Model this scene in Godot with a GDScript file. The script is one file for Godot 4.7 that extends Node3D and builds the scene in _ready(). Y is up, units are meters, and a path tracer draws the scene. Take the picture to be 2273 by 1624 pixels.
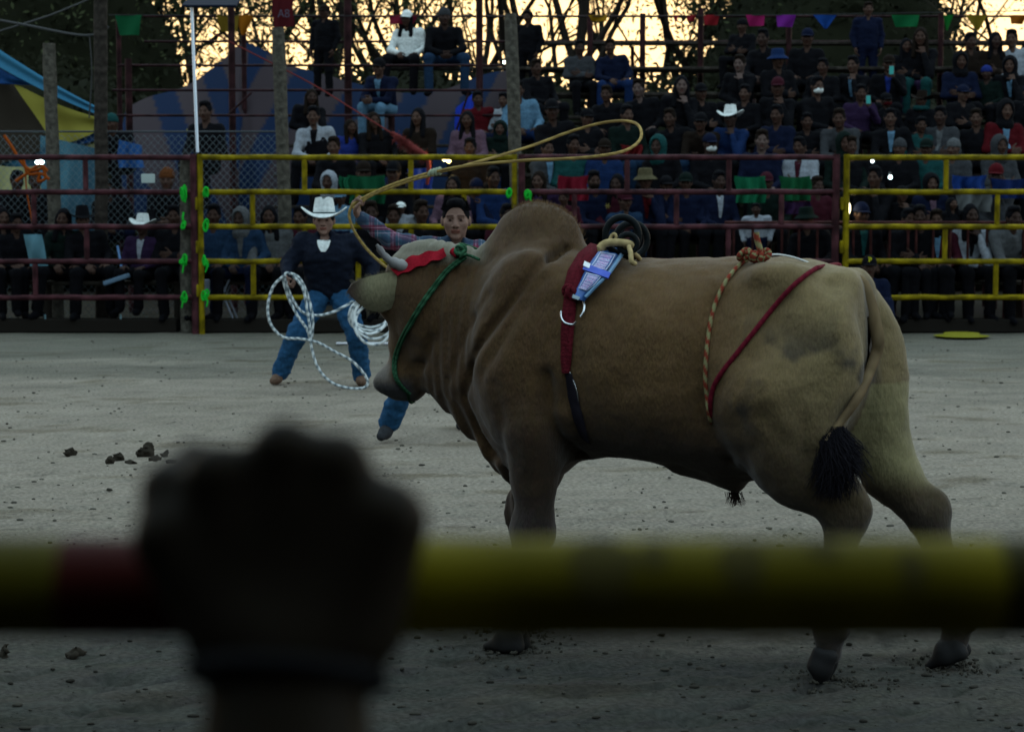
extends Node3D
# A dusk rodeo: a saddled zebu bull in a dirt ring, two ropers, a pipe fence, a crowded stand, trees against the afterglow.
const FOCAL := 4420.0        # focal length in units of the 2273-wide picture used for surveying
const EYE := 1.645
const FENCE_Z := -24.27
var tilt := atan(372.0 / FOCAL)
var names := {}
var mats := {}
var noise := FastNoiseLite.new()

func at(u: float, v: float, d: float) -> Vector3:      # the point d metres down the ring on the sight line of a survey mark
	var r := Vector3((u - 1136.5) / FOCAL, (812.0 - v) / FOCAL, -1.0).rotated(Vector3.RIGHT, -tilt)
	return Vector3(0, EYE, 0) + r * (d / -r.z)

func gnd(u: float, v: float) -> Vector3:
	var r := Vector3((u - 1136.5) / FOCAL, (812.0 - v) / FOCAL, -1.0).rotated(Vector3.RIGHT, -tilt)
	return Vector3(0, EYE, 0) + r * (-EYE / r.y)

# ---------------------------------------------------------------- shapes
class Field:                                             # smooth union of tapered capsules and ellipsoids
	var a := PackedVector3Array()
	var b := PackedVector3Array()
	var ra := PackedFloat32Array()
	var rb := PackedFloat32Array()
	var kk := PackedFloat32Array()
	var kind := PackedInt32Array()
	var mid := PackedVector3Array()
	var reach := PackedFloat32Array()
	var wrinkle := 0.0
	var freq := 9.0
	var n: FastNoiseLite
	func cap(p: Vector3, q: Vector3, r1: float, r2: float, k := 0.03) -> void:
		a.append(p); b.append(q); ra.append(r1); rb.append(r2); kk.append(k); kind.append(0)
		mid.append((p + q) / 2); reach.append(p.distance_to(q) / 2 + maxf(r1, r2))
	func ell(c: Vector3, r: Vector3, k := 0.03, cut := false) -> void:
		a.append(c); b.append(r); ra.append(0); rb.append(0); kk.append(k); kind.append(2 if cut else 1)
		mid.append(c); reach.append(maxf(r.x, maxf(r.y, r.z)))
	func d(p: Vector3) -> float:
		var best := 1e3
		for i in a.size():
			var k := kk[i]
			var o := kind[i]
			if o != 2 and p.distance_to(mid[i]) - reach[i] > best + k:
				continue
			var e: float
			if o == 0:
				var pa := p - a[i]
				var ba := b[i] - a[i]
				var h := clampf(pa.dot(ba) / maxf(ba.length_squared(), 1e-9), 0.0, 1.0)
				e = (pa - ba * h).length() - lerpf(ra[i], rb[i], h)
			else:
				var q := (p - a[i]) / b[i]
				var k0 := q.length()
				var k1 := (q / b[i]).length()
				e = k0 * (k0 - 1.0) / maxf(k1, 1e-6)
			if o == 2:
				var t := maxf(k - absf(best + e), 0.0) / k
				best = maxf(best, -e) + t * t * k * 0.25
			else:
				var t := maxf(k - absf(best - e), 0.0) / k
				best = minf(best, e) - t * t * k * 0.25
		if wrinkle > 0.0 and absf(best) < 0.06:
			best += wrinkle * n.get_noise_3dv(p * freq * Vector3(1.0, 1.6, 1.0))
		return best
	func lo() -> Vector3:
		var m := Vector3.ONE * 1e3
		for i in a.size():
			if kind[i] != 2: m = m.min(mid[i] - Vector3.ONE * reach[i])
		return m - Vector3.ONE * 0.03
	func hi() -> Vector3:
		var m := Vector3.ONE * -1e3
		for i in a.size():
			if kind[i] != 2: m = m.max(mid[i] + Vector3.ONE * reach[i])
		return m + Vector3.ONE * 0.03

class Build:                                             # collects geometry for one mesh
	var v := PackedVector3Array()
	var n := PackedVector3Array()
	var c := PackedColorArray()
	var t := PackedVector2Array()
	var ix := PackedInt32Array()
	func vert(p: Vector3, nn: Vector3, col := Color.WHITE, uv := Vector2.ZERO) -> int:
		v.append(p); n.append(nn); c.append(col); t.append(uv)
		return v.size() - 1
	func tri(i: int, j: int, k: int) -> void:            # wound so that the front is on the side of the normals
		if (v[j] - v[i]).cross(v[k] - v[i]).dot(n[i] + n[j] + n[k]) > 0.0:
			ix.append(i); ix.append(k); ix.append(j)
		else:
			ix.append(i); ix.append(j); ix.append(k)
	func quad(i: int, j: int, k: int, l: int) -> void:
		tri(i, j, k); tri(i, k, l)
	func flat(p: Array, col := Color.WHITE) -> void:     # a flat polygon of three or four corners
		var nn: Vector3 = (p[1] - p[0]).cross(p[2] - p[0]).normalized()
		var s := []
		for i in p.size():
			s.append(vert(p[i], nn, col, [Vector2(0, 0), Vector2(1, 0), Vector2(1, 1), Vector2(0, 1)][i]))
		tri(s[0], s[1], s[2])
		if p.size() == 4: tri(s[0], s[2], s[3])
	func box(xf: Transform3D, size: Vector3, bev := 0.0, col := Color.WHITE) -> void:
		var h := size / 2.0
		var e := minf(bev, minf(h.x, minf(h.y, h.z)) * 0.9)
		for ax in 3:
			for sg in [-1.0, 1.0]:
				var nn := Vector3.ZERO; nn[ax] = sg
				var q := []
				for k in [[-1, -1], [1, -1], [1, 1], [-1, 1]]:
					var p := Vector3.ZERO
					p[ax] = sg * h[ax]
					p[(ax + 1) % 3] = k[0] * (h[(ax + 1) % 3] - e)
					p[(ax + 2) % 3] = k[1] * (h[(ax + 2) % 3] - e)
					q.append(vert(xf * p, (xf.basis * nn).normalized(), col))
				quad(q[0], q[1], q[2], q[3])
		if e > 0.0:
			for ax in 3:                                  # chamfers along each axis
				for s1 in [-1.0, 1.0]:
					for s2 in [-1.0, 1.0]:
						var b1 := (ax + 1) % 3
						var b2 := (ax + 2) % 3
						var nn := Vector3.ZERO; nn[b1] = s1; nn[b2] = s2
						var q := []
						for k in [[-1, 0], [1, 0], [1, 1], [-1, 1]]:
							var p := Vector3.ZERO
							p[ax] = k[0] * (h[ax] - e)
							p[b1] = s1 * (h[b1] - (e if k[1] else 0.0))
							p[b2] = s2 * (h[b2] - (0.0 if k[1] else e))
							q.append(vert(xf * p, (xf.basis * nn).normalized(), col))
						quad(q[0], q[1], q[2], q[3])
	func bar(p: Vector3, q: Vector3, r: float, sides := 10, col := Color.WHITE, r2 := -1.0) -> void:
		tube([p, q], [r, r if r2 < 0 else r2], sides, true, col)
	func tube(pts: Array, rad, sides := 8, caps := true, col := Color.WHITE, col2 := Color.WHITE, twist := 0.0) -> void:
		var side := Vector3.ZERO
		var rows := []
		var run := 0.0
		for i in pts.size():
			var dir: Vector3 = (pts[mini(i + 1, pts.size() - 1)] - pts[maxi(i - 1, 0)]).normalized()
			if i == 0:
				side = dir.cross(Vector3.UP if absf(dir.y) < 0.9 else Vector3.RIGHT).normalized()
			else:
				side = (side - dir * side.dot(dir)).normalized()
				run += pts[i].distance_to(pts[i - 1])
			var up := dir.cross(side)
			var row := []
			var r: float = rad[i] if rad is Array else rad
			for j in sides + 1:
				var w := TAU * j / sides
				var nn := side * cos(w) + up * sin(w)
				var cc := col
				if twist > 0.0 and fposmod(run / twist + float(j) / sides, 1.0) > 0.5: cc = col2
				row.append(vert(pts[i] + nn * r, nn, cc, Vector2(float(j) / sides, run)))
			rows.append(row)
		for i in rows.size() - 1:
			for j in sides:
				quad(rows[i][j], rows[i][j + 1], rows[i + 1][j + 1], rows[i + 1][j])
		if caps:
			for e in [0, rows.size() - 1]:
				var dir: Vector3 = (pts[1] - pts[0] if e else pts[0] - pts[1]) if pts.size() == 2 else (pts[e] - pts[e - 1] if e else pts[0] - pts[1])
				dir = dir.normalized()
				var m := vert(pts[e], dir, col)
				var ring := []
				for j in sides:
					ring.append(vert(v[rows[e][j]], dir, c[rows[e][j]]))
				for j in sides:
					tri(m, ring[j], ring[(j + 1) % sides])
	func sheet(nu: int, nv: int, f: Callable, thick := 0.0, col := Color.WHITE) -> void:   # a curved sheet f(s, t) with its own thickness
		var base := v.size()
		var pts := PackedVector3Array()
		for i in nu + 1:
			for j in nv + 1:
				pts.append(f.call(float(i) / nu, float(j) / nv))
		var nr := PackedVector3Array()
		for i in nu + 1:
			for j in nv + 1:
				var du := pts[mini(i + 1, nu) * (nv + 1) + j] - pts[maxi(i - 1, 0) * (nv + 1) + j]
				var dv := pts[i * (nv + 1) + mini(j + 1, nv)] - pts[i * (nv + 1) + maxi(j - 1, 0)]
				nr.append(du.cross(dv).normalized())
		for face in (2 if thick > 0.0 else 1):
			var sg := 1.0 if face == 0 else -1.0
			for i in nu + 1:
				for j in nv + 1:
					var k := i * (nv + 1) + j
					vert(pts[k] + nr[k] * sg * thick / 2, nr[k] * sg, col, Vector2(float(i) / nu, float(j) / nv))
			var b0 := base + face * (nu + 1) * (nv + 1)
			for i in nu:
				for j in nv:
					quad(b0 + i * (nv + 1) + j, b0 + (i + 1) * (nv + 1) + j, b0 + (i + 1) * (nv + 1) + j + 1, b0 + i * (nv + 1) + j + 1)
		if thick > 0.0:
			var rim := []
			for i in nu: rim.append([i * (nv + 1), (i + 1) * (nv + 1)])
			for i in nu: rim.append([i * (nv + 1) + nv, (i + 1) * (nv + 1) + nv])
			for j in nv: rim.append([j, j + 1])
			for j in nv: rim.append([nu * (nv + 1) + j, nu * (nv + 1) + j + 1])
			for e in rim:
				flat([v[base + e[0]], v[base + e[1]], v[base + (nu + 1) * (nv + 1) + e[1]], v[base + (nu + 1) * (nv + 1) + e[0]]], col)
	func mesh() -> ArrayMesh:
		var arr := []
		arr.resize(Mesh.ARRAY_MAX)
		arr[Mesh.ARRAY_VERTEX] = v
		arr[Mesh.ARRAY_NORMAL] = n
		arr[Mesh.ARRAY_COLOR] = c
		arr[Mesh.ARRAY_TEX_UV] = t
		arr[Mesh.ARRAY_INDEX] = ix
		var m := ArrayMesh.new()
		m.add_surface_from_arrays(Mesh.PRIMITIVE_TRIANGLES, arr)
		return m

func net(o: Build, fn: Callable, lo: Vector3, hi: Vector3, cell: float, paint = null, slack := 1.0) -> void:   # surface nets over a distance field
	var nb := Vector3i(((hi - lo) / (cell * 4.0)).ceil())
	var sx := nb.x * 4 + 1
	var sy := nb.y * 4 + 1
	var sz := nb.z * 4 + 1
	var g := PackedFloat32Array()
	g.resize(sx * sy * sz)
	g.fill(1e5)
	var blocks := []
	var lim := cell * 3.6 * slack + cell
	for bx in nb.x:
		for by in nb.y:
			for bz in nb.z:
				var m: Vector3 = lo + Vector3(bx * 4 + 2, by * 4 + 2, bz * 4 + 2) * cell
				if absf(fn.call(m)) > lim: continue
				blocks.append(Vector3i(bx * 4, by * 4, bz * 4))
				for i in 5:
					for j in 5:
						var row := ((bx * 4 + i) * sy + by * 4 + j) * sz + bz * 4
						for k in 5:
							if g[row + k] > 9e4:
								g[row + k] = fn.call(lo + Vector3(bx * 4 + i, by * 4 + j, bz * 4 + k) * cell)
	var id := {}
	var first := o.v.size()
	var cells := []
	var st := [sy * sz, sz, 1]
	for bl in blocks:
		for i in 4:
			for j in 4:
				for k in 4:
					var p: int = ((bl.x + i) * sy + bl.y + j) * sz + bl.z + k
					var n0 := 0
					for q in 8:
						if g[p + (st[0] if q & 1 else 0) + (sz if q & 2 else 0) + (q >> 2)] < 0.0: n0 += 1
					if n0 == 0 or n0 == 8: continue
					var sum := Vector3.ZERO
					var cnt := 0
					for ax in 3:
						var s1: int = st[(ax + 1) % 3]
						var s2: int = st[(ax + 2) % 3]
						for e in 4:
							var p0: int = p + (s1 if e & 1 else 0) + (s2 if e & 2 else 0)
							var d0 := g[p0]
							var d1 := g[p0 + st[ax]]
							if (d0 < 0.0) != (d1 < 0.0):
								var off := Vector3.ZERO
								off[ax] = d0 / (d0 - d1)
								off[(ax + 1) % 3] = 1.0 if e & 1 else 0.0
								off[(ax + 2) % 3] = 1.0 if e & 2 else 0.0
								sum += off
								cnt += 1
					var w := lo + (Vector3(bl.x + i, bl.y + j, bl.z + k) + sum / cnt) * cell
					id[p] = o.v.size()
					o.v.append(w); o.n.append(Vector3.ZERO); o.t.append(Vector2.ZERO)
					o.c.append(paint.call(w) if paint != null else Color.WHITE)
					cells.append(p)
	for p in cells:
		for ax in 3:
			var d0 := g[p]
			var d1 := g[p + st[ax]]
			if (d0 < 0.0) == (d1 < 0.0): continue
			var s1: int = st[(ax + 1) % 3]
			var s2: int = st[(ax + 2) % 3]
			if not (id.has(p - s1) and id.has(p - s2) and id.has(p - s1 - s2)): continue
			var q := [id[p], id[p - s1], id[p - s1 - s2], id[p - s2]]
			if d0 > 0.0: q.reverse()
			var nn: Vector3 = (o.v[q[2]] - o.v[q[0]]).cross(o.v[q[3]] - o.v[q[1]])
			for z in 4: o.n[q[z]] += nn
			o.ix.append_array([q[0], q[2], q[1], q[0], q[3], q[2]])
	for i in range(first, o.v.size()):
		o.n[i] = o.n[i].normalized()

func soft(o: Build, f: Field, cell: float, paint = null) -> void:
	net(o, f.d, f.lo(), f.hi(), cell, paint, 1.15)

func curve(pts: Array, per := 6) -> Array:               # a smooth line through the points
	var o := []
	for i in pts.size() - 1:
		var p0: Vector3 = pts[maxi(i - 1, 0)]
		var p3: Vector3 = pts[mini(i + 2, pts.size() - 1)]
		for j in per:
			o.append((pts[i] as Vector3).cubic_interpolate(pts[i + 1], p0, p3, float(j) / per))
	o.append(pts[-1])
	return o

# ---------------------------------------------------------------- names and materials
func numbered(called: String) -> String:
	names[called] = names.get(called, -1) + 1
	return called if names[called] == 0 else "%s_%03d" % [called, names[called]]

func tag(o: Node, label: String, category: String, group := "") -> void:
	o.set_meta("label", label)
	o.set_meta("category", category)
	if group: o.set_meta("group", group)

func thing(called: String, label: String, category: String, where := Vector3.ZERO, turn := 0.0, group := "") -> Node3D:
	var o := Node3D.new()
	o.name = numbered(called)
	add_child(o)
	o.position = where
	o.rotation.y = turn
	tag(o, label, category, group)
	return o

func part(called: String, m: Mesh, material: Material, parent: Node) -> MeshInstance3D:
	var o := MeshInstance3D.new()
	o.name = numbered(called) if parent == self else called
	o.mesh = m
	o.material_override = material
	parent.add_child(o, true)
	return o

func single(called: String, m: Mesh, material: Material, label: String, category: String, group := "", where := Vector3.ZERO) -> MeshInstance3D:
	var o := part(called, m, material, self)
	o.position = where
	tag(o, label, category, group)
	return o

func structure(called: String, m: Mesh, material: Material, kind := "structure") -> MeshInstance3D:
	var o := part(called, m, material, self)
	o.set_meta("kind", kind)
	return o

func mat(r: float, g: float, b: float, rough := 0.85, metal := 0.0) -> StandardMaterial3D:   # real-world base colours, linear
	var key := "%.4f %.4f %.4f %.2f %.2f" % [r, g, b, rough, metal]
	if not mats.has(key):
		var m := StandardMaterial3D.new()
		m.albedo_color = Color(r, g, b).linear_to_srgb()
		m.roughness = rough
		m.metallic = metal
		if rough > 0.5 and metal == 0.0: m.metallic_specular = 0.16
		mats[key] = m
	return mats[key]

func grain(seed_: int, freq: float, lo: float, hi: float, fractal := 4, size := 256, bump := false) -> NoiseTexture2D:
	var n := FastNoiseLite.new()
	n.seed = seed_
	n.noise_type = FastNoiseLite.TYPE_SIMPLEX_SMOOTH
	n.frequency = freq
	n.fractal_octaves = fractal
	var t := NoiseTexture2D.new()
	t.width = size; t.height = size
	t.seamless = true
	t.noise = n
	t.as_normal_map = bump
	if bump: t.bump_strength = hi
	else:
		var gr := Gradient.new()
		gr.set_color(0, Color(lo, lo, lo)); gr.set_color(1, Color(hi, hi, hi))
		t.color_ramp = gr
	return t

func woven(m: StandardMaterial3D, tex: Texture2D, bump: Texture2D, scale: float, world := false) -> StandardMaterial3D:
	m = m.duplicate()
	m.albedo_texture = tex
	if bump:
		m.normal_enabled = true
		m.normal_texture = bump
	m.uv1_triplanar = true
	m.uv1_world_triplanar = world
	m.uv1_scale = Vector3.ONE * scale
	return m

# ---------------------------------------------------------------- the bull (its own axes: x ahead, y up, z to its right, away from us)
class Loft:
	var ax := 0
	var a0 := 0.0
	var a1 := 1.0
	var e := 2.3
	var c := PackedFloat32Array()
	var h := PackedFloat32Array()
	var w := PackedFloat32Array()
	const N := 80
	func _init(axis: int, rows: Array, expo := 2.3) -> void:     # rows of [place, far edge, near edge, half width]
		ax = axis; e = expo
		a0 = rows[0][0]; a1 = rows[-1][0]
		var seg := 0
		for i in N + 1:
			var t := lerpf(a0, a1, float(i) / N)
			while seg < rows.size() - 2 and t > rows[seg + 1][0]: seg += 1
			var f: float = (t - rows[seg][0]) / (rows[seg + 1][0] - rows[seg][0])
			var p = rows[maxi(seg - 1, 0)]; var q = rows[seg]; var r = rows[seg + 1]; var s = rows[mini(seg + 2, rows.size() - 1)]
			var o := []
			for k in [1, 2, 3]:
				var dt: float = r[0] - q[0]
				var m0: float = (r[k] - p[k]) / maxf(r[0] - p[0], 0.001) * dt
				var m1: float = (s[k] - q[k]) / maxf(s[0] - q[0], 0.001) * dt
				o.append((2 * f * f * f - 3 * f * f + 1) * q[k] + (f * f * f - 2 * f * f + f) * m0 + (3 * f * f - 2 * f * f * f) * r[k] + (f * f * f - f * f) * m1)
			c.append((o[0] + o[1]) / 2); h.append(maxf(absf(o[0] - o[1]) / 2, 0.01)); w.append(maxf(o[2], 0.01))
	func d(p: Vector3) -> float:
		var t := clampf((p[ax] - a0) / (a1 - a0), 0.0, 1.0)
		var over := absf(p[ax] - lerpf(a0, a1, t))
		var f := t * N
		var i := mini(int(f), N - 1)
		f -= i
		var hh := lerpf(h[i], h[i + 1], f)
		var ww := lerpf(w[i], w[i + 1], f)
		var q := pow(pow(absf(p[1 - ax] - lerpf(c[i], c[i + 1], f)) / hh, e) + pow(absf(p.z) / ww, e), 1.0 / e)
		var r := (q - 1.0) * minf(hh, ww)
		return sqrt(maxf(r, 0.0) ** 2 + over * over) if over > 1e-5 else r

var trunk: Loft
var skull: Loft
var flesh := Field.new()
var bull: Node3D
var creases := []

func blend(p: float, q: float, k: float) -> float:
	var t := maxf(k - absf(p - q), 0.0) / k
	return minf(p, q) - t * t * k * 0.25

func bull_d(p: Vector3) -> float:
	var r := trunk.d(p)
	r = blend(r, skull.d(p - Vector3(0, 0, 0.02)), 0.10)
	r = blend(r, flesh.d(p), 0.085)
	if absf(r) < 0.06:
		var az := absf(p.z)
		var m := Vector2(p.x, p.y)
		if az > 0.06:
			for cr in creases:
				var best := 1e3
				for i in cr.pts.size() - 1:
					var a: Vector2 = cr.pts[i]
					var ba: Vector2 = cr.pts[i + 1] - a
					var hh := clampf((m - a).dot(ba) / ba.length_squared(), 0.0, 1.0)
					best = minf(best, (m - a - ba * hh).length_squared())
				var x: float = best / (cr.wide * cr.wide)
				if x < 6.0: r += cr.deep * exp(-x)
		if p.x > 0.72 and p.x < 1.02 and p.y > 0.9:        # hanging folds of neck skin
			r += 0.0030 * sin(p.x * 150.0 + p.y * 9.0) * smoothstep(0.72, 0.8, p.x) * smoothstep(1.02, 0.95, p.x)
		if p.y < 0.95 and p.x > 0.6 and p.x < 1.0 and az < 0.14:   # folds of the dewlap
			r += 0.0070 * sin(p.x * 85.0 - p.y * 22.0) * smoothstep(0.95, 0.85, p.y)
		r += 0.010 * noise.get_noise_3dv(p * 4.5) + 0.003 * noise.get_noise_3dv(p * 16.0)
	return r

func crease(pts: Array, deep: float, wide: float) -> void:
	creases.append({"pts": pts, "deep": deep, "wide": wide})

func on_bull(u: float, v: float, lift := 0.0) -> Vector3:   # where a sight line first meets the hide, in the bull's own axes
	var inv := bull.transform.affine_inverse()
	var o := inv * Vector3(0, EYE, 0)
	var dir := (inv * at(u, v, 7.0) - o).normalized()
	var t := 6.0
	for i in 90:
		var q := bull_d(o + dir * t) - lift
		if q < 0.001: break
		t += maxf(q * 0.7, 0.001)
		if t > 8.6:
			t = 7.3
			break
	return o + dir * t

func over_bull(u: float, v: float, w: float) -> Vector3:    # the same sight line where it passes w metres to our side of the bull's spine
	var inv := bull.transform.affine_inverse()
	var o := inv * Vector3(0, EYE, 0)
	var dir := (inv * at(u, v, 7.0) - o)
	return o + dir * ((-w - o.z) / dir.z)

func hide_color(p: Vector3) -> Color:
	var n1 := noise.get_noise_3dv(p * 3.0)
	var n2 := noise.get_noise_3dv(p * 11.0 + Vector3(7, 3, 1))
	var c := Vector3(0.170, 0.098, 0.043)
	c = c.lerp(Vector3(0.098, 0.054, 0.026), smoothstep(0.25, 0.5, p.x) * smoothstep(1.2, 1.05, p.x) * 0.72)  # browner forequarters, darkened further for the shading at the front
	c = c.lerp(Vector3(0.30, 0.225, 0.110), smoothstep(-0.15, -0.62, p.x) * 0.85)
	c = c.lerp(Vector3(0.125, 0.075, 0.04), smoothstep(1.43, 1.52, p.y) * smoothstep(0.9, 0.6, p.x) * 0.85)      # rusty hump
	c = c.lerp(Vector3(0.25, 0.225, 0.165), smoothstep(1.39, 1.435, p.y) * smoothstep(0.70, 0.80, p.x))             # pale poll and crest, lightened for the sky light they catch
	c = c.lerp(Vector3(0.046, 0.030, 0.020), smoothstep(1.05, 0.74, p.y) * smoothstep(0.75, 0.6, p.x) * 0.75)      # belly colour darkened for the shade on its underside
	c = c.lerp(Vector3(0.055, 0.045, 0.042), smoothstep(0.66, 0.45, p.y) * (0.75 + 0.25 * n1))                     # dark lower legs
	c = c.lerp(Vector3(0.075, 0.07, 0.07), smoothstep(1.0, 0.93, p.y) * smoothstep(1.03, 1.08, p.x))               # slate muzzle
	c = c.lerp(Vector3(0.26, 0.24, 0.22), smoothstep(1.06, 1.0, p.y) * smoothstep(0.94, 0.98, p.y) * smoothstep(1.12, 1.16, p.x) * 0.7)
	if p.x < -0.3:                                                                                                # dung stains on thigh and buttock
		c = c.lerp(Vector3(0.055, 0.045, 0.038), clampf((n1 + 0.28 * n2 - 0.22) * 3.2, 0.0, 0.8) * smoothstep(1.3, 1.1, p.y))
		if absf(p.z) < 0.1 and p.y > 0.85: c = c.lerp(Vector3(0.09, 0.075, 0.075), 0.8 * smoothstep(0.1, 0.05, absf(p.z)) * smoothstep(-0.62, -0.68, p.x))
		if p.z > 0.05 and p.y < 1.0: c = c.lerp(Vector3(0.33, 0.285, 0.14), 0.8 * smoothstep(0.6, 0.7, p.y))
	var n3 := noise.get_noise_3dv(p * Vector3(30.0, 9.0, 30.0))
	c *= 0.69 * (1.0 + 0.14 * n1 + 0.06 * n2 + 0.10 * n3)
	return Color(c.x, c.y, c.z)

func build_bull() -> void:
	trunk = Loft.new(0, [[-0.67, 1.26, 1.06, 0.06], [-0.63, 1.37, 0.93, 0.17], [-0.56, 1.40, 0.80, 0.245], [-0.42, 1.43, 0.70, 0.285], [-0.25, 1.437, 0.655, 0.315],
		[0.0, 1.428, 0.69, 0.35], [0.2, 1.43, 0.71, 0.345], [0.35, 1.445, 0.70, 0.315], [0.5, 1.44, 0.66, 0.285], [0.63, 1.425, 0.65, 0.24], [0.73, 1.415, 0.70, 0.20],
		[0.82, 1.425, 0.79, 0.165], [0.9, 1.445, 0.86, 0.145], [0.98, 1.452, 0.94, 0.125], [1.05, 1.43, 1.05, 0.10], [1.10, 1.38, 1.15, 0.06]], 2.25)
	skull = Loft.new(1, [[0.878, 1.16, 1.07, 0.03], [0.892, 1.185, 1.05, 0.05], [0.935, 1.218, 1.03, 0.072], [0.985, 1.205, 1.015, 0.074], [1.035, 1.178, 0.985, 0.072],
		[1.10, 1.17, 0.945, 0.085], [1.2, 1.166, 0.92, 0.10], [1.3, 1.165, 0.92, 0.112], [1.37, 1.165, 0.95, 0.112], [1.42, 1.15, 0.98, 0.095], [1.452, 1.11, 1.02, 0.05]], 2.4)
	# hump
	flesh.ell(Vector3(0.585, 1.44, 0), Vector3(0.175, 0.182, 0.115), 0.09)
	flesh.ell(Vector3(0.535, 1.50, 0), Vector3(0.12, 0.12, 0.085), 0.05)
	for s in [-1.0, 1.0]:
		flesh.ell(Vector3(0.53, 1.10, s * 0.20), Vector3(0.20, 0.35, 0.105), 0.12)       # shoulder blade and muscle
		flesh.cap(Vector3(0.58, 1.05, s * 0.20), Vector3(0.49, 0.82, s * 0.215), 0.115, 0.105, 0.10)
		flesh.ell(Vector3(-0.50, 1.10, s * 0.20), Vector3(0.19, 0.25, 0.125), 0.10)       # haunch
		flesh.ell(Vector3(-0.35, 0.98, s * 0.235), Vector3(0.19, 0.24, 0.09), 0.08)
		flesh.ell(Vector3(-0.60, 1.33, s * 0.10), Vector3(0.055, 0.055, 0.06), 0.08)       # pin bones
		flesh.ell(Vector3(-0.40, 1.375, s * 0.20), Vector3(0.10, 0.05, 0.07), 0.08)        # hook bones
		flesh.ell(Vector3(1.04, 1.27, s * 0.10 + 0.02), Vector3(0.06, 0.10, 0.04), 0.06)   # cheek
	flesh.cap(Vector3(1.04, 1.425, -0.02), Vector3(0.86, 1.425, -0.06), 0.032, 0.026, 0.05)
	# near fore leg
	flesh.cap(Vector3(0.49, 0.82, -0.225), Vector3(0.505, 0.46, -0.19), 0.105, 0.068, 0.07)
	flesh.ell(Vector3(0.515, 0.44, -0.19), Vector3(0.082, 0.095, 0.075), 0.05)
	flesh.cap(Vector3(0.515, 0.42, -0.19), Vector3(0.550, 0.22, -0.185), 0.056, 0.043, 0.04)
	flesh.ell(Vector3(0.556, 0.155, -0.185), Vector3(0.055, 0.055, 0.050), 0.03)
	flesh.cap(Vector3(0.56, 0.15, -0.185), Vector3(0.59, 0.075, -0.185), 0.047, 0.046, 0.03)
	for s in [-1.0, 1.0]: flesh.ell(Vector3(0.505, 0.13, -0.185 + s * 0.025), Vector3(0.016, 0.02, 0.013), 0.012)
	# far fore leg, a step ahead
	flesh.cap(Vector3(0.53, 0.85, 0.20), Vector3(0.66, 0.50, 0.18), 0.105, 0.072, 0.07)
	flesh.ell(Vector3(0.685, 0.46, 0.175), Vector3(0.075, 0.095, 0.07), 0.05)
	flesh.cap(Vector3(0.68, 0.43, 0.175), Vector3(0.67, 0.17, 0.175), 0.058, 0.048, 0.04)
	flesh.cap(Vector3(0.67, 0.16, 0.175), Vector3(0.70, 0.075, 0.175), 0.056, 0.052, 0.03)
	# near hind leg, pushing off
	flesh.cap(Vector3(-0.39, 0.98, -0.235), Vector3(-0.48, 0.74, -0.225), 0.19, 0.140, 0.08)
	flesh.cap(Vector3(-0.47, 0.77, -0.225), Vector3(-0.625, 0.585, -0.215), 0.140, 0.078, 0.06)
	flesh.ell(Vector3(-0.655, 0.60, -0.215), Vector3(0.065, 0.085, 0.050), 0.04)
	flesh.cap(Vector3(-0.655, 0.66, -0.215), Vector3(-0.67, 0.59, -0.212), 0.030, 0.034, 0.05)
	flesh.cap(Vector3(-0.628, 0.55, -0.21), Vector3(-0.60, 0.27, -0.205), 0.066, 0.042, 0.04)
	flesh.ell(Vector3(-0.588, 0.185, -0.202), Vector3(0.056, 0.058, 0.052), 0.03)
	flesh.cap(Vector3(-0.585, 0.18, -0.20), Vector3(-0.585, 0.09, -0.20), 0.048, 0.045, 0.03)
	for s in [-1.0, 1.0]: flesh.ell(Vector3(-0.635, 0.165, -0.20 + s * 0.025), Vector3(0.018, 0.022, 0.014), 0.012)
	# far hind leg, stretched behind
	flesh.ell(Vector3(-0.56, 1.0, 0.21), Vector3(0.205, 0.32, 0.125), 0.09)
	flesh.cap(Vector3(-0.57, 0.92, 0.215), Vector3(-0.70, 0.68, 0.20), 0.165, 0.10, 0.07)
	flesh.cap(Vector3(-0.70, 0.68, 0.20), Vector3(-0.83, 0.54, 0.195), 0.098, 0.075, 0.05)
	flesh.ell(Vector3(-0.865, 0.555, 0.195), Vector3(0.06, 0.07, 0.05), 0.04)
	flesh.cap(Vector3(-0.845, 0.52, 0.19), Vector3(-0.94, 0.24, 0.185), 0.062, 0.043, 0.04)
	flesh.ell(Vector3(-0.958, 0.17, 0.185), Vector3(0.055, 0.056, 0.050), 0.03)
	for s in [-1.0, 1.0]: flesh.ell(Vector3(-1.012, 0.15, 0.185 + s * 0.025), Vector3(0.018, 0.022, 0.014), 0.012)
	flesh.cap(Vector3(-0.958, 0.17, 0.185), Vector3(-0.945, 0.08, 0.185), 0.048, 0.047, 0.03)
	# sheath and brisket
	flesh.cap(Vector3(-0.02, 0.72, 0), Vector3(-0.16, 0.665, 0), 0.07, 0.042, 0.08)
	flesh.cap(Vector3(-0.16, 0.665, 0), Vector3(-0.195, 0.62, 0), 0.04, 0.026, 0.03)
	flesh.ell(Vector3(0.60, 0.68, 0), Vector3(0.13, 0.085, 0.12), 0.09)
	flesh.cap(Vector3(0.66, 0.68, 0), Vector3(0.93, 0.915, 0), 0.05, 0.03, 0.07)          # dewlap
	flesh.ell(Vector3(1.16, 0.945, -0.055), Vector3(0.03, 0.022, 0.02), 0.02)
	flesh.ell(Vector3(1.215, 0.955, -0.035), Vector3(0.018, 0.018, 0.014), 0.015, true)    # nostril
	flesh.ell(Vector3(1.145, 1.235, -0.085), Vector3(0.03, 0.022, 0.022), 0.03)            # brow over the eye
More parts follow.
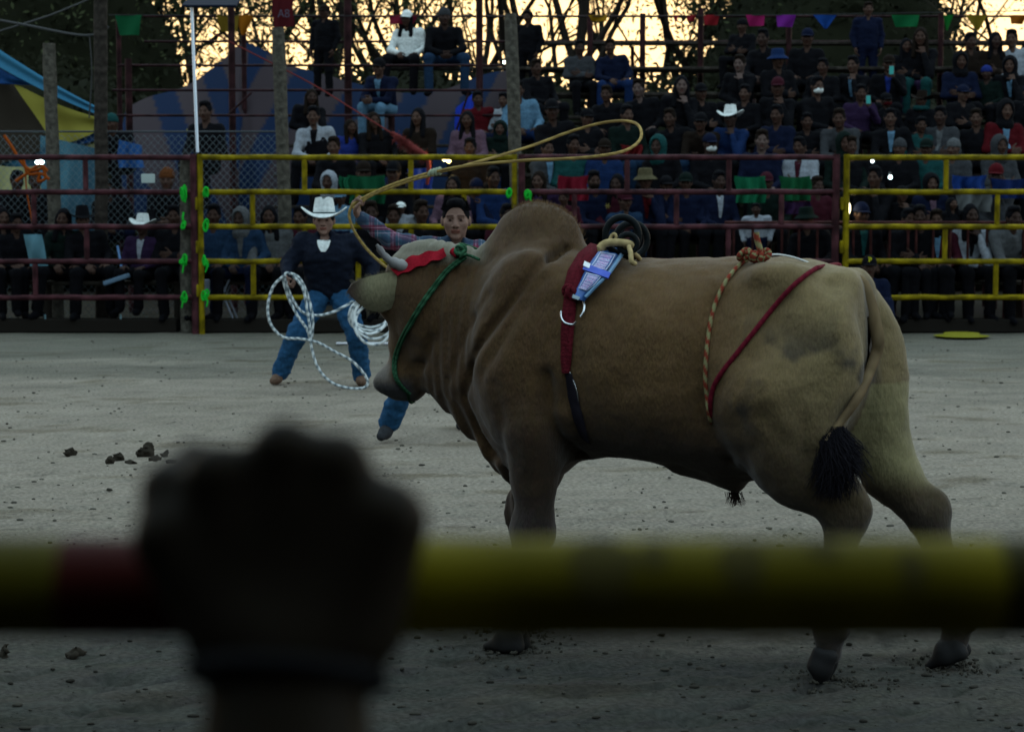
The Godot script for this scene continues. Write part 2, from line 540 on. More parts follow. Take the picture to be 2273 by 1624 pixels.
	crease([Vector2(0.43, 1.46), Vector2(0.57, 1.26), Vector2(0.73, 1.06), Vector2(0.80, 0.92), Vector2(0.76, 0.78), Vector2(0.68, 0.70)], 0.022, 0.018)
	for i in 5: crease([Vector2(0.47 + i * 0.035, 1.36 - i * 0.03), Vector2(0.56 + i * 0.04, 1.20 - i * 0.03), Vector2(0.62 + i * 0.04, 1.06 - i * 0.03)], 0.0042, 0.010)
	for i in 4: crease([Vector2(0.44 - i * 0.04, 1.30 - i * 0.02), Vector2(0.43 - i * 0.05, 1.12), Vector2(0.40 - i * 0.05, 0.92)], 0.0030, 0.012)
	crease([Vector2(0.45, 1.36), Vector2(0.56, 1.17), Vector2(0.66, 1.02)], 0.011, 0.022)
	crease([Vector2(0.41, 1.02), Vector2(0.41, 0.88), Vector2(0.37, 0.73)], 0.030, 0.030)
	crease([Vector2(0.66, 1.30), Vector2(0.78, 1.15), Vector2(0.86, 0.98)], 0.009, 0.016)
	crease([Vector2(0.60, 0.98), Vector2(0.58, 0.86), Vector2(0.60, 0.74)], 0.010, 0.03)
	crease([Vector2(-0.20, 1.30), Vector2(-0.15, 1.08), Vector2(-0.17, 0.90), Vector2(-0.24, 0.76)], 0.014, 0.030)
	crease([Vector2(-0.57, 1.34), Vector2(-0.53, 1.10), Vector2(-0.50, 0.95), Vector2(-0.53, 0.80)], 0.016, 0.032)
	crease([Vector2(-0.625, 1.30), Vector2(-0.64, 1.10), Vector2(-0.61, 0.93), Vector2(-0.60, 0.80)], -0.016, 0.026)
	crease([Vector2(-0.40, 0.92), Vector2(-0.50, 0.80), Vector2(-0.60, 0.66)], 0.010, 0.03)
	crease([Vector2(-0.44, 1.30), Vector2(-0.36, 1.10), Vector2(-0.33, 0.90)], 0.008, 0.035)
	crease([Vector2(0.94, 1.12), Vector2(0.98, 1.04), Vector2(1.04, 1.0)], 0.020, 0.022)
	crease([Vector2(0.91, 1.32), Vector2(0.905, 1.15), Vector2(0.93, 1.02)], 0.009, 0.03)
	crease([Vector2(1.20, 0.915), Vector2(1.10, 0.905), Vector2(1.05, 0.93)], 0.006, 0.008)
	crease([Vector2(0.52, 0.98), Vector2(0.52, 0.75)], 0.006, 0.03)

	bull = thing("bull", "grey brown humped bull in rope halter and red girth strap, crossing the ring", "bull", Vector3(0.62, 0, -7.12), PI - deg_to_rad(22.0))
	var b := Build.new()
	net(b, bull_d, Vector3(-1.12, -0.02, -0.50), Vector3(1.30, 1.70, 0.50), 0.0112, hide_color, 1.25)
	for s in [-1.0, 1.0]:                                  # ears: cupped leaves held out ahead and a little down
		var root := Vector3(1.04, 1.335, s * 0.10 + 0.02)
		var tip := Vector3(1.245, 1.315, s * 0.19)
		b.sheet(12, 8, func(t: float, q: float) -> Vector3:
			var wide := 0.064 * pow(sin(PI * clampf(0.12 + t * 0.86, 0.0, 1.0)), 0.75) + 0.006
			var y := (q - 0.5) * 2.0
			return root.lerp(tip, t) + Vector3(-0.01 * y, y * wide - 0.03 * sin(PI * t), s * (0.03 * (1.0 - y * y) * sin(PI * clampf(t + 0.1, 0.0, 1.0)))), 0.012)
		for i in range(b.v.size() - 9 * 13 * 2 - 4 * 40, b.v.size()):
			var t := clampf((b.v[i].x - 1.04) / 0.205, 0.0, 1.0)
			b.c[i] = Color(0.20, 0.18, 0.105).lerp(Color(0.075, 0.05, 0.04), smoothstep(0.6, 1.0, t))
	var er := RandomNumberGenerator.new()
	er.seed = 66
	for i in 700:                                          # hair along the rims of the ears
		var t := er.randf()
		var sd := -1.0 if er.randf() < 0.5 else 1.0
		var up := -1.0 if er.randf() < 0.5 else 1.0
		var wide := 0.064 * pow(sin(PI * clampf(0.12 + t * 0.86, 0.0, 1.0)), 0.75) + 0.006
		var p0 := Vector3(1.04, 1.335, sd * 0.10 + 0.02).lerp(Vector3(1.245, 1.315, sd * 0.19), t) + Vector3(-0.01 * up, up * wide - 0.03 * sin(PI * t), 0)
		b.tube([p0, p0 + Vector3(er.randf_range(0.2, 1.0), up * er.randf_range(0.1, 0.8), sd * er.randf_range(-0.2, 0.5)).normalized() * er.randf_range(0.008, 0.02)], [0.0008, 0.0003], 3, false, Color(0.12, 0.10, 0.06))
	var coat := woven(mat(1, 1, 1, 0.8), grain(5, 0.06, 0.80, 1.0, 4, 512), grain(6, 0.05, 0, 5.0, 3, 512, true), 2.6)
	coat.vertex_color_use_as_albedo = true
	coat.normal_scale = 0.45
	coat.uv1_scale = Vector3(3.4, 1.1, 3.4)
	coat.rim_enabled = true
	coat.rim = 0.25
	coat.rim_tint = 0.6
	part("body", b.mesh(), coat, bull)

	var hoof := mat(0.018, 0.017, 0.017, 0.6)             # cloven hooves
	for h in [[Vector3(0.60, 0, -0.185), 0.0, 0.0], [Vector3(0.71, 0, 0.175), 0.0, 0.0], [Vector3(-0.60, 0.0, -0.20), -1.15, 0.045], [Vector3(-0.945, 0.0, 0.185), -0.35, 0.015]]:
		for s in [-1.0, 1.0]:
			var hb := Build.new()
			var hf := Field.new()
			hf.cap(Vector3(-0.030, 0.060, s * 0.026), Vector3(0.020, 0.058, s * 0.025), 0.026, 0.024, 0.02)
			hf.cap(Vector3(-0.040, 0.022, s * 0.031), Vector3(0.020, 0.022, s * 0.031), 0.026, 0.026, 0.03)
			hf.cap(Vector3(0.015, 0.045, s * 0.028), Vector3(0.088, 0.010, s * 0.016), 0.027, 0.009, 0.02)
			hf.cap(Vector3(0.010, 0.018, s * 0.030), Vector3(0.088, 0.008, s * 0.016), 0.022, 0.008, 0.02)
			soft(hb, hf, 0.0065)
			var hm := part("hoof", hb.mesh(), hoof, bull)
			hm.position = h[0] + Vector3(0, h[2], 0)
			hm.rotation.z = h[1]
	var horn_m := mat(1, 1, 1, 0.5)
	horn_m.vertex_color_use_as_albedo = true
	for s in [-1.0, 1.0]:
		var hb := Build.new()
		var pts := curve([Vector3(1.02, 1.385, s * 0.075), Vector3(1.06, 1.395, s * 0.12), Vector3(1.11, 1.42, s * 0.14), Vector3(1.158, 1.472, s * 0.135)], 6)
		var rad := []
		for i in pts.size(): rad.append(0.031 * pow(1.0 - 0.86 * i / pts.size(), 0.85) + 0.0022 * sin(i * 2.1) + 0.0015 * sin(i * 0.9))
		hb.tube(pts, rad, 14)
		for i in hb.v.size(): hb.c[i] = Color(0.20, 0.19, 0.18).lerp(Color(0.07, 0.062, 0.06), smoothstep(1.04, 1.14, hb.v[i].x))
		part("horn", hb.mesh(), horn_m, bull)
	# tail hanging between the buttocks, its switch across the near leg
	var tp := curve([Vector3(-0.60, 1.36, 0), Vector3(-0.645, 1.33, 0.0), Vector3(-0.70, 1.17, -0.03), on_bull(1940, 800, 0.022), on_bull(1906, 880, 0.016), on_bull(1864, 940, 0.014), on_bull(1834, 982, 0.014)], 6)
	var dull: StandardMaterial3D = mat(1, 1, 1, 0.92).duplicate()
	dull.vertex_color_use_as_albedo = true
	var tb := Build.new()
	var tr := []
	for i in tp.size(): tr.append(lerpf(0.034, 0.010, pow(float(i) / tp.size(), 0.7)))
	tb.tube(tp, tr, 12)
	for i in tb.v.size(): tb.c[i] = Color(0.115, 0.080, 0.044) * (1.0 + 0.45 * noise.get_noise_3dv(tb.v[i] * 20.0))
	var tail := part("tail", tb.mesh(), dull, bull)
	var sb := Build.new()
	var rng := RandomNumberGenerator.new()
	rng.seed = 11
	for i in 2600:
		var along := rng.randf()
		var p0: Vector3 = (tp[-1] as Vector3).lerp(tp[-7], along * 0.9) + Vector3(rng.randfn(0, 0.010), 0, rng.randfn(0, 0.010))
		var fall := rng.randf_range(0.08, 0.22) * (1.0 - 0.3 * along)
		var out := Vector3(rng.randfn(-0.025, 0.035), -fall, rng.randfn(-0.01, 0.03))
		sb.tube([p0, p0 + out * 0.4 + Vector3(rng.randfn(-0.01, 0.008), -0.01, -0.012), p0 + out * 0.75 + Vector3(rng.randfn(-0.015, 0.01), -0.015, -0.008), p0 + out], [0.0011, 0.0014, 0.0011, 0.0003], 3, false)
	part("tail_switch", sb.mesh(), mat(0.007, 0.006, 0.008, 0.8), tail)
	# sheath tuft and hump fringe
	var fb := Build.new()
	for i in 70:
		var p0 := Vector3(-0.19 + rng.randfn(0, 0.012), 0.60, rng.randfn(0, 0.012))
		fb.tube([p0, p0 + Vector3(rng.randfn(0, 0.012), -rng.randf_range(0.03, 0.055), rng.randfn(0, 0.01))], [0.002, 0.0006], 3, false)
	part("sheath_tuft", fb.mesh(), mat(0.035, 0.02, 0.018), bull)
	var hb2 := Build.new()
	for i in 1600:
		var x := rng.randf_range(0.40, 0.66)
		var z := rng.randfn(0, 0.045)
		var y := 1.66
		while bull_d(Vector3(x, y, z)) > 0.0 and y > 1.4: y -= 0.004
		var p0 := Vector3(x, y - 0.004, z)
		var l := rng.randf_range(0.010, 0.022)
		hb2.tube([p0, p0 + Vector3(rng.randfn(-0.3, 0.35), 0.8, z * 5.0).normalized() * l], [0.0006, 0.0002], 3, false)
	part("hump_fringe", hb2.mesh(), mat(0.17, 0.105, 0.055), bull)

	dress_bull(rng)

func ring(center: Vector3, R: float, r: float, turn: Basis, from := 0.0, to := TAU, b: Build = null, sides := 10) -> Build:
	if b == null: b = Build.new()
	var pts := []
	for i in 41: pts.append(center + turn * (Vector3(cos(lerpf(from, to, i / 40.0)), sin(lerpf(from, to, i / 40.0)), 0) * R))
	b.tube(pts, r, sides, to - from < 6.2)
	return b

func strap(marks: Array, lift: float, thick: float, cols := 8) -> Build:   # a band laid on the hide; marks are [left u, left v, right u, right v]
	var b := Build.new()
	var n := (marks.size() - 1) * 5
	var grid := []
	for i in n + 1:
		var f := float(i) / n * (marks.size() - 1)
		var k := mini(int(f), marks.size() - 2)
		var m := []
		for q in 4: m.append(lerpf(marks[k][q], marks[k + 1][q], f - k))
		var row := []
		for j in cols + 1:
			var s := float(j) / cols
			var bulge := lift + thick * (1.0 - pow(absf(s * 2.0 - 1.0), 3.0))
			row.append(on_bull(lerpf(m[0], m[2], s), lerpf(m[1], m[3], s), bulge))
		grid.append(row)
	b.sheet(n, cols, func(t: float, s: float) -> Vector3: return grid[roundi(t * n)][roundi(s * cols)], 0.006)
	return b

func rope_round(marks: Array, r: float, b: Build, c1: Color, c2: Color, twist: float) -> void:   # a rope seen on the near side, closed round the far side
	var pts := []
	for m in marks: pts.append(on_bull(m[0], m[1], r * 0.6))
	var all := pts.duplicate()
	var low: Vector3 = pts[-1]
	all.append(Vector3(low.x, low.y - 0.05, low.z * 0.8))   # dives into the fold of the flank
	all.append(Vector3(low.x, low.y - 0.08, 0))
	all.append(Vector3(low.x, low.y - 0.05, -low.z * 0.8))
	for i in pts.size():
		var p: Vector3 = pts[pts.size() - 1 - i]
		all.append(Vector3(p.x, p.y, -p.z))
	all.append(all[0])
	b.tube(curve(all, 9), r, 8, false, c1, c2, twist)

func dress_bull(rng: RandomNumberGenerator) -> void:
	var dyed := mat(1, 1, 1, 0.8)
	dyed.vertex_color_use_as_albedo = true
	# green halter
	var b := Build.new()
	var g1 := Color(0.030, 0.088, 0.044); var g2 := Color(0.014, 0.044, 0.023)
	var hl := []
	for m in [[1030, 568], [1008, 584], [985, 605], [958, 640], [935, 672], [915, 705], [895, 740], [880, 775], [873, 805], [876, 835], [888, 855], [905, 872]]:
		hl.append(on_bull(m[0], m[1], 0.007))
	b.tube(curve(hl, 6), 0.0062, 8, true, g1, g2, 0.016)
	var off := []
	for p in hl: off.append(p + Vector3(-0.0105, -0.004, -0.002))
	b.tube(curve(off, 6), 0.0058, 8, true, g1, g2, 0.016)
	var mir := []
	for p in hl: mir.append(Vector3(p.x, p.y, 0.04 - p.z))
	b.tube(curve(mir, 6), 0.0062, 8, true, g1, g2, 0.016)
	b.tube(curve([hl[0], Vector3(0.88, 1.475, 0.0), mir[0]], 6), 0.0062, 8, true, g1, g2, 0.016)
	b.tube(curve([hl[-1], Vector3(1.09, 0.87, 0.02), mir[-1]], 6), 0.0062, 8, true, g1, g2, 0.016)
	var kn: Vector3 = on_bull(1022, 562, 0.012)
	for i in 5: ring(kn + Vector3(rng.randfn(0, 0.010), rng.randfn(0.0, 0.008), -0.002), 0.014, 0.0062, Basis(Vector3(rng.randf(), rng.randf(), rng.randf()).normalized(), rng.randf() * 6.0), 0.0, TAU, b)
	for i in b.c.size():
		if b.c[i] == Color.WHITE: b.c[i] = g1
	var fr: Vector3 = on_bull(1045, 568, 0.01)
	b.tube(curve([kn, fr, fr + Vector3(-0.04, -0.012, -0.015)], 5), 0.006, 6, true, g1, g2, 0.02)
	single("rope_halter", b.mesh(), dyed, "green rope halter knotted on the bull's poll and round its muzzle", "halter").transform = bull.transform
	# red cloth at the horns
	var rb := Build.new()
	var cl := []
	for m in [[868, 596, 882, 612], [905, 572, 920, 596], [945, 560, 955, 582], [985, 552, 990, 570]]: cl.append([on_bull(m[0], m[1], 0.012), on_bull(m[2], m[3], 0.010)])
	rb.sheet(18, 4, func(t: float, s: float) -> Vector3:
		var f := t * 3.0
		var k := mini(int(f), 2)
		return (cl[k][0] as Vector3).lerp(cl[k + 1][0], f - k).lerp((cl[k][1] as Vector3).lerp(cl[k + 1][1], f - k), s) + Vector3(0, 0.004 * sin(t * 20.0), -0.005 * sin(t * 13.0 + s * 4.0)), 0.004)
	rb.tube([on_bull(1003, 556, 0.008), on_bull(1016, 566, 0.008)], 0.014, 8)
	single("horn_cloth", rb.mesh(), woven(mat(0.36, 0.012, 0.025, 0.85), grain(9, 0.06, 0.75, 1.0), null, 6.0), "bright red cloth band tied round the base of the bull's horns", "cloth").transform = bull.transform
	# girth: a broad red upper strap, a narrow lower one, hooks, and the cinch below
	var cloth := woven(mat(0.135, 0.013, 0.021, 0.9), grain(8, 0.05, 0.55, 1.0), grain(12, 0.08, 0, 4.0, 3, 256, true), 5.0)
	var girth := thing("girth_strap", "dark red padded girth strap with metal hooks round the bull's chest", "strap")
	girth.transform = bull.transform
	part("upper_strap", strap([[1312, 540, 1348, 552], [1285, 562, 1325, 578], [1262, 600, 1300, 612], [1252, 640, 1288, 650], [1250, 655, 1272, 668]], 0.008, 0.022).mesh(), cloth, girth)
	part("lower_strap", strap([[1255, 640, 1277, 642], [1250, 690, 1277, 692], [1246, 740, 1272, 742], [1246, 800, 1267, 802], [1249, 828, 1263, 828]], 0.006, 0.012, 6).mesh(), cloth, girth)
	var kb := Build.new()
	for i in 3: ring(on_bull(1262 + i * 5, 645 + i * 4, 0.022), 0.017, 0.009, Basis(Vector3(rng.randf(), 1, rng.randf()).normalized(), i * 1.3), 0.0, TAU, kb)
	part("strap_knot", kb.mesh(), cloth, girth)
	var steel := mat(0.62, 0.64, 0.66, 0.22, 1.0)
	var hk := []
	for m in [[1245, 690], [1246, 703], [1252, 714], [1262, 719], [1273, 720], [1279, 714]]: hk.append(on_bull(m[0], m[1], 0.024))
	var mb := Build.new()
	mb.tube(curve(hk, 6), 0.0042, 8)
	part("hook", mb.mesh(), steel, girth)
	hk = []
	for m in [[1292, 664], [1297, 676], [1296, 690], [1289, 703]]: hk.append(on_bull(m[0], m[1], 0.012))
	mb = Build.new()
	mb.tube(curve(hk, 6), 0.0042, 8)
	part("hook", mb.mesh(), steel, girth)
	hk = []
	for m in [[1264, 826], [1272, 845], [1280, 866], [1284, 890]]: hk.append(on_bull(m[0], m[1], 0.006))
	mb = Build.new()
	mb.tube(curve(hk, 6), [0.005, 0.005, 0.0045, 0.0045, 0.004, 0.004, 0.004, 0.004, 0.004, 0.0035, 0.003, 0.003, 0.003, 0.003, 0.003, 0.003, 0.002, 0.002, 0.002], 8)
	part("hook", mb.mesh(), steel, girth)
	part("cinch", strap([[1256, 828, 1268, 828], [1262, 880, 1282, 880], [1274, 930, 1296, 935], [1290, 970, 1308, 985]], 0.004, 0.008, 5).mesh(), mat(0.012, 0.010, 0.014), girth)
	# blue riding pad with its printed panels
	var pad := thing("riding_pad", "bright blue padded strip with pink and white print behind the bull's hump", "pad")
	pad.transform = bull.transform
	var pb := strap([[1332, 543, 1390, 548], [1320, 560, 1379, 572], [1301, 590, 1352, 604], [1287, 622, 1324, 636], [1274, 648, 1303, 656], [1270, 660, 1296, 668]], 0.014, 0.026)
	part("padding", pb.mesh(), mat(0.012, 0.085, 0.30, 0.45), pad)
	for q in [[[1333, 560, 1366, 566], [1321, 580, 1354, 588], [1312, 592, 1345, 600]], [[1303, 606, 1335, 614], [1293, 626, 1318, 634], [1285, 640, 1302, 645]]]:
		var lb := strap(q, 0.044, 0.004, 6)
		var pm := mat(1, 1, 1, 0.4).duplicate()
		pm.albedo_texture = print_strokes(3 if q[0][0] == 1333 else 8)
		part("printed_panel", lb.mesh(), pm, pad)
	part("cross_band", strap([[1300, 585, 1356, 606], [1294, 598, 1350, 618]], 0.046, 0.004, 6).mesh(), mat(0.008, 0.05, 0.42, 0.4), pad)
	part("edge_piping", strap([[1380, 560, 1385, 563], [1350, 603, 1355, 607], [1318, 634, 1323, 638], [1298, 658, 1302, 660]], 0.036, 0.006, 3).mesh(), mat(0.10, 0.22, 0.36, 0.4), pad)
	part("tag", strap([[1298, 580, 1311, 586], [1295, 590, 1308, 596]], 0.05, 0.002, 3).mesh(), mat(0.75, 0.78, 0.8, 0.35), pad)
	part("label_patch", strap([[1273, 653, 1288, 660], [1271, 661, 1284, 666]], 0.044, 0.003, 3).mesh(), mat(0.25, 0.32, 0.36, 0.5), pad)
	# saddle top: rubber rings and pale cord
	var seat := thing("handle_rings", "black rubber rings lashed with pale cord on top of the bull's back", "rings")
	seat.transform = bull.transform
	var rubber := woven(mat(0.010, 0.013, 0.014, 0.55), grain(14, 0.08, 0.6, 1.0), null, 8.0)
	var face := Basis(Vector3.UP, PI + 0.35)
	part("rubber_ring", ring(over_bull(1381, 522, 0.12), 0.064, 0.0125, face.scaled_local(Vector3(0.92, 1.0, 1.0))).mesh(), rubber, seat)
	part("rubber_ring", ring(over_bull(1402, 532, 0.04), 0.060, 0.0125, Basis(Vector3.UP, PI + 0.7)).mesh(), rubber, seat)
	part("rubber_ring", ring(over_bull(1394, 540, 0.15), 0.032, 0.0105, face).mesh(), rubber, seat)
	var cb := Build.new()
	var pale := Color(0.36, 0.27, 0.13)
	cb.tube(curve([over_bull(1330, 552, 0.19), over_bull(1345, 540, 0.18), over_bull(1370, 538, 0.17), over_bull(1395, 541, 0.16), over_bull(1405, 548, 0.13)], 5), 0.014, 8, true, pale, pale * 0.8, 0.03)
	cb.tube(curve([over_bull(1352, 538, 0.17), over_bull(1357, 524, 0.16), over_bull(1364, 519, 0.16), over_bull(1368, 526, 0.16), over_bull(1364, 538, 0.16)], 5), 0.006, 8, true, pale, pale * 0.8, 0.03)
	cb.tube(curve([over_bull(1395, 544, 0.16), over_bull(1400, 560, 0.2), over_bull(1402, 580, 0.22), over_bull(1410, 585, 0.2)], 5), 0.009, 8, true, pale, pale * 0.8, 0.03)
	cb.tube(curve([over_bull(1385, 548, 0.15), over_bull(1412, 566, 0.1), over_bull(1420, 576, 0.05)], 5), 0.009, 8, true, pale, pale * 0.8, 0.03)
	cb.tube(curve([over_bull(1335, 548, 0.12), over_bull(1365, 556, 0.05), over_bull(1390, 556, -0.05), over_bull(1370, 552, -0.17)], 5), 0.022, 8, true, pale * 0.6, pale * 0.5, 0.03)
	part("cord", cb.mesh(), dyed, seat)
	# flank ropes
	var c1 := Color(0.17, 0.028, 0.018); var c2 := Color(0.19, 0.18, 0.085)
	var fb := Build.new()
	rope_round([[1660, 574], [1640, 590], [1618, 615], [1598, 650], [1583, 690], [1573, 740], [1568, 790], [1566, 840], [1570, 880], [1574, 915]], 0.0078, fb, c1, c2, 0.05)
	for i in 9:
		var o := over_bull(1648 + i * 6.5, 567 - 4 * sin(i * 0.9), 0.14)
		ring(o, 0.0145, 0.0088, Basis(Vector3(rng.randfn(0, 1), rng.randfn(0, 1), 0.4).normalized(), rng.randf() * 6.0), 0.0, TAU, fb)
		for k in range(fb.c.size() - 41 * 11, fb.c.size()): fb.c[k] = c1 if (k / 24 + i) % 3 < 2 else c2
	fb.tube(curve([over_bull(1690, 566, 0.14), over_bull(1686, 548, 0.14), over_bull(1681, 530, 0.14), over_bull(1679, 515, 0.14)], 5), 0.011, 8, true, c1, c2, 0.05)
	fb.tube(curve([over_bull(1704, 566, 0.14), over_bull(1730, 565, 0.10), over_bull(1765, 572, 0.06), over_bull(1798, 584, 0.05), over_bull(1816, 590, 0.05)], 5), 0.004, 6, true, Color(0.5, 0.5, 0.48))
	single("flank_rope", fb.mesh(), dyed, "red and yellow braided flank rope with a knot on the bull's back", "rope").transform = bull.transform
	var rr := Build.new()
	rope_round([[1814, 594], [1790, 610], [1755, 640], [1715, 685], [1675, 735], [1635, 785], [1600, 830], [1582, 865], [1577, 905]], 0.0085, rr, Color(0.115, 0.010, 0.018), Color(0.08, 0.007, 0.013), 0.03)
	single("bucking_rope", rr.mesh(), dyed, "plain dark red rope slanting from the bull's rump to its flank", "rope").transform = bull.transform

func print_strokes(s: int) -> ImageTexture:               # the worn print on the pad: blocky slanted strokes, pink edged white
	var im := Image.create(128, 96, false, Image.FORMAT_RGB8)
	im.fill(Color(0.10, 0.27, 0.48))
	var rng := RandomNumberGenerator.new()
	rng.seed = s
	var white := Color(0.74, 0.76, 0.84)
	var pink := Color(0.50, 0.08, 0.50)
	for y in 96:
		for x in 128:
			if x < 4 or x > 123 or y < 4 or y > 91: im.set_pixel(x, y, white)
	for letter in 5:                                       # letters as heavy bars, chevrons and crosses
		var x0 := 10 + letter * 23
		var form := (letter * 2 + s) % 4
		for y in range(14, 82):
			var t := (y - 14) / 68.0
			for x in 20:
				var f := x / 19.0
				var on := false
				match form:
					0: on = absf(f - 0.18) < 0.14 or absf(f - 0.82) < 0.14
					1: on = absf(absf(f - 0.5) * 2.0 - t) < 0.28
					2: on = absf(f - t) < 0.2 or absf(f - (1.0 - t)) < 0.2
					3: on = absf(f - 0.18) < 0.15 or absf(f - t) < 0.17 or absf(f - 0.85) < 0.13
				if on: im.set_pixel(x0 + x, y, pink if x % 5 > 1 and rng.randf() < 0.9 else white)
				elif rng.randf() < 0.55: im.set_pixel(x0 + x, y, white)
	return ImageTexture.create_from_image(im)

# ---------------------------------------------------------------- the ring, the fence and the stand
const MAROON := Vector3(0.090, 0.030, 0.036)
const YELLOW := Vector3(0.31, 0.23, 0.005)

func paint_m(c: Vector3, rough := 0.55) -> StandardMaterial3D:
	var key := "paint %s" % c
	if not mats.has(key):
		mats[key] = woven(mat(c.x, c.y, c.z, rough), grain(31, 0.02, 0.38, 1.0, 5), null, 0.7, true)
	return mats[key]

func ground_y(x: float, z: float) -> float:
	var p := Vector3(x, 0, z)
	var near := smoothstep(-16.0, -6.0, z)
	var y := 0.018 * noise.get_noise_3dv(p * 0.9) + 0.010 * noise.get_noise_3dv(p * Vector3(2.2, 1, 4.0)) * (0.5 + near)
	var q := noise.get_noise_3dv(p * Vector3(4.2, 1, 6.5) + Vector3(9, 0, 0))
	y -= (0.034 * smoothstep(0.28, 0.60, q) - 0.012 * smoothstep(0.2, 0.32, q) * (1.0 - smoothstep(0.32, 0.45, q))) * (0.35 + 0.65 * near)   # scuffs and hoof prints
	return y - 0.006

func build_place() -> void:
	build_ground()
	build_hills_and_trees()
	build_fence()
	build_tents()
	build_stand()
	build_small()
	build_foreground()

func build_ground() -> void:
	var xs := []
	var zs := []
	var x := -70.0
	while x < 70.0:
		xs.append(x)
		x += 0.065 if absf(x) < 4.2 else (0.3 if absf(x) < 9.0 else 3.0)
	var z := 12.0
	while z > -170.0:
		zs.append(z)
		z -= 2.0 if z > -4.0 else (0.055 if z > -13.0 else (0.13 if z > -24.5 else (1.0 if z > -40.0 else 10.0)))
	var b := Build.new()
	for zz in zs:
		for xx in xs:
			var p := Vector3(xx, 0, zz)
			var y := ground_y(xx, zz) if zz > -40.0 else -0.01
			var n1 := noise.get_noise_3dv(p * Vector3(0.35, 1, 1.1))
			var n2 := noise.get_noise_3dv(p * Vector3(2.0, 1, 5.0) + Vector3(5, 0, 2))
			var n3 := noise.get_noise_3dv(p * 9.0)
			var c := Vector3(0.270, 0.232, 0.186)
			c = c.lerp(Vector3(0.046, 0.046, 0.040), smoothstep(-11.5, -6.0, zz + n1 * 1.5))          # soil darkened toward the near rails, standing in for shade and lens falloff
			c = c.lerp(Vector3(0.150, 0.140, 0.112), smoothstep(-16.0, -22.0, zz + n1 * 2.0))        # shade of the stand painted into the earth by the far rails
			c = c.lerp(Vector3(0.035, 0.030, 0.022), smoothstep(-24.6, -25.6, zz))                    # earth colour darkened for the shade under the stand
			var n4 := noise.get_noise_3dv(p * Vector3(0.9, 1, 1.7) + Vector3(3, 0, 8))
			c *= 1.0 + 0.16 * n1 + 0.16 * n2 + 0.13 * n3 + 0.14 * n4
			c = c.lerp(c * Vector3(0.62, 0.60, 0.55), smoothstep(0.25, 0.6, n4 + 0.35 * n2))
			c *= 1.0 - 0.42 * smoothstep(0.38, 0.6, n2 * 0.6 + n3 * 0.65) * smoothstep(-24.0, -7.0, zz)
			var nn := Vector3(ground_y(xx - 0.02, zz) - ground_y(xx + 0.02, zz), 0.04, ground_y(xx, zz - 0.02) - ground_y(xx, zz + 0.02)).normalized() if zz > -40.0 else Vector3.UP
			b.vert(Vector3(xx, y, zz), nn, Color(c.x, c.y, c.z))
	var w := xs.size()
	for j in zs.size() - 1:
		for i in w - 1:
			b.ix.append_array([j * w + i, (j + 1) * w + i, (j + 1) * w + i + 1, j * w + i, (j + 1) * w + i + 1, j * w + i + 1])
	var m := woven(mat(1, 1, 1, 0.95), grain(21, 0.03, 0.66, 1.0, 5, 1024), grain(22, 0.05, 0, 6.0, 5, 1024, true), 0.9, true)
	m.vertex_color_use_as_albedo = true
	m.normal_scale = 0.8
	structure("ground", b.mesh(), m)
	# loose clods and pebbles
	var rng := RandomNumberGenerator.new()
	rng.seed = 77
	var lump := Build.new()
	var f := Field.new()
	f.ell(Vector3.ZERO, Vector3(1.0, 0.6, 0.8), 0.1)
	f.ell(Vector3(0.5, 0.1, 0.3), Vector3(0.6, 0.5, 0.5), 0.3)
	net(lump, f.d, Vector3(-1.4, -1.2, -1.3), Vector3(1.5, 1.2, 1.3), 0.36)
	var mm := MultiMesh.new()
	mm.transform_format = MultiMesh.TRANSFORM_3D
	mm.use_colors = true
	mm.mesh = lump.mesh()
	var n := 5200
	mm.instance_count = n
	for i in n:
		var zz := -5.0 - pow(rng.randf(), 1.7) * 18.5
		var xx := rng.randf_range(-0.30, 0.30) * -zz
		var s := 0.0022 + 0.011 * pow(rng.randf(), 4.0)
		mm.set_instance_transform(i, Transform3D(Basis(Vector3.UP, rng.randf() * TAU).scaled(Vector3(s * rng.randf_range(0.8, 1.9), s, s)), Vector3(xx, ground_y(xx, zz) + s * 0.3, zz)))
		var k := rng.randf_range(0.035, 0.11)
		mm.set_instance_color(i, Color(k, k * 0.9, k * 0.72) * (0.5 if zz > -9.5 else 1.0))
	var mi := MultiMeshInstance3D.new()
	mi.name = "loose_clods"
	mi.multimesh = mm
	var cm := mat(1, 1, 1, 0.95).duplicate()
	cm.vertex_color_use_as_albedo = true
	mi.material_override = cm
	add_child(mi)
	tag(mi, "loose clods and pebbles scattered over the ring", "clods")
	mi.set_meta("kind", "stuff")
	# earth kicked up round the hooves
	var kick := Build.new()
	for h in [[0.60, -0.185], [0.71, 0.175], [-0.605, -0.20], [-0.945, 0.185]]:
		var hp: Vector3 = Vector3(0.62, 0, -7.12) + Vector3(h[0], 0, h[1]).rotated(Vector3.UP, PI - deg_to_rad(22.0))
		for i in 150:
			var r := absf(rng.randfn(0.0, 0.11)) + 0.03
			var an := rng.randf() * TAU
			var cx := hp.x + r * cos(an)
			var cz := hp.z + r * sin(an)
			var sz := rng.randf_range(0.004, 0.013)
			kick.box(Transform3D(Basis(Vector3(rng.randf(), rng.randf(), rng.randf()).normalized(), rng.randf() * 6.0), Vector3(cx, ground_y(cx, cz) + sz * 0.3, cz)), Vector3(sz * 1.4, sz, sz), sz * 0.3)
	var km := structure("kicked_earth", kick.mesh(), mat(0.042, 0.038, 0.030, 0.95), "stuff")
	tag(km, "crumbs of earth kicked up round the bull's hooves", "clods")
	# dung
	var dk := mat(0.022, 0.018, 0.013, 0.9)
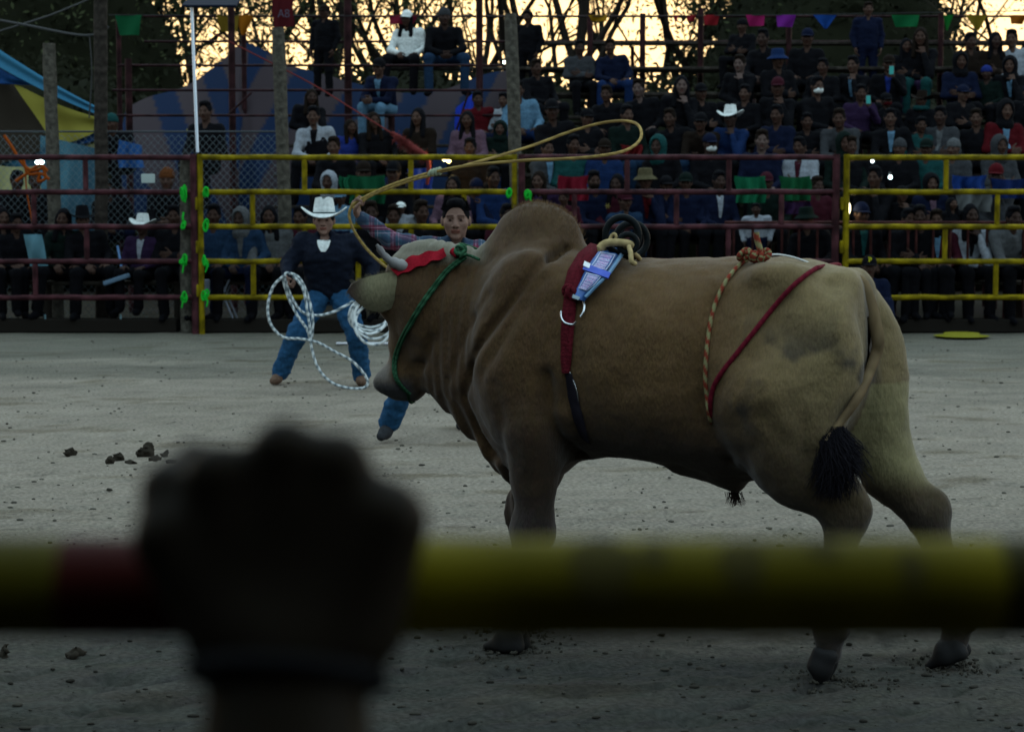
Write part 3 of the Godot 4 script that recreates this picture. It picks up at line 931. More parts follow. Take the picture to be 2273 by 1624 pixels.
	var spots := [[155, 1008, 20, "dung clump lying apart at the left of its row", 0.030], [262, 1017, 15, "small dark dung clump beside the flat one", 0.030], [241, 1027, 14, "lowest round dung clump, just below its neighbours", 0.026],
		[318, 1010, 30, "largest dung clump, with a lobe standing up", 0.042], [290, 1024, 18, "thin flat dung pat below the largest clump", 0.010], [345, 1018, 16, "flat dung pat touching the largest clump", 0.018],
		[368, 1011, 11, "reddish dung clump at the right of the row", 0.020], [378, 1024, 18, "thin dung pat at the right end of the row", 0.008], [165, 1450, 30, "dark dung pat in front of the row, below the painted bar", 0.02], [10, 1452, 16, "dark dung pat at the left edge below the painted bar", 0.02]]
	for s in spots:
		var p := gnd(s[0], s[1] + 3)
		var wide: float = s[2] / FOCAL * -p.z * 0.66
		var ff := Field.new()
		ff.n = noise; ff.wrinkle = 0.02; ff.freq = 24.0
		for i in 4: ff.ell(Vector3(rng.randfn(0, wide * 0.4), s[4] * 0.5, rng.randfn(0, wide * 0.4)), Vector3(wide * 0.6, s[4] * rng.randf_range(0.7, 1.2), wide * 0.5), 0.02)
		if s[2] == 30 and s[1] < 1100: ff.ell(Vector3(wide * 0.5, 0.05, 0), Vector3(0.03, 0.05, 0.03), 0.02)
		var db := Build.new()
		net(db, ff.d, Vector3(-wide * 2.2, -0.03, -wide * 2.2), Vector3(wide * 2.2, 0.14, wide * 2.2), 0.012)
		single("dung_clump", db.mesh(), dk, s[3], "dung", "dung on the ring floor", Vector3(p.x, ground_y(p.x, p.z), p.z))

func build_hills_and_trees() -> void:
	var b := Build.new()
	b.sheet(60, 6, func(s: float, t: float) -> Vector3:
		var xx := lerpf(-140.0, 140.0, s)
		var top := 5.6 + 3.2 * smoothstep(14.0, 24.0, xx) + 0.7 * sin(xx * 0.11) + 0.5 * noise.get_noise_1d(xx * 0.3)
		return Vector3(xx, top * sin(t * PI), -88.0 - 40.0 * t))
	structure("hill", b.mesh(), woven(mat(0.016, 0.014, 0.010), grain(41, 0.05, 0.5, 1.0), null, 0.2, true))
	thicket("undergrowth", "dark undergrowth along the foot of the trees behind the stand", -9.5, 10.5, -36.0, 3.35, 26, 20000, 3)
	thicket("tall_bushes", "tall black bushes behind the awning at the left", -14.0, -9.6, -41.0, 6.4, 8, 12000, 7)
	thicket("tall_bushes", "tall black bushes behind the pink and blue pennants", 5.9, 7.3, -42.0, 6.0, 4, 8000, 8)
	thicket("added_tree_belt", "unseen tree mass added to block low sky light on the left", -30.0, 10.0, -17.0, 11.0, 9, 0, 4, PI / 2)  # both belts added out of view to cut low sky light, right side open
	thicket("added_tree_belt", "unseen tree mass added to block low sky light behind the camera", -34.0, 12.0, 17.0, 11.0, 11, 0, 5)
	var bark := woven(mat(0.035, 0.028, 0.022), grain(42, 0.08, 0.5, 1.0), null, 3.0)
	var leaf := mat(0.030, 0.036, 0.016, 0.8).duplicate()
	leaf.backlight_enabled = true
	leaf.backlight = Color(0.05, 0.05, 0.015)
	var rng := RandomNumberGenerator.new()
	rng.seed = 909
	# [u of the foot, distance, lean, height, leaf count, spread, label]
	var list := [[60, 41, 0.0, 9.5, 9000, 3.3, "dense dark tree behind the blue and yellow tarp"], [-60, 44, 0.1, 9.0, 8000, 3.5, "dark tree at the left edge of the view"], [200, 46, -0.1, 10.0, 8000, 3.0, "dark tree behind the tall brown post"],
		[400, 43, -0.2, 9.5, 1900, 2.6, "thinner tree behind the white pole, glow showing through"], [560, 47, 0.1, 9.5, 3800, 2.6, "leafy tree behind the peak of the marquee"], [690, 44, 0.05, 9.5, 4200, 2.4, "leafy tree behind the dark standing spectator"],
		[800, 50, 0.0, 9.0, 1000, 2.4, "sparse tree left of the woman in white"], [905, 46, 0.15, 9.0, 1000, 2.4, "sparse tree behind the woman in white"], [1050, 45, -0.35, 9.5, 1500, 2.4, "tree of crossing bare limbs left of the pale post"],
		[1190, 44, -0.1, 9.5, 2200, 2.4, "tree behind the spectator right of the pale post"], [1250, 43, 0.2, 10.0, 900, 2.3, "forked bare trunk right of the pale post"], [1350, 46, 0.25, 9.5, 1500, 2.5, "tree with leaning trunks over the patterned sweater"],
		[1430, 45, 0.45, 9.5, 1700, 2.5, "strongly leaning tree left of the stand upright"], [1530, 47, 0.35, 9.5, 1900, 2.5, "leaning tree beside the bare stand upright"], [1670, 44, 0.1, 9.5, 5000, 2.6, "dense tree behind the pink flag"],
		[1800, 43, 0.0, 9.5, 6500, 2.6, "dense tree behind the blue flag"], [1950, 46, 0.0, 9.5, 4500, 2.4, "dark tree behind the man standing at the top"], [2080, 52, 0.1, 9.0, 700, 2.4, "sparse tree behind the green flags"], [2190, 50, 0.25, 9.0, 800, 2.4, "sparse tree behind the yellow flag"], [2280, 45, -0.1, 9.5, 2200, 2.6, "tree at the right edge of the view"]]
	for t in list:
		var foot := at(t[0], 440, t[1])
		foot.y = 0
		var o := thing("tree", t[6], "tree", foot, 0.0, "trees behind the stand")
		var tb := Build.new()
		var tips := []
		var stems := 2 if t[4] < 4000 else 1
		for sidx in stems:
			grow(tb, Vector3(sidx * 0.5, 0, 0), Vector3(t[2] + sidx * rng.randf_range(-0.35, 0.3), 1.0, rng.randf_range(-0.1, 0.1)).normalized(), t[3] * 0.45, 0.26 - 0.035 * stems, 0, tips, rng)
		part("trunk", tb.mesh(), bark, o)
		var lb := Build.new()
		for i in int(t[4] * (2.5 if t[4] > 2600 else 1.5)):
			var c: Vector3 = tips[rng.randi() % tips.size()] + Vector3(rng.randfn(0, 0.22), rng.randfn(0, 0.20), rng.randfn(0, 0.22))
			if t[4] > 4000 and rng.randf() < 0.6: c = Vector3(rng.randfn(0, t[5] * 0.55), rng.randf_range(1.2, t[3]), rng.randfn(0, t[5] * 0.4))
			var d := Vector3(rng.randfn(0, 1), rng.randfn(0, 1), rng.randfn(0, 1)).normalized()
			var e := d.cross(Vector3(rng.randf(), rng.randf(), 1).normalized()).normalized()
			var l := rng.randf_range(0.03, 0.085)
			lb.flat([c - d * l, c + e * l * 0.42, c + d * l, c - e * l * 0.42])
		part("crown", lb.mesh(), leaf, o)

func lumps(f: Field, rng: RandomNumberGenerator, count: int, x0: float, x1: float, z: float, deep: float, tall: float) -> void:
	for i in count:
		var h := tall * rng.randf_range(0.75, 1.12)
		f.ell(Vector3(lerpf(x0, x1, (i + rng.randf()) / count), h * 0.5, z + rng.randfn(0, deep)), Vector3(rng.randf_range(0.5, 0.9) * tall * 0.6, h * 0.55, rng.randf_range(0.5, 0.9) * tall * 0.4), 0.3)

func thicket(called: String, label: String, x0: float, x1: float, z: float, tall: float, count: int, leaves: int, seed_: int, turn := 0.0) -> void:   # a run of undergrowth nobody could count
	var rng := RandomNumberGenerator.new()
	rng.seed = seed_
	var f := Field.new()
	lumps(f, rng, count, x0, x1, z, 0.4, tall)
	f.n = noise
	var b := Build.new()
	net(b, f.d, Vector3(x0 - tall, -0.2, z - tall), Vector3(x1 + tall, tall * 1.3, z + tall), 0.45)
	for i in b.v.size(): b.v[i] += Vector3(noise.get_noise_3dv(b.v[i] * 1.3), noise.get_noise_3dv(b.v[i] * 1.3 + Vector3(40, 0, 0)), noise.get_noise_3dv(b.v[i] * 1.3 + Vector3(0, 40, 0))) * 0.35
	var core := b.v.size()
	for i in leaves:
		var k := rng.randi() % core
		if b.v[k].y < tall * 0.35: continue
		var c := b.v[k] + Vector3(rng.randfn(0, 0.25), rng.randfn(0.08, 0.22), rng.randfn(0, 0.25))
		var d := Vector3(rng.randfn(0, 1), rng.randfn(0, 1), rng.randfn(0, 1)).normalized()
		var e := d.cross(Vector3(rng.randf(), rng.randf(), 1).normalized()).normalized()
		var l := rng.randf_range(0.05, 0.13)
		b.flat([c - d * l, c + e * l * 0.42, c + d * l, c - e * l * 0.42])
	var o := part(called, b.mesh(), mat(0.009, 0.010, 0.005, 0.9), self)
	o.rotation.y = turn
	tag(o, label, "bushes")
	o.set_meta("kind", "stuff")

func grow(b: Build, p: Vector3, dir: Vector3, length: float, r: float, depth: int, tips: Array, rng: RandomNumberGenerator) -> void:
	var pts := [p]
	var rad := [r]
	var d := dir
	var steps := 5 if depth < 2 else 3
	for i in steps:
		d = (d + Vector3(rng.randfn(0, 0.10), rng.randfn(0.02, 0.06), rng.randfn(0, 0.10))).normalized()
		p += d * length / steps
		pts.append(p)
		rad.append(r * (1.0 - 0.42 * (i + 1) / steps))
		if depth > 1: tips.append(p)
	b.tube(pts, rad, 7 if depth < 2 else (4 if depth < 4 else 3), false)
	if depth == 5: return
	var kids := 3 if depth < 3 else 2
	for k in kids:
		var side := Vector3(rng.randfn(0, 1), 0.15, rng.randfn(0, 1)).normalized()
		grow(b, pts[rng.randi_range(steps - 2, steps)] if k else p, (d + side * rng.randf_range(0.35, 0.85)).normalized(), length * rng.randf_range(0.55, 0.78), rad[-1] * rng.randf_range(0.6, 0.92), depth + 1, tips, rng)

func rail_y(v: float) -> float:
	return at(1136, v, -FENCE_Z).y

func panel(called: String, label: String, cat: String, u0: float, u1: float, col: Vector3, stubs: Array, uprights: Array, group := "") -> Node3D:
	var x0 := at(u0, 440, -FENCE_Z).x
	var x1 := at(u1, 440, -FENCE_Z).x
	var o := thing(called, label, cat, Vector3(x0, 0, FENCE_Z), 0.0, group)
	var m := paint_m(col)
	var vs := [349, 426, 503, 580, 660]
	for i in 5:
		var b := Build.new()
		var pts := []
		for k in 13: pts.append(Vector3((x1 - x0) * k / 12.0, rail_y(vs[i]) + 0.008 * noise.get_noise_2d(x0 * 3.0 + k * 0.8, i * 7.0), 0))
		b.tube(pts, 0.034, 12)
		part("rail", b.mesh(), m, o)
	for s in stubs:
		var b := Build.new()
		var xx := at(s[0], 440, -FENCE_Z).x - x0
		b.bar(Vector3(xx, rail_y(vs[s[1]]) - 0.028, 0), Vector3(xx, rail_y(vs[s[1] + 1]) + 0.028, 0), 0.033, 12)
		part("stub", b.mesh(), m, o)
	for s in uprights:
		var b := Build.new()
		var xx := at(s[0], 440, -FENCE_Z).x - x0
		b.bar(Vector3(xx, -0.05, 0), Vector3(xx, rail_y(342), 0), s[1], 14)
		part("upright", b.mesh(), m, o)
		if s.size() > 2:
			for v in [452, 548, 645]:
				var h := Build.new()
				h.box(Transform3D(Basis(), Vector3(xx + s[2], rail_y(v), 0.01)), Vector3(0.05, 0.16, 0.06), 0.012)
				part("hinge", h.mesh(), m, o)
	return o

func build_fence() -> void:
	panel("fence_panel", "maroon pipe fence panel at the left, in front of the seated hat wearers", "fence", -260, 424, MAROON, [[190, 0], [74, 1], [190, 2], [74, 3], [-60, 0], [-60, 2]], [[430, 0.045]], "pipe panels round the ring")
	panel("gate", "yellow pipe gate between the maroon panels, behind the ropers", "gate", 441, 1143, YELLOW, [[676, 0], [912, 0], [560, 1], [794, 1], [1030, 1], [676, 2], [912, 2], [560, 3], [794, 3], [1030, 3]], [[444, 0.036, -0.045], [1142, 0.034]], "yellow gates")
	panel("fence_panel", "maroon pipe fence panel behind the bull's back", "fence", 1158, 1856, MAROON, [[1392, 0], [1618, 0], [1275, 1], [1502, 1], [1735, 1], [1392, 2], [1618, 2], [1275, 3], [1502, 3], [1735, 3]], [[1158, 0.042], [1856, 0.045]], "pipe panels round the ring")
	panel("gate", "yellow pipe gate at the right, beside the seated man in a cap", "gate", 1876, 2560, YELLOW, [[2100, 0], [2335, 0], [2215, 1], [2100, 2], [2335, 2], [2215, 3]], [[1879, 0.038, -0.05], [2555, 0.036]], "yellow gates")
	# posts
	var wood := woven(mat(0.115, 0.105, 0.085, 0.9), grain(51, 0.02, 0.5, 1.0, 5), grain(52, 0.05, 0, 5.0, 4, 256, true), 2.2)
	var dark := woven(mat(0.05, 0.042, 0.035, 0.9), grain(51, 0.02, 0.5, 1.0, 5), null, 2.2)
	for p in [[413, 348, 415, 742, 24.42, 0.082, wood, "thick brown wooden post at the hinge side of the middle gate"], [108, 96, 129, 745, 25.3, 0.083, wood, "grey wooden post standing clear of the left tarp, with a sawn top"],
		[222, -60, 226, 745, 25.4, 0.085, dark, "tall dark post carrying a rope, left of the white pole"], [617, 61, 642, 745, 25.2, 0.083, wood, "pale wooden post behind the man in the white hat"], [1133, 30, 1158, 745, 25.0, 0.082, wood, "pale wooden post above the bull's hump"]]:
		var b := Build.new()
		var top := at(p[0], p[1], p[4])
		var foot := at(p[2], p[3], p[4])
		foot.y = -0.1
		var pts := []
		var rad := []
		for i in 15:
			pts.append(top.lerp(foot, i / 14.0) + Vector3(0.008 * noise.get_noise_2d(i * 0.6, p[0]), 0, 0))
			rad.append(p[5] * (1.0 + 0.05 * noise.get_noise_2d(i * 0.9, p[0] + 50.0)) * (0.9 if i == 0 else 1.0))
		b.tube(pts, rad, 14)
		single("post", b.mesh(), p[6], p[7], "post", "wooden posts behind the fence")
	# chain link
	var x0 := at(-60, 440, 25.6).x
	var x1 := at(632, 440, 25.6).x
	var y1 := at(0, 292, 25.6).y
	var cl := thing("chain_link_fence", "galvanised chain link netting between the wooden posts at the left", "fence", Vector3(x0, 0, -25.6))
	var cb := Build.new()
	var cell := 0.088
	var n := int((x1 - x0) / cell)
	for i in n:
		for s in 2:
			var pts := []
			var y := 0.03
			var k := 0
			while y < y1:
				var side := (k + s) % 2
				pts.append(Vector3(i * cell + (cell * 0.5 * (1.0 if side else 0.0) + (0.5 * cell if s else 0.0)) , y, 0.004 * (1 if side else -1)))
				y += cell * 0.55
				k += 1
			cb.tube(pts, 0.0034, 3, false)
	var wire := part("wire_mesh", cb.mesh(), mat(0.13, 0.16, 0.175, 0.6, 0.0), cl)
	wire.set_meta("kind", "stuff")
	var rb := Build.new()
	rb.bar(Vector3(0, y1, 0), Vector3(x1 - x0, y1, 0), 0.012, 8)
	part("top_wire", rb.mesh(), mat(0.05, 0.055, 0.06, 0.6, 0.0), cl)
	# neon ties
	var neon := mat(0.010, 0.34, 0.025, 0.7)
	var rng := RandomNumberGenerator.new()
	rng.seed = 5
	var where := ["top", "second", "third", "lowest"]
	for i in 4:
		for s in 2:
			var u := [408, 456][s] as float
			var v := [426, 500, 580, 658][i] as float
			var c := at(u, v, 24.20)
			var b := Build.new()
			for k in 4: ring(c + Vector3(rng.randfn(0, 0.012), rng.randfn(0, 0.02), 0.012 * k), 0.030 + 0.006 * rng.randfn(), 0.012, Basis(Vector3(rng.randf_range(-0.6, 0.6), 1.0, rng.randf_range(-0.4, 0.4)).normalized(), rng.randf_range(-0.9, 0.9)).scaled_local(Vector3(0.7, 1.5 + 0.3 * rng.randfn(), 1)), 0.0, TAU, b, 7)
			if rng.randf() < 0.6: b.tube(curve([c, c + Vector3(rng.randf_range(-0.03, 0.03), -0.06, 0.03), c + Vector3(rng.randf_range(-0.03, 0.03), -0.09 - rng.randf() * 0.05, 0.03)], 5), 0.010, 7)
			if i == 1 and s == 0: b.tube(curve([c, c + Vector3(-0.01, 0.08, 0.03), c + Vector3(0.0, 0.16, 0.02)], 5), 0.013, 7)
			single("rope_tie", b.mesh(), neon, "%s neon green rope tie %s" % [where[i], ["on the maroon panel at the brown post", "on the yellow gate by the brown post"][s]], "rope tie", "green ties at the gate post")
	for q in [[1130, 428, "neon green rope tie at the far end of the middle gate"], [1172, 432, "neon green rope tie with a long loose end, above the bull's hump"]]:
		var c := at(q[0], q[1], 24.20)
		var b := Build.new()
		for k in 4: ring(c + Vector3(rng.randfn(0, 0.01), rng.randfn(0, 0.015), 0.012 * k), 0.032, 0.012, Basis(Vector3(0.3 * rng.randfn(), 1, 0).normalized(), rng.randf_range(-0.9, 0.9)).scaled_local(Vector3(0.7, 1.4, 1)), 0.0, TAU, b, 7)
		if q[0] == 1172: b.tube(curve([c, c + Vector3(0.03, -0.06, 0.02), c + Vector3(0.07, -0.16, 0.02)], 5), 0.012, 7)
		single("rope_tie", b.mesh(), neon, q[2], "rope tie", "green ties at the gate post")
	# crowd barrier behind the right gate
	var bx := at(1610, 440, 24.75).x
	var bar := thing("crowd_barrier", "rusty red crowd barrier of upright bars behind the right gate", "barrier", Vector3(bx, 0, -24.75))
	var rust := paint_m(Vector3(0.085, 0.026, 0.024))
	for u in [1630, 1672, 1737, 1775, 1816, 1896, 1935, 1977, 2018, 2036, 2074, 2112, 2151, 2193, 2234, 2275]:
		var b := Build.new()
		var xx := at(u, 440, 24.75).x - bx
		b.bar(Vector3(xx, at(0, 718, 24.75).y, 0), Vector3(xx, at(0, 496, 24.75).y, 0), 0.017, 8)
		part("bar", b.mesh(), rust, bar)
	for v in [494, 719]:
		var b := Build.new()
		b.bar(Vector3(0, at(0, v, 24.75).y, 0), Vector3(at(2300, 440, 24.75).x - bx, at(0, v, 24.75).y, 0), 0.022, 8)
		part("rail", b.mesh(), rust, bar)
	for u in [1620, 2026, 2100, 2290]:
		var b := Build.new()
		var xx := at(u, 440, 24.75).x - bx
		b.bar(Vector3(xx, -0.02, 0), Vector3(xx, at(0, 719, 24.75).y, 0), 0.018, 8)
		part("foot", b.mesh(), mat(0.12, 0.14, 0.15, 0.5, 0.4), bar)

func drape(called: String, label: String, cat: String, quad: Array, d: float, m: Material, sag := 0.05, group := "", bulge := 0.05) -> MeshInstance3D:   # a hung cloth between four surveyed corners, d metres off
	var b := Build.new()
	var p := []
	for q in quad: p.append(at(q[0], q[1], d + (q[2] if q.size() > 2 else 0.0)))
	var c: Vector3 = (p[0] + p[1] + p[2] + p[3]) / 4
	var k := fposmod(quad[0][0] * 0.37, 6.0)
	b.sheet(24, 14, func(s: float, t: float) -> Vector3:
		var e := (p[0] as Vector3).lerp(p[1], s).lerp((p[3] as Vector3).lerp(p[2], s), t) - c
		return e + Vector3(0.01 * sin(t * 7.0 + k), -sag * sin(PI * s) * (1.0 - t), bulge * (0.5 * sin(s * 9.0 + k) + 0.35 * sin(s * 21.0 + t * 3.0 + k)) * (0.3 + t)), 0.004)
	return single(called, b.mesh(), m, label, cat, group, c)

func build_tents() -> void:
	var blue := woven(mat(0.013, 0.055, 0.17, 0.7), grain(61, 0.02, 0.7, 1.0), null, 0.8)
	var teal := mat(0.030, 0.125, 0.21, 0.7)
	var gold := mat(0.20, 0.175, 0.03, 0.7)
	var straw := mat(0.16, 0.145, 0.06, 0.8)
	# left awning, striped
	var aw := thing("awning", "blue and yellow striped awning sloping down at the left edge", "awning", at(60, 220, 27.5))
	var org := aw.position
	var strips := [["stripe", teal, [[-60, 70], [235, 248], [235, 262], [-60, 115]]], ["stripe", blue, [[-60, 116], [92, 190], [30, 186], [-60, 165]]], ["stripe", gold, [[28, 183], [240, 268], [240, 276], [122, 322]]],
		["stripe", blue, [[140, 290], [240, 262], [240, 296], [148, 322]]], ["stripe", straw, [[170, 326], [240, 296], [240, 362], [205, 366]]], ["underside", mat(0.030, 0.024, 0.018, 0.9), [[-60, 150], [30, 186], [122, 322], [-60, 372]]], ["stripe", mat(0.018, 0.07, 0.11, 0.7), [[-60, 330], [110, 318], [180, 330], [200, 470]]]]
	for i in strips.size():
		var q = strips[i]
		var p := []
		for k in 4: p.append(at(q[2][k][0], q[2][k][1], 27.5 + 0.06 * i) - org)
		var b := Build.new()
		b.sheet(18, 10, func(s: float, t: float) -> Vector3: return (p[0] as Vector3).lerp(p[1], s).lerp((p[3] as Vector3).lerp(p[2], s), t) + Vector3(0, -0.05 * sin(PI * s), 0.03 * sin(s * 11.0 + i) + 0.02 * sin(t * 8.0)), 0.005)
		part(q[0], b.mesh(), q[1], aw)
	drape("cloth", "pale straw coloured cloth behind the two dark heads at the far left", "cloth", [[-40, 362], [118, 362], [100, 435], [-40, 445]], 27.3, mat(0.26, 0.25, 0.12, 0.7))
	drape("tarp", "dull blue tarp hanging between the first post and the chain link", "tarp", [[88, 300], [215, 330], [205, 560], [95, 560]], 26.6, mat(0.028, 0.065, 0.095, 0.7), 0.0)
	drape("tarp", "bright blue cloth over the bent figure behind the chain link", "tarp", [[262, 310], [312, 322], [318, 372], [262, 372]], 26.4, mat(0.016, 0.065, 0.20, 0.7), 0.0)
	# peaked marquee, striped blue and dusty mauve
	var b := Build.new()
	var ridge := [[280, 240], [330, 215], [410, 192], [480, 145], [525, 104], [545, 95], [580, 108], [640, 143], [720, 165], [790, 185], [880, 205], [980, 200], [1060, 170], [1110, 158], [1150, 160]]
	var org2 := at(700, 300, 31.0)
	var top := []
	for r in ridge: top.append(at(r[0], r[1], 31.6) - org2)
	top = curve(top, 11)
	b.sheet(top.size() - 1, 84, func(s: float, t: float) -> Vector3:
		var p: Vector3 = top[roundi(s * (top.size() - 1))]
		return Vector3(p.x + 0.15 * t * sin(s * 5.0), lerpf(p.y, 1.2 - org2.y, t), p.z + 1.5 * sin(t * PI * 0.5) - (0.10 * sin(s * 34.0 + t * 2.0) + 0.05 * sin(s * 77.0 - t * 5.0)) * t), 0.008)
	for i in b.v.size():
		var u := 700.0 + b.v[i].x * FOCAL / 31.0
		var y := (at(0, 95, 31.0).y - org2.y - b.v[i].y)
		var f := fposmod((u - 545.0) * 0.0150 + (y * 0.95 if u > 545.0 else -y * 1.05) + 0.1, 2.0)
		var mauve := Color(0.034, 0.026, 0.030)
		var deep := Color(0.0045, 0.012, 0.036)
		b.c[i] = deep if f < 0.88 else mauve
	var tent_m := mat(1, 1, 1, 0.7).duplicate()
	tent_m.vertex_color_use_as_albedo = true
	single("marquee", b.mesh(), tent_m, "peaked marquee roof striped dark blue and dusty mauve behind the stand", "marquee", "", org2)
	drape("tarp", "pale yellow flap hanging from the marquee left of the white pole", "tarp", [[412, 286], [462, 282], [460, 330], [442, 342]], 29.0, straw, 0.0)
	drape("tarp", "vivid blue tarp behind the woman in pink", "tarp", [[1010, 240], [1052, 205], [1048, 318], [1012, 325]], 28.6, mat(0.018, 0.045, 0.40, 0.6), 0.0)
	drape("tarp", "vivid blue tarp slung below the man in white shoes", "tarp", [[905, 375], [960, 372], [960, 420], [908, 420]], 26.2, mat(0.015, 0.035, 0.20, 0.6), 0.0)

func build_stand() -> void:
	var steel := paint_m(Vector3(0.045, 0.016, 0.018))
	var ply := woven(mat(0.06, 0.05, 0.042, 0.9), grain(51, 0.02, 0.5, 1.0, 5), null, 1.5)
	var x0 := at(1150, 440, 27.0).x
	var x1 := 9.0
	var st := thing("grandstand", "dark tiered plank stand full of spectators on the right", "grandstand", Vector3(x0, 0, -25.5))
	for k in range(1, 9):
		var b := Build.new()
		b.box(Transform3D(Basis(), Vector3((x1 - x0) / 2, seat_y(k) - 0.03, row_z(k) + 25.5 - 0.03)), Vector3(x1 - x0, 0.045, 0.30), 0.008)
		part("seat_plank", b.mesh(), ply, st)
		b = Build.new()
		b.box(Transform3D(Basis(), Vector3((x1 - x0) / 2, seat_y(k) - 0.47, row_z(k) + 25.5 + 0.33)), Vector3(x1 - x0, 0.04, 0.30), 0.008)
		part("foot_plank", b.mesh(), ply, st)
	for i in 6:
		var xx := i * (x1 - x0) / 5.0
		for k in range(1, 9):
			var b := Build.new()
			b.bar(Vector3(xx, 0, row_z(k) + 25.5 - 0.16), Vector3(xx, seat_y(k) - 0.06, row_z(k) + 25.5 - 0.16), 0.03, 8)
			part("leg", b.mesh(), steel, st)
		var b2 := Build.new()
		b2.bar(Vector3(xx, seat_y(1) - 0.5, row_z(1) + 25.5), Vector3(xx, seat_y(8) - 0.5, row_z(8) + 25.5), 0.03, 8)
		part("stringer", b2.mesh(), steel, st)
	# open scaffold in the middle
	var sx := at(240, 440, 28.0).x
	var sc := thing("scaffold", "maroon scaffold of thin rails and planks in front of the marquee", "scaffold", Vector3(sx, 0, -28.4))
	var ex := x0 - sx - 0.1
	for q in [[145, 28.9], [200, 28.4], [256, 28.0], [92, 30.9], [36, 30.9]]:
		var b := Build.new()
		b.bar(Vector3(0 if q[0] > 100 else 0.0, at(0, q[0], q[1]).y, 28.4 - q[1]), Vector3(ex if q[0] > 100 else 14.5, at(0, q[0], q[1]).y, 28.4 - q[1]), 0.018, 8)
		part("rail", b.mesh(), steel, sc)
	for q in [[512, -30, 28.8, 0.05], [771, -30, 30.8, 0.06], [868, 190, 28.8, 0.05], [1064, -20, 28.8, 0.05], [284, 130, 28.8, 0.05], [262, 40, 30.8, 0.04], [540, 40, 30.8, 0.04]]:
		var b := Build.new()
		var p := at(q[0], q[1], q[2])
		b.bar(Vector3(p.x - sx, 0, 28.4 - q[2]), Vector3(p.x - sx, p.y, 28.4 - q[2]), q[3], 8)
		part("upright", b.mesh(), steel, sc)
	for q in [[1310, 30], [1556, 18], [1752, 38], [2090, 30], [1427, 30]]:
		var b := Build.new()
		var p := at(q[0], q[1], 30.85)
		b.bar(Vector3(p.x - sx, 0, -2.45), Vector3(p.x - sx, p.y, -2.45), 0.045, 8)
		part("upright", b.mesh(), steel, sc)
	for k in [2, 3, 4, 7]:
		var b := Build.new()
		b.box(Transform3D(Basis(), Vector3(ex / 2 + (1.2 if k < 7 else 1.8), seat_y(k) - 0.03, row_z(k) + 28.4 - 0.03)), Vector3(ex - (2.4 if k < 7 else 3.6), 0.04, 0.24), 0.008)
		part("plank", b.mesh(), ply, sc)
	for q in [[[505, 255], [558, 205]], [[1040, 205], [1000, 330]]]:
		var b := Build.new()
		b.bar(at(q[0][0], q[0][1], 28.5) - sc.position, at(q[1][0], q[1][1], 28.5) - sc.position, 0.015, 8)
		part("brace", b.mesh(), steel, sc)

func seat_y(k: int) -> float:
	return [0.62, 1.10, 1.56, 1.99, 2.41, 2.83, 3.20, 3.62, 4.05][k]

func row_z(k: int) -> float:
	return -24.95 - 0.72 * k - (0.25 if k else 0.0)

func lamp(label: String, c: Vector3, size: Vector3, col: Color, glow: float, energy: float) -> void:
	var o := thing("lamp", label, "lamp", c)
	var f := Field.new()
	f.ell(Vector3.ZERO, size, 0.01)
	var b := Build.new()
	var cell := minf(size.x, minf(size.y, size.z)) / 2.0
	net(b, f.d, -size * 1.5, size * 1.5, cell)
	var m := StandardMaterial3D.new()
	m.albedo_color = Color(0.8, 0.8, 0.8)
	m.emission_enabled = true
	m.emission = col
	m.emission_energy_multiplier = glow
	part("bulb", b.mesh(), m, o)
	var h := Build.new()
	h.box(Transform3D(Basis(), Vector3(0, size.y * 0.9 + 0.02, -size.z - 0.02)), Vector3(size.x * 1.4, 0.04, 0.05), 0.008)
	part("housing", h.mesh(), mat(0.03, 0.03, 0.03, 0.5), o)
	if energy > 0.0:
		var l := OmniLight3D.new()
		l.name = "lamp_light"
		l.position = Vector3(0, 0, size.z + 0.05)
		l.light_color = col
		l.light_energy = energy
		l.light_size = size.y
		l.omni_range = 30.0
		l.omni_attenuation = 2.0
		l.shadow_enabled = true
		o.add_child(l)

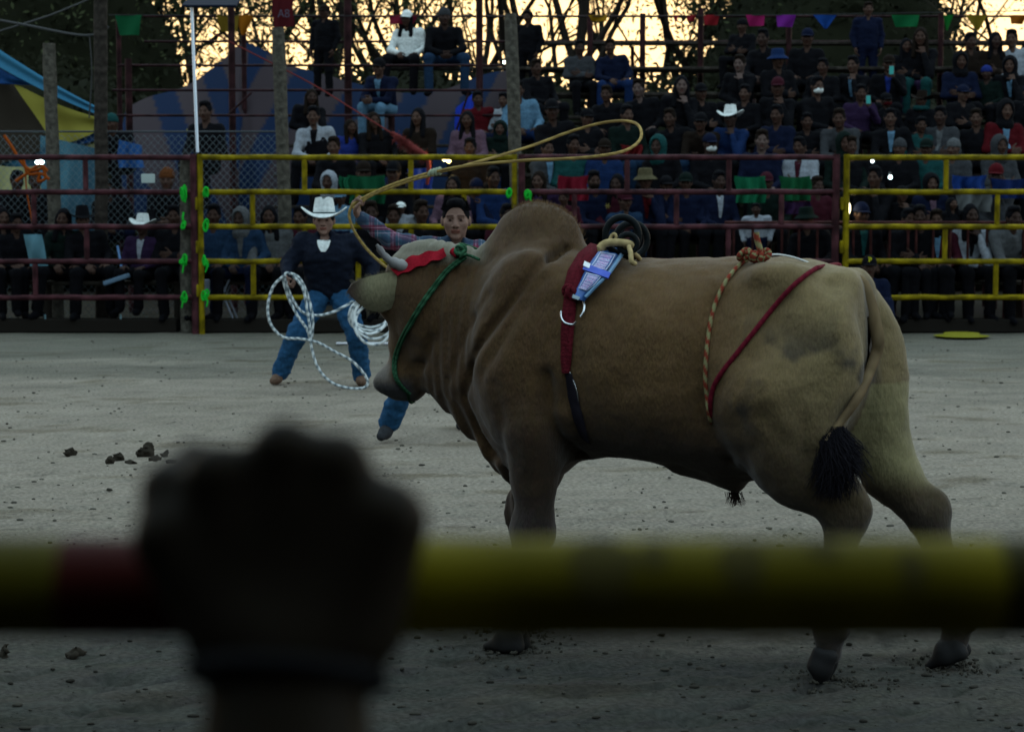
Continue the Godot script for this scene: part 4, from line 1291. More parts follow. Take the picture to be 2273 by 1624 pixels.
func build_small() -> void:
	var rng := RandomNumberGenerator.new()
	rng.seed = 321
	# pennants on their line
	var line := Build.new()
	line.tube(curve([at(240, 33, 30.2), at(760, 35, 30.2), at(1330, 36, 30.2), at(1790, 32, 30.2), at(2400, 22, 30.2)], 8), 0.006, 5)
	single("pennant_line", line.mesh(), mat(0.03, 0.03, 0.03), "thin cord carrying the coloured pennants along the top of the stand", "cord")
	for q in [[284, 52, 58, 44, [0.012, 0.16, 0.06], "dark green pennant left of the white pole", 0], [505, 50, 50, 36, [0.30, 0.19, 0.02], "mustard pennant just right of the white pole", 0], [541, 57, 44, 44, [0.55, 0.18, 0.01], "orange triangular pennant above the marquee peak", 1],
		[895, 44, 66, 20, [0.30, 0.02, 0.05], "long crimson pennant behind the woman in white", 0], [1327, 42, 42, 14, [0.50, 0.25, 0.01], "small orange pennant above the patterned sweater", 0], [1500, 45, 14, 16, [0.45, 0.03, 0.05], "narrow red pennant against the glow", 1], [1536, 43, 20, 14, [0.42, 0.02, 0.03], "small red pennant next to the narrow one", 0], [1580, 45, 36, 22, [0.40, 0.02, 0.03], "broad red pennant right of the bare upright", 0],
		[1677, 42, 42, 24, [0.50, 0.02, 0.16], "hot pink square pennant above the bulky spectator", 0], [1746, 43, 44, 26, [0.30, 0.03, 0.42], "violet square pennant right of the pink one", 0], [1832, 41, 52, 30, [0.015, 0.09, 0.42], "blue pennant with a folded corner", 1], [2010, 40, 62, 26, [0.01, 0.19, 0.06], "broad green pennant right of the standing man", 0],
		[2106, 45, 22, 34, [0.01, 0.22, 0.03], "narrow green pennant hanging beside the upright", 1], [2168, 40, 50, 34, [0.36, 0.24, 0.02], "ochre pennant near the right edge", 1], [2262, 38, 36, 20, [0.5, 0.14, 0.01], "orange pennant at the right edge", 0]]:
		var c := at(q[0], 33, 30.2)
		var w: float = q[2] / FOCAL * 30.2
		var hh: float = q[3] / FOCAL * 30.2
		var b := Build.new()
		var k := rng.randf() * 6.0
		b.sheet(8, 8, func(s: float, t: float) -> Vector3: return Vector3((s - 0.5) * w * (1.0 - t * (0.9 if q[6] else 0.25)) + 0.02 * t * sin(k), -t * hh, 0.03 * sin(s * 5.0 + k + t * 2.0) * (0.3 + t)), 0.003)
		var pm := mat(q[4][0] * 0.35, q[4][1] * 0.35, q[4][2] * 0.35, 0.8).duplicate()
		pm.backlight_enabled = true
		pm.backlight = Color(q[4][0], q[4][1], q[4][2]).linear_to_srgb() * 0.35
		single("pennant", b.mesh(), pm, q[5], "pennant", "pennants along the top of the stand", c)
	# cloths and bags at the foot of the stand
	for q in [["green cloth behind the lasso rope, above the middle gate's second rail", [772, 388, 855, 452], [0.012, 0.13, 0.055]], ["narrow green cloth beside the white hood", [752, 390, 776, 428], [0.02, 0.20, 0.09]], ["crimson cloth hung low in the stand right of the pale post", [1238, 389, 1305, 445], [0.26, 0.012, 0.03]], ["bright green cloth left of the uniformed men's end", [1632, 390, 1700, 450], [0.012, 0.19, 0.085]],
		["darker green cloth just right of the bright green one", [1732, 390, 1800, 445], [0.01, 0.12, 0.045]], ["blue cloth beside the red cap at the right", [2112, 388, 2190, 428], [0.012, 0.05, 0.24]], ["deep blue cloth at the right edge", [2202, 395, 2290, 440], [0.01, 0.03, 0.14]], ["dark red cloth under the knees in the stand right of the post", [1378, 320, 1425, 352], [0.16, 0.01, 0.012]], ["dull purple cloth low in the stand behind the bucket hat", [1730, 445, 1800, 475], [0.04, 0.015, 0.06]],
		["grey blanket over a lap at the right, below the red cap", [2122, 425, 2200, 470], [0.19, 0.20, 0.20]]]:
		var r = q[1]
		drape("hung_cloth", q[0], "cloth", [[r[0], r[1]], [r[2], r[1]], [r[2], r[3]], [r[0] + 4, r[3]]], 25.45, mat(q[2][0] * 0.4, q[2][1] * 0.4, q[2][2] * 0.4, 0.8), 0.02, "cloths along the stand", 0.09)
	drape("cloth", "dark red shirt with a white print hung on the pale post's top", "cloth", [[604, -10], [650, -10], [652, 58], [606, 62]], 28.6, mat(0.05, 0.006, 0.008), 0.0, "", 0.02)
	var pt := TextMesh.new()
	pt.text = "A8"
	pt.font = SystemFont.new()
	pt.font.font_names = PackedStringArray(["Droid Sans"])
	pt.font_size = 20
	pt.pixel_size = 0.0075
	pt.depth = 0.006
	single("shirt_print", pt, mat(0.07, 0.06, 0.085), "white letters printed on the dark red hung shirt", "print", "", at(630, 30, 28.5))
	# white pole with its panel
	var pole := thing("white_pole", "tall slim pale pole with a dark flat panel on top", "pole", Vector3(at(437, 335, 24.36).x, 0, -24.36))
	var b := Build.new()
	var ptop := at(425, 17, 24.36) - pole.position
	var pfoot := at(438, 338, 24.36) - pole.position
	b.tube([pfoot, ptop], 0.019, 14)
	part("tube", b.mesh(), mat(0.66, 0.78, 0.92, 0.15, 0.6), pole)
	b = Build.new()
	b.box(Transform3D(Basis(Vector3.RIGHT, 0.28), ptop + Vector3(0.24, 0.06, 0)), Vector3(0.66, 0.03, 0.45), 0.008)
	part("panel", b.mesh(), mat(0.006, 0.009, 0.018, 0.7), pole)
	# ropes at the left post
	b = Build.new()
	b.tube(curve([at(-40, 38, 25.5), at(60, 56, 25.5), at(150, 74, 25.5), at(200, 78, 25.5), at(232, 66, 25.5), at(240, 58, 25.5)], 6), 0.016, 8)
	b.tube(curve([at(-40, 80, 25.6), at(60, 50, 25.6), at(130, 26, 25.6), at(220, -12, 25.6)], 6), 0.012, 8)
	b.tube(curve([at(198, 80, 25.5), at(203, 160, 25.5), at(197, 262, 25.5)], 6), 0.009, 8)
	single("guy_rope", b.mesh(), mat(0.055, 0.055, 0.055), "dark sagging ropes tied to the tall dark post at the left", "rope")
	# red guy rope with its frayed end
	b = Build.new()
	b.tube(curve([at(470, 72, 27.0), at(560, 118, 27.0), at(690, 185, 27.0), at(780, 240, 26.6), at(870, 296, 26.2)], 6), 0.011, 6)
	b.tube(curve([at(868, 294, 26.2), at(885, 306, 26.2), at(920, 330, 26.1), at(950, 355, 26.1), at(948, 410, 26.1)], 6), [0.018, 0.026, 0.034, 0.030, 0.040, 0.036, 0.046, 0.040, 0.048, 0.040, 0.050, 0.042, 0.048, 0.040, 0.044, 0.036, 0.040, 0.034, 0.036, 0.030, 0.032, 0.026, 0.028, 0.022, 0.018], 9, true)
	for i in 900:
		var t := rng.randf()
		var p := at(lerpf(880, 948, t), lerpf(302, 352, t), 26.15) + Vector3(rng.randfn(0, 0.025), rng.randfn(0, 0.025), rng.randfn(0.03, 0.015))
		b.tube([p, p + Vector3(rng.randfn(0, 0.03), rng.randfn(-0.02, 0.03), rng.randf() * 0.04)], [0.004, 0.0015], 3, false)
	single("red_rope", b.mesh(), mat(0.115, 0.022, 0.020), "rust red guy rope slanting down to a bound shaggy end", "rope")
	# orange streamer tangle at the left
	b = Build.new()
	for q in [[[8, 300], [25, 325], [48, 362], [70, 378], [95, 372]], [[50, 352], [62, 385], [90, 385], [108, 398]], [[34, 402], [60, 384], [88, 366], [104, 380]], [[56, 366], [58, 420], [72, 500]], [[95, 372], [100, 395], [84, 402], [88, 385]]]:
		var pts := []
		for p in q: pts.append(at(p[0], p[1], 24.7))
		b.tube(curve(pts, 6), 0.019 if q.size() > 3 else 0.010, 8)
	single("streamer", b.mesh(), mat(0.22, 0.045, 0.006, 0.8), "tangled orange streamers on the left fence panel, below the awning", "streamer")
	# lamps, phones
	lamp("white oval lamp glowing just under the top rail at the far left", at(87, 360, 26.3), Vector3(0.065, 0.034, 0.03), Color(0.8, 1.0, 0.97), 6.0, 0.12)
	lamp("left bulb of the warm pair by the lasso knot", at(986, 353, 26.2), Vector3(0.030, 0.030, 0.03), Color(1.0, 0.86, 0.5), 9.0, 0.06)
	lamp("right bulb of the warm pair by the lasso knot", at(996, 357, 26.2), Vector3(0.030, 0.030, 0.03), Color(1.0, 0.86, 0.5), 9.0, 0.06)
	lamp("tiny white lamp on the pale post, level with the knees of the jeans wearer", at(1119, 138, 26.8), Vector3(0.018, 0.022, 0.018), Color(0.85, 1.0, 0.97), 6.0, 0.02)
	lamp("small white point of light under the top rail of the right gate", at(1937, 356, 26.0), Vector3(0.022, 0.032, 0.02), Color(0.9, 1.0, 1.0), 6.0, 0.0)
	lamp("small white point of light below and right of the first, behind the right gate", at(1977, 393, 26.0), Vector3(0.026, 0.03, 0.02), Color(0.85, 1.0, 1.0), 5.0, 0.0)
	lamp("tall white lit panel of a food stall seen between heads behind the right gate", at(2018, 396, 26.6), Vector3(0.042, 0.15, 0.02), Color(0.95, 1.0, 1.0), 2.5, 0.10)
	lamp("slanting orange lit edge left of the tall white panel", at(1992, 402, 26.6), Vector3(0.022, 0.10, 0.02), Color(1.0, 0.62, 0.25), 1.0, 0.0)
	lamp("candle shaped white and amber light right of the right gate's upright", at(1883, 462, 24.9), Vector3(0.034, 0.085, 0.03), Color(1.0, 0.93, 0.72), 2.6, 0.04)
	# things on the ground
	b = Build.new()
	var prof := [[0.0, 0.035], [0.16, 0.035], [0.18, 0.05], [0.205, 0.05], [0.225, 0.022], [0.31, 0.010], [0.33, 0.016]]
	for i in 37:
		for q in prof: b.vert(Vector3(q[0] * cos(TAU * i / 36.0), q[1], q[0] * sin(TAU * i / 36.0)), Vector3.UP)
	for i in 36:
		for j in prof.size() - 1: b.quad(i * 7 + j, i * 7 + j + 1, i * 7 + 8 + j, i * 7 + 7 + j)
	var hp := gnd(2135, 748)
	single("tub_lid", b.mesh(), mat(0.16, 0.15, 0.012, 0.6), "round yellow plastic lid lying on the earth at the foot of the right gate", "lid", "", Vector3(hp.x, ground_y(hp.x, hp.z) + 0.01, hp.z))
	var sp := gnd(748, 763)
	b = Build.new()
	b.box(Transform3D(Basis(Vector3.UP, 0.02), Vector3(0.32, 0.012, 0)), Vector3(0.66, 0.018, 0.12), 0.004)
	single("pale_plank", b.mesh(), mat(0.42, 0.42, 0.44, 0.7), "thin pale plank lying on the earth behind the ropers", "plank", "", Vector3(sp.x, ground_y(sp.x, sp.z), sp.z))

func build_foreground() -> void:
	# the painted rail we look over
	var c := at(1136, 1305, 0.90)
	var o := thing("near_rail", "out of focus yellow and red painted rail across the foreground, gripped by a hand", "rail", Vector3(-3, c.y, c.z))
	var bands := [[-3.0, -0.212, [0.075, 0.062, 0.004]], [-0.212, -0.085, [0.035, 0.005, 0.004]], [-0.085, 3.0, [0.26, 0.20, 0.008]]]
	bands = [[-3.0, -0.205, [0.12, 0.10, 0.006]], [-0.205, -0.10, [0.075, 0.009, 0.006]], [-0.10, 0.222, [0.31, 0.25, 0.006]], [0.222, 3.0, [0.06, 0.05, 0.006]]]
	for q in bands:
		var b := Build.new()
		b.bar(Vector3(q[0] + 3.0, 0, 0), Vector3(q[1] + 3.0, 0, 0), 0.0228, 28)
		part("painted_band", b.mesh(), paint_m(Vector3(q[2][0], q[2][1], q[2][2]), 0.6), o)
	for q in [[0.041, 0.7, 0.013, 0.9], [0.064, 0.95, 0.006, 0.4], [0.104, 0.75, 0.010, 0.6], [0.141, 1.15, 0.007, 0.35], [0.18, 0.6, 0.006, 0.5]]:   # worn patches where the paint is gone
		var b := Build.new()
		b.sheet(12, 12, func(s: float, t: float) -> Vector3:
			var x := (s - 0.5) * 2.0
			var y := (t - 0.5) * 2.0
			var rim := 1.0 + 0.35 * noise.get_noise_2d(atan2(y, x) * 1.3, q[0] * 90.0)
			var dx := x * sqrt(1.0 - y * y * 0.5) * rim
			var dy := y * sqrt(1.0 - x * x * 0.5) * rim
			var a: float = q[1] + dy * q[3]
			return Vector3(3.0 + q[0] + dx * q[2], 0.0231 * sin(a), 0.0231 * cos(a)), 0.0004)
		part("paint_chip", b.mesh(), mat(0.055, 0.045, 0.012), o)
	for xx in [0.6, 5.4]:
		var b := Build.new()
		b.bar(Vector3(xx, -c.y - 0.05, 0.0), Vector3(xx, -0.02, 0.0), 0.03, 14)
		part("upright", b.mesh(), paint_m(YELLOW), o)
	# unseen roof and back wall, added to keep the sky off the near rail and fist
	var sh := thing("added_shade_roof", "unseen roof and back wall added to shade the near rail", "shelter", Vector3(0, 0, 0))
	var dark := woven(mat(0.05, 0.045, 0.04, 0.9), grain(51, 0.02, 0.5, 1.0, 5), null, 1.2)
	for q in [["roof", Vector3(0, 3.8, 2.7), Vector3(14, 0.08, 5.6)], ["back_wall", Vector3(0, 1.85, 5.4), Vector3(14, 3.75, 0.1)], ["gutter", Vector3(0, 3.72, -0.16), Vector3(14, 0.12, 0.10)]]:
		var b := Build.new()
		b.box(Transform3D(Basis(), q[1]), q[2])
		part(q[0], b.mesh(), dark, sh)

# ---------------------------------------------------------------- people
func head_shape(f: Field, c: Vector3, s := 1.0) -> void:
	f.ell(c + Vector3(0, 0.024, -0.012) * s, Vector3(0.077, 0.102, 0.095) * s, 0.02)
	f.ell(c + Vector3(0, -0.035, 0.018) * s, Vector3(0.062, 0.075, 0.072) * s, 0.03)
	for q in [-1.0, 1.0]:
		f.ell(c + Vector3(q * 0.042, -0.018, 0.055) * s, Vector3(0.026, 0.026, 0.026) * s, 0.02)          # cheekbones
		f.ell(c + Vector3(q * 0.078, -0.005, -0.008) * s, Vector3(0.011, 0.030, 0.018) * s, 0.008)        # ears
		f.ell(c + Vector3(q * 0.033, 0.004, 0.094) * s, Vector3(0.022, 0.012, 0.016) * s, 0.016, true)    # eye sockets
		f.ell(c + Vector3(q * 0.031, 0.003, 0.072) * s, Vector3(0.015, 0.011, 0.013) * s, 0.004)
		f.cap(c + Vector3(q * 0.015, 0.024, 0.087) * s, c + Vector3(q * 0.05, 0.024, 0.072) * s, 0.008 * s, 0.006 * s, 0.012)
		f.ell(c + Vector3(q * 0.013, -0.033, 0.090) * s, Vector3(0.010, 0.008, 0.011) * s, 0.008)
	f.cap(c + Vector3(0, 0.012, 0.084) * s, c + Vector3(0, -0.028, 0.102) * s, 0.009 * s, 0.013 * s, 0.012)
	f.ell(c + Vector3(0, -0.058, 0.083) * s, Vector3(0.025, 0.006, 0.012) * s, 0.008)
	f.ell(c + Vector3(0, -0.068, 0.081) * s, Vector3(0.021, 0.007, 0.012) * s, 0.006)
	f.ell(c + Vector3(0, -0.094, 0.064) * s, Vector3(0.024, 0.018, 0.020) * s, 0.02)

func face_paint(c: Vector3, s: float) -> Callable:        # brows, eyes and lips in their own colours
	return func(p: Vector3) -> Color:
		var q := (p - c) / s
		var x := absf(q.x)
		if q.z > 0.045:
			if Vector2((x - 0.031) / 0.0085, (q.y - 0.003) / 0.0075).length() < 1.0: return Color(0.18, 0.16, 0.16)
			if absf(q.y - 0.003) < 0.0085 and absf(x - 0.031) < 0.016: return Color(1.15, 1.2, 1.3) if absf(q.y - 0.003) < 0.0045 else Color(0.5, 0.46, 0.46)
			if absf(q.y - 0.027 + 0.08 * maxf(x - 0.03, 0.0)) < 0.0055 and x > 0.011 and x < 0.052: return Color(0.34, 0.30, 0.29)
			if absf(q.y + 0.063) < 0.011 and x < 0.025: return Color(0.85, 0.55, 0.52) if absf(q.y + 0.0625) > 0.0022 else Color(0.3, 0.2, 0.2)
			if q.z > 0.088 and absf(q.y + 0.040) < 0.005 and absf(x - 0.011) < 0.005: return Color(0.35, 0.28, 0.26)
		return Color.WHITE

func hand_shape(f: Field, w: Vector3, fwd: Vector3, palm: Vector3, side: Vector3, curl: float, s := 1.0) -> void:   # wrist, finger direction, the way the palm faces, the thumb's side
	fwd = fwd.normalized()
	palm = (palm - fwd * palm.dot(fwd)).normalized()
	var across := fwd.cross(palm).normalized()
	if across.dot(side) < 0.0: across = -across
	var lens := [0.95, 1.08, 1.0, 0.80]
	for i in 4:
		var o := (1.5 - i) * 0.021 * s
		var kn: Vector3 = w + fwd * (0.088 - 0.004 * absf(i - 1.2)) * s + across * o
		f.cap(w + fwd * 0.012 * s + across * o * 0.62, kn, 0.0145 * s, 0.0115 * s, 0.012)
		var dir := fwd
		var p: Vector3 = kn
		var ax := dir.cross(palm).normalized()
		var seg := [0.043, 0.028, 0.022]
		for k in 3:
			dir = dir.rotated(ax, curl * [0.75, 1.0, 0.7][k] * (1.0 + 0.08 * (i - 1)))
			var q: Vector3 = p + dir * seg[k] * lens[i] * s
			f.cap(p, q, (0.0098 - 0.0008 * k) * s, (0.0092 - 0.0009 * k) * s, 0.003)
			p = q
	var td := (fwd * 0.62 + across * 0.78 + palm * 0.25 * minf(curl, 1.0)).normalized()
	var tp := w + fwd * 0.022 * s + across * 0.022 * s
	f.cap(tp, tp + td * 0.040 * s, 0.0155 * s, 0.0120 * s, 0.012)
	tp += td * 0.040 * s
	var tax := td.cross(palm).normalized()
	for k in 2:
		td = td.rotated(tax, curl * 0.45).lerp(fwd, 0.25).normalized()
		f.cap(tp, tp + td * 0.030 * s, (0.0115 - 0.001 * k) * s, (0.0105 - 0.0015 * k) * s, 0.004)
		tp += td * 0.030 * s

func figure(J: Dictionary, fine := false) -> Dictionary:  # the meshes of one person in one pose, from its joints
	var out := {}
	var hs: float = J.get("hs", 1.0)
	var hd: Vector3 = J.head
	var nk: Vector3 = J.neck
	var ch: Vector3 = J.chest
	var pv: Vector3 = J.pelvis
	var b := Build.new()
	var f := Field.new()
	head_shape(f, hd, hs)
	f.cap(hd + Vector3(0, -0.06, -0.025) * hs, nk + Vector3(0, -0.03, 0), 0.052 * hs, 0.058, 0.03)
	soft(b, f, 0.0056 if fine else 0.0095, face_paint(hd, hs))
	f = Field.new()                                        # the body under the clothes
	f.cap(nk + Vector3(0, -0.02, 0), ch, 0.06, 0.10, 0.05)
	f.cap(ch, pv, 0.10, 0.10, 0.05)
	for s in 2:
		f.cap(nk.lerp(ch, 0.25), J.sh[s], 0.05, 0.05, 0.04)
		f.cap(J.sh[s], J.el[s], 0.045, 0.036, 0.03)
		f.cap(J.el[s], J.wr[s], 0.036, 0.025, 0.03)
		f.cap(J.hp[s], J.kn[s], 0.07, 0.05, 0.04)
		f.cap(J.kn[s], J.an[s], 0.048, 0.033, 0.03)
		f.cap(J.an[s], J.to[s].lerp(J.an[s], 0.2), 0.034, 0.026, 0.03)
	soft(b, f, 0.022 if fine else 0.034)
	for s in 2:
		f = Field.new()
		var h = J.hand[s]
		f.cap(J.wr[s].lerp(J.el[s], 0.2), J.wr[s], 0.029, 0.025, 0.015)
		hand_shape(f, J.wr[s], h[0], h[1], h[2], h[3], hs)
		soft(b, f, 0.0052 if fine else 0.0085)
	out.body = b.mesh()
	f = Field.new()                                        # shirt or jacket
	f.n = noise
	f.wrinkle = 0.016 if fine else 0.011
	f.freq = 8.0
	var bulk: float = J.get("bulk", 1.0)
	var right: Vector3 = ((J.sh[0] as Vector3) - J.sh[1]).normalized()
	for s in [-1.0, 1.0]:
		f.cap(pv + Vector3(0, 0.0, 0) + right * s * 0.055 * bulk, ch + right * s * 0.065 * bulk, 0.118 * bulk, 0.128 * bulk, 0.06)
	f.cap(ch, nk + Vector3(0, -0.075, 0), 0.12, 0.085, 0.06)
	f.cap(nk + Vector3(0, -0.06, -0.01), nk + Vector3(0, -0.012, -0.008), 0.078, 0.066, 0.02)
	f.cap(nk + Vector3(0, 0.06, 0.045), nk + Vector3(0, -0.05, 0.07), 0.045, 0.03, 0.01)
	f.kind[f.kind.size() - 1] = 0
	for s in 2:
		f.cap(nk.lerp(ch, 0.30), J.sh[s], 0.075 * bulk, 0.068 * bulk, 0.05)
		f.cap(J.sh[s], J.el[s], 0.068 * bulk, 0.055 * bulk, 0.04)
		f.cap(J.el[s], (J.wr[s] as Vector3).lerp(J.el[s], 0.04), 0.055 * bulk, 0.042, 0.025)
	f.kk[4] = 0.005
	var top := f
	# the neckline is cut open in front
	f.ell(nk + Vector3(0, 0.03, 0.085), Vector3(0.05, 0.085, 0.055), 0.015, true)
	b = Build.new()
	soft(b, f, 0.0125 if fine else 0.021)
	out.top = b.mesh()
	b = Build.new()                                        # what shows of the shirt between the lapels
	b.sheet(6, 12, func(s: float, t: float) -> Vector3:
		var p: Vector3 = nk + right * (s - 0.5) * lerpf(0.10, 0.028, t) + Vector3(0, lerpf(-0.02, -0.30, t), 0.4)
		for i in 60:
			var d := top.d(p)
			if d < 0.004: break
			p.z -= maxf(d * 0.8, 0.002)
			if p.z < nk.z - 0.02: break
		return p + Vector3(0, 0, 0.004), 0.004)
	out.shirt = b.mesh()
	out.surface = top
	f = Field.new()                                        # trousers
	f.n = noise
	f.wrinkle = 0.017 if fine else 0.010
	f.freq = 9.0
	f.cap(pv + right * 0.05, pv - right * 0.05, 0.125, 0.125, 0.05)
	for s in 2:
		f.cap(J.hp[s], J.kn[s], 0.098 * lerpf(1.0, bulk, 0.6), 0.072 * bulk, 0.05)
		f.cap(J.kn[s], (J.an[s] as Vector3).lerp(J.kn[s], 0.02), 0.071 * bulk, 0.066 * bulk, 0.03)
	b = Build.new()
	soft(b, f, 0.0135 if fine else 0.024)
	out.legs = b.mesh()
	out.shoes = []
	for s in 2:
		f = Field.new()
		var a: Vector3 = J.an[s]
		var t: Vector3 = J.to[s]
		f.cap(a + (a - t).normalized() * 0.03 + Vector3(0, -0.035, 0), a.lerp(t, 0.5) + Vector3(0, -0.02, 0), 0.042, 0.045, 0.02)
		f.cap(a.lerp(t, 0.5) + Vector3(0, -0.02, 0), t, 0.045, 0.034, 0.02)
		f.cap(a + Vector3(0, 0.06, 0), a, 0.045, 0.045, 0.02)
		b = Build.new()
		soft(b, f, 0.012 if fine else 0.02)
		out.shoes.append(b.mesh())
	out.head = hd
	return out

func seated(kind: String) -> Dictionary:                  # joints from the point they sit on, facing +z
	var J := {"pelvis": Vector3(0, 0.10, 0), "chest": Vector3(0, 0.40, -0.02), "neck": Vector3(0, 0.59, 0), "head": Vector3(0, 0.75, 0.03), "sh": [Vector3(0.175, 0.53, -0.01), Vector3(-0.175, 0.53, -0.01)],
		"hp": [Vector3(0.09, 0.09, 0.04), Vector3(-0.09, 0.09, 0.04)], "kn": [Vector3(0.14, 0.10, 0.45), Vector3(-0.14, 0.10, 0.45)], "an": [Vector3(0.13, -0.36, 0.42), Vector3(-0.13, -0.36, 0.42)], "to": [Vector3(0.15, -0.415, 0.58), Vector3(-0.15, -0.415, 0.58)]}
	match kind:
		"laps":
			J.el = [Vector3(0.25, 0.26, 0.06), Vector3(-0.25, 0.26, 0.06)]
			J.wr = [Vector3(0.14, 0.20, 0.29), Vector3(-0.14, 0.20, 0.29)]
			J.hand = [[Vector3(-0.2, -0.15, 1), Vector3.DOWN, Vector3.LEFT, 0.35], [Vector3(0.2, -0.15, 1), Vector3.DOWN, Vector3.RIGHT, 0.35]]
		"folded":
			J.el = [Vector3(0.24, 0.27, 0.08), Vector3(-0.24, 0.27, 0.08)]
			J.wr = [Vector3(-0.02, 0.30, 0.22), Vector3(0.02, 0.26, 0.24)]
			J.hand = [[Vector3(-1, 0.1, -0.1), Vector3.BACK, Vector3.UP, 0.3], [Vector3(1, 0.1, -0.1), Vector3.BACK, Vector3.UP, 0.3]]
			J.hand[0][1] = Vector3(0, 0, -1); J.hand[1][1] = Vector3(0, 0, -1)
		"leaning":
			J.chest = Vector3(0, 0.37, 0.12); J.neck = Vector3(0, 0.53, 0.21); J.head = Vector3(0, 0.67, 0.27)
			J.sh = [Vector3(0.185, 0.48, 0.15), Vector3(-0.185, 0.48, 0.15)]
			J.el = [Vector3(0.19, 0.21, 0.34), Vector3(-0.19, 0.21, 0.34)]
			J.wr = [Vector3(0.045, 0.20, 0.52), Vector3(-0.045, 0.20, 0.52)]
			J.hand = [[Vector3(-0.5, -0.2, 0.8), Vector3(-1, 0, -0.4), Vector3.UP, 0.8], [Vector3(0.5, -0.2, 0.8), Vector3(1, 0, -0.4), Vector3.UP, 0.8]]
		"phone":
			J.el = [Vector3(0.22, 0.33, 0.17), Vector3(-0.25, 0.26, 0.06)]
			J.wr = [Vector3(0.07, 0.53, 0.32), Vector3(-0.14, 0.20, 0.29)]
			J.hand = [[Vector3(-0.2, 1, 0.1), Vector3(-0.3, 0, -1), Vector3.LEFT, 0.7], [Vector3(0.2, -0.15, 1), Vector3.DOWN, Vector3.RIGHT, 0.35]]
		"chin":
			J.el = [Vector3(0.17, 0.20, 0.30), Vector3(-0.25, 0.27, 0.06)]
			J.wr = [Vector3(0.075, 0.50, 0.22), Vector3(0.05, 0.17, 0.25)]
			J.hand = [[Vector3(-0.35, 0.9, -0.3), Vector3(-0.3, -0.2, -1), Vector3.LEFT, 1.0], [Vector3(1, -0.1, 0.2), Vector3(0, -1, 0), Vector3.BACK, 0.4]]
			J.chest = Vector3(0.01, 0.39, 0.03); J.neck = Vector3(0.015, 0.565, 0.08); J.head = Vector3(0.02, 0.72, 0.12)
			J.sh = [Vector3(0.18, 0.50, 0.06), Vector3(-0.17, 0.53, 0.04)]
		"apart":
			J.kn = [Vector3(0.24, 0.11, 0.42), Vector3(-0.19, 0.10, 0.44)]
			J.an = [Vector3(0.22, -0.36, 0.36), Vector3(-0.22, -0.36, 0.46)]
			J.to = [Vector3(0.27, -0.415, 0.50), Vector3(-0.27, -0.415, 0.60)]
			J.neck = Vector3(-0.02, 0.58, 0.02); J.head = Vector3(-0.035, 0.735, 0.055)
			J.sh = [Vector3(0.17, 0.535, 0.0), Vector3(-0.195, 0.50, 0.02)]
			J.el = [Vector3(0.27, 0.30, 0.0), Vector3(-0.24, 0.24, 0.16)]
			J.wr = [Vector3(0.20, 0.20, 0.24), Vector3(-0.05, 0.19, 0.34)]
			J.hand = [[Vector3(0, -0.2, 1), Vector3.DOWN, Vector3.LEFT, 0.4], [Vector3(0.5, -0.4, 0.7), Vector3(0.4, -0.8, -0.2), Vector3.RIGHT, 0.8]]
		"wide":
			J.kn = [Vector3(0.27, 0.10, 0.40), Vector3(-0.27, 0.10, 0.40)]
			J.an = [Vector3(0.26, -0.36, 0.40), Vector3(-0.26, -0.36, 0.40)]
			J.to = [Vector3(0.32, -0.415, 0.54), Vector3(-0.32, -0.415, 0.54)]
			J.chest = Vector3(0, 0.38, 0.06); J.neck = Vector3(0, 0.55, 0.13); J.head = Vector3(0, 0.70, 0.18)
			J.sh = [Vector3(0.20, 0.50, 0.08), Vector3(-0.20, 0.50, 0.08)]
			J.el = [Vector3(0.26, 0.24, 0.22), Vector3(-0.26, 0.24, 0.22)]
			J.wr = [Vector3(0.05, 0.16, 0.36), Vector3(-0.05, 0.16, 0.36)]
			J.hand = [[Vector3(-0.6, -0.4, 0.5), Vector3(-1, 0, -0.4), Vector3.UP, 0.8], [Vector3(0.6, -0.4, 0.5), Vector3(1, 0, -0.4), Vector3.UP, 0.8]]
	return J

func standing() -> Dictionary:
	return {"pelvis": Vector3(0, 0.95, 0), "chest": Vector3(0, 1.27, -0.01), "neck": Vector3(0, 1.46, 0), "head": Vector3(0, 1.62, 0.03), "sh": [Vector3(0.18, 1.40, -0.01), Vector3(-0.18, 1.40, -0.01)],
		"el": [Vector3(0.25, 1.13, -0.03), Vector3(-0.25, 1.13, -0.03)], "wr": [Vector3(0.22, 0.90, 0.07), Vector3(-0.22, 0.90, 0.07)],
		"hand": [[Vector3(-0.1, -1, 0.2), Vector3(-1, 0, 0), Vector3(0, 0, 1), 0.4], [Vector3(0.1, -1, 0.2), Vector3(1, 0, 0), Vector3(0, 0, 1), 0.4]],
		"hp": [Vector3(0.09, 0.92, 0), Vector3(-0.09, 0.92, 0)], "kn": [Vector3(0.11, 0.50, 0.02), Vector3(-0.11, 0.50, 0.02)], "an": [Vector3(0.12, 0.09, -0.01), Vector3(-0.12, 0.09, -0.01)], "to": [Vector3(0.15, 0.035, 0.15), Vector3(-0.15, 0.035, 0.15)]}

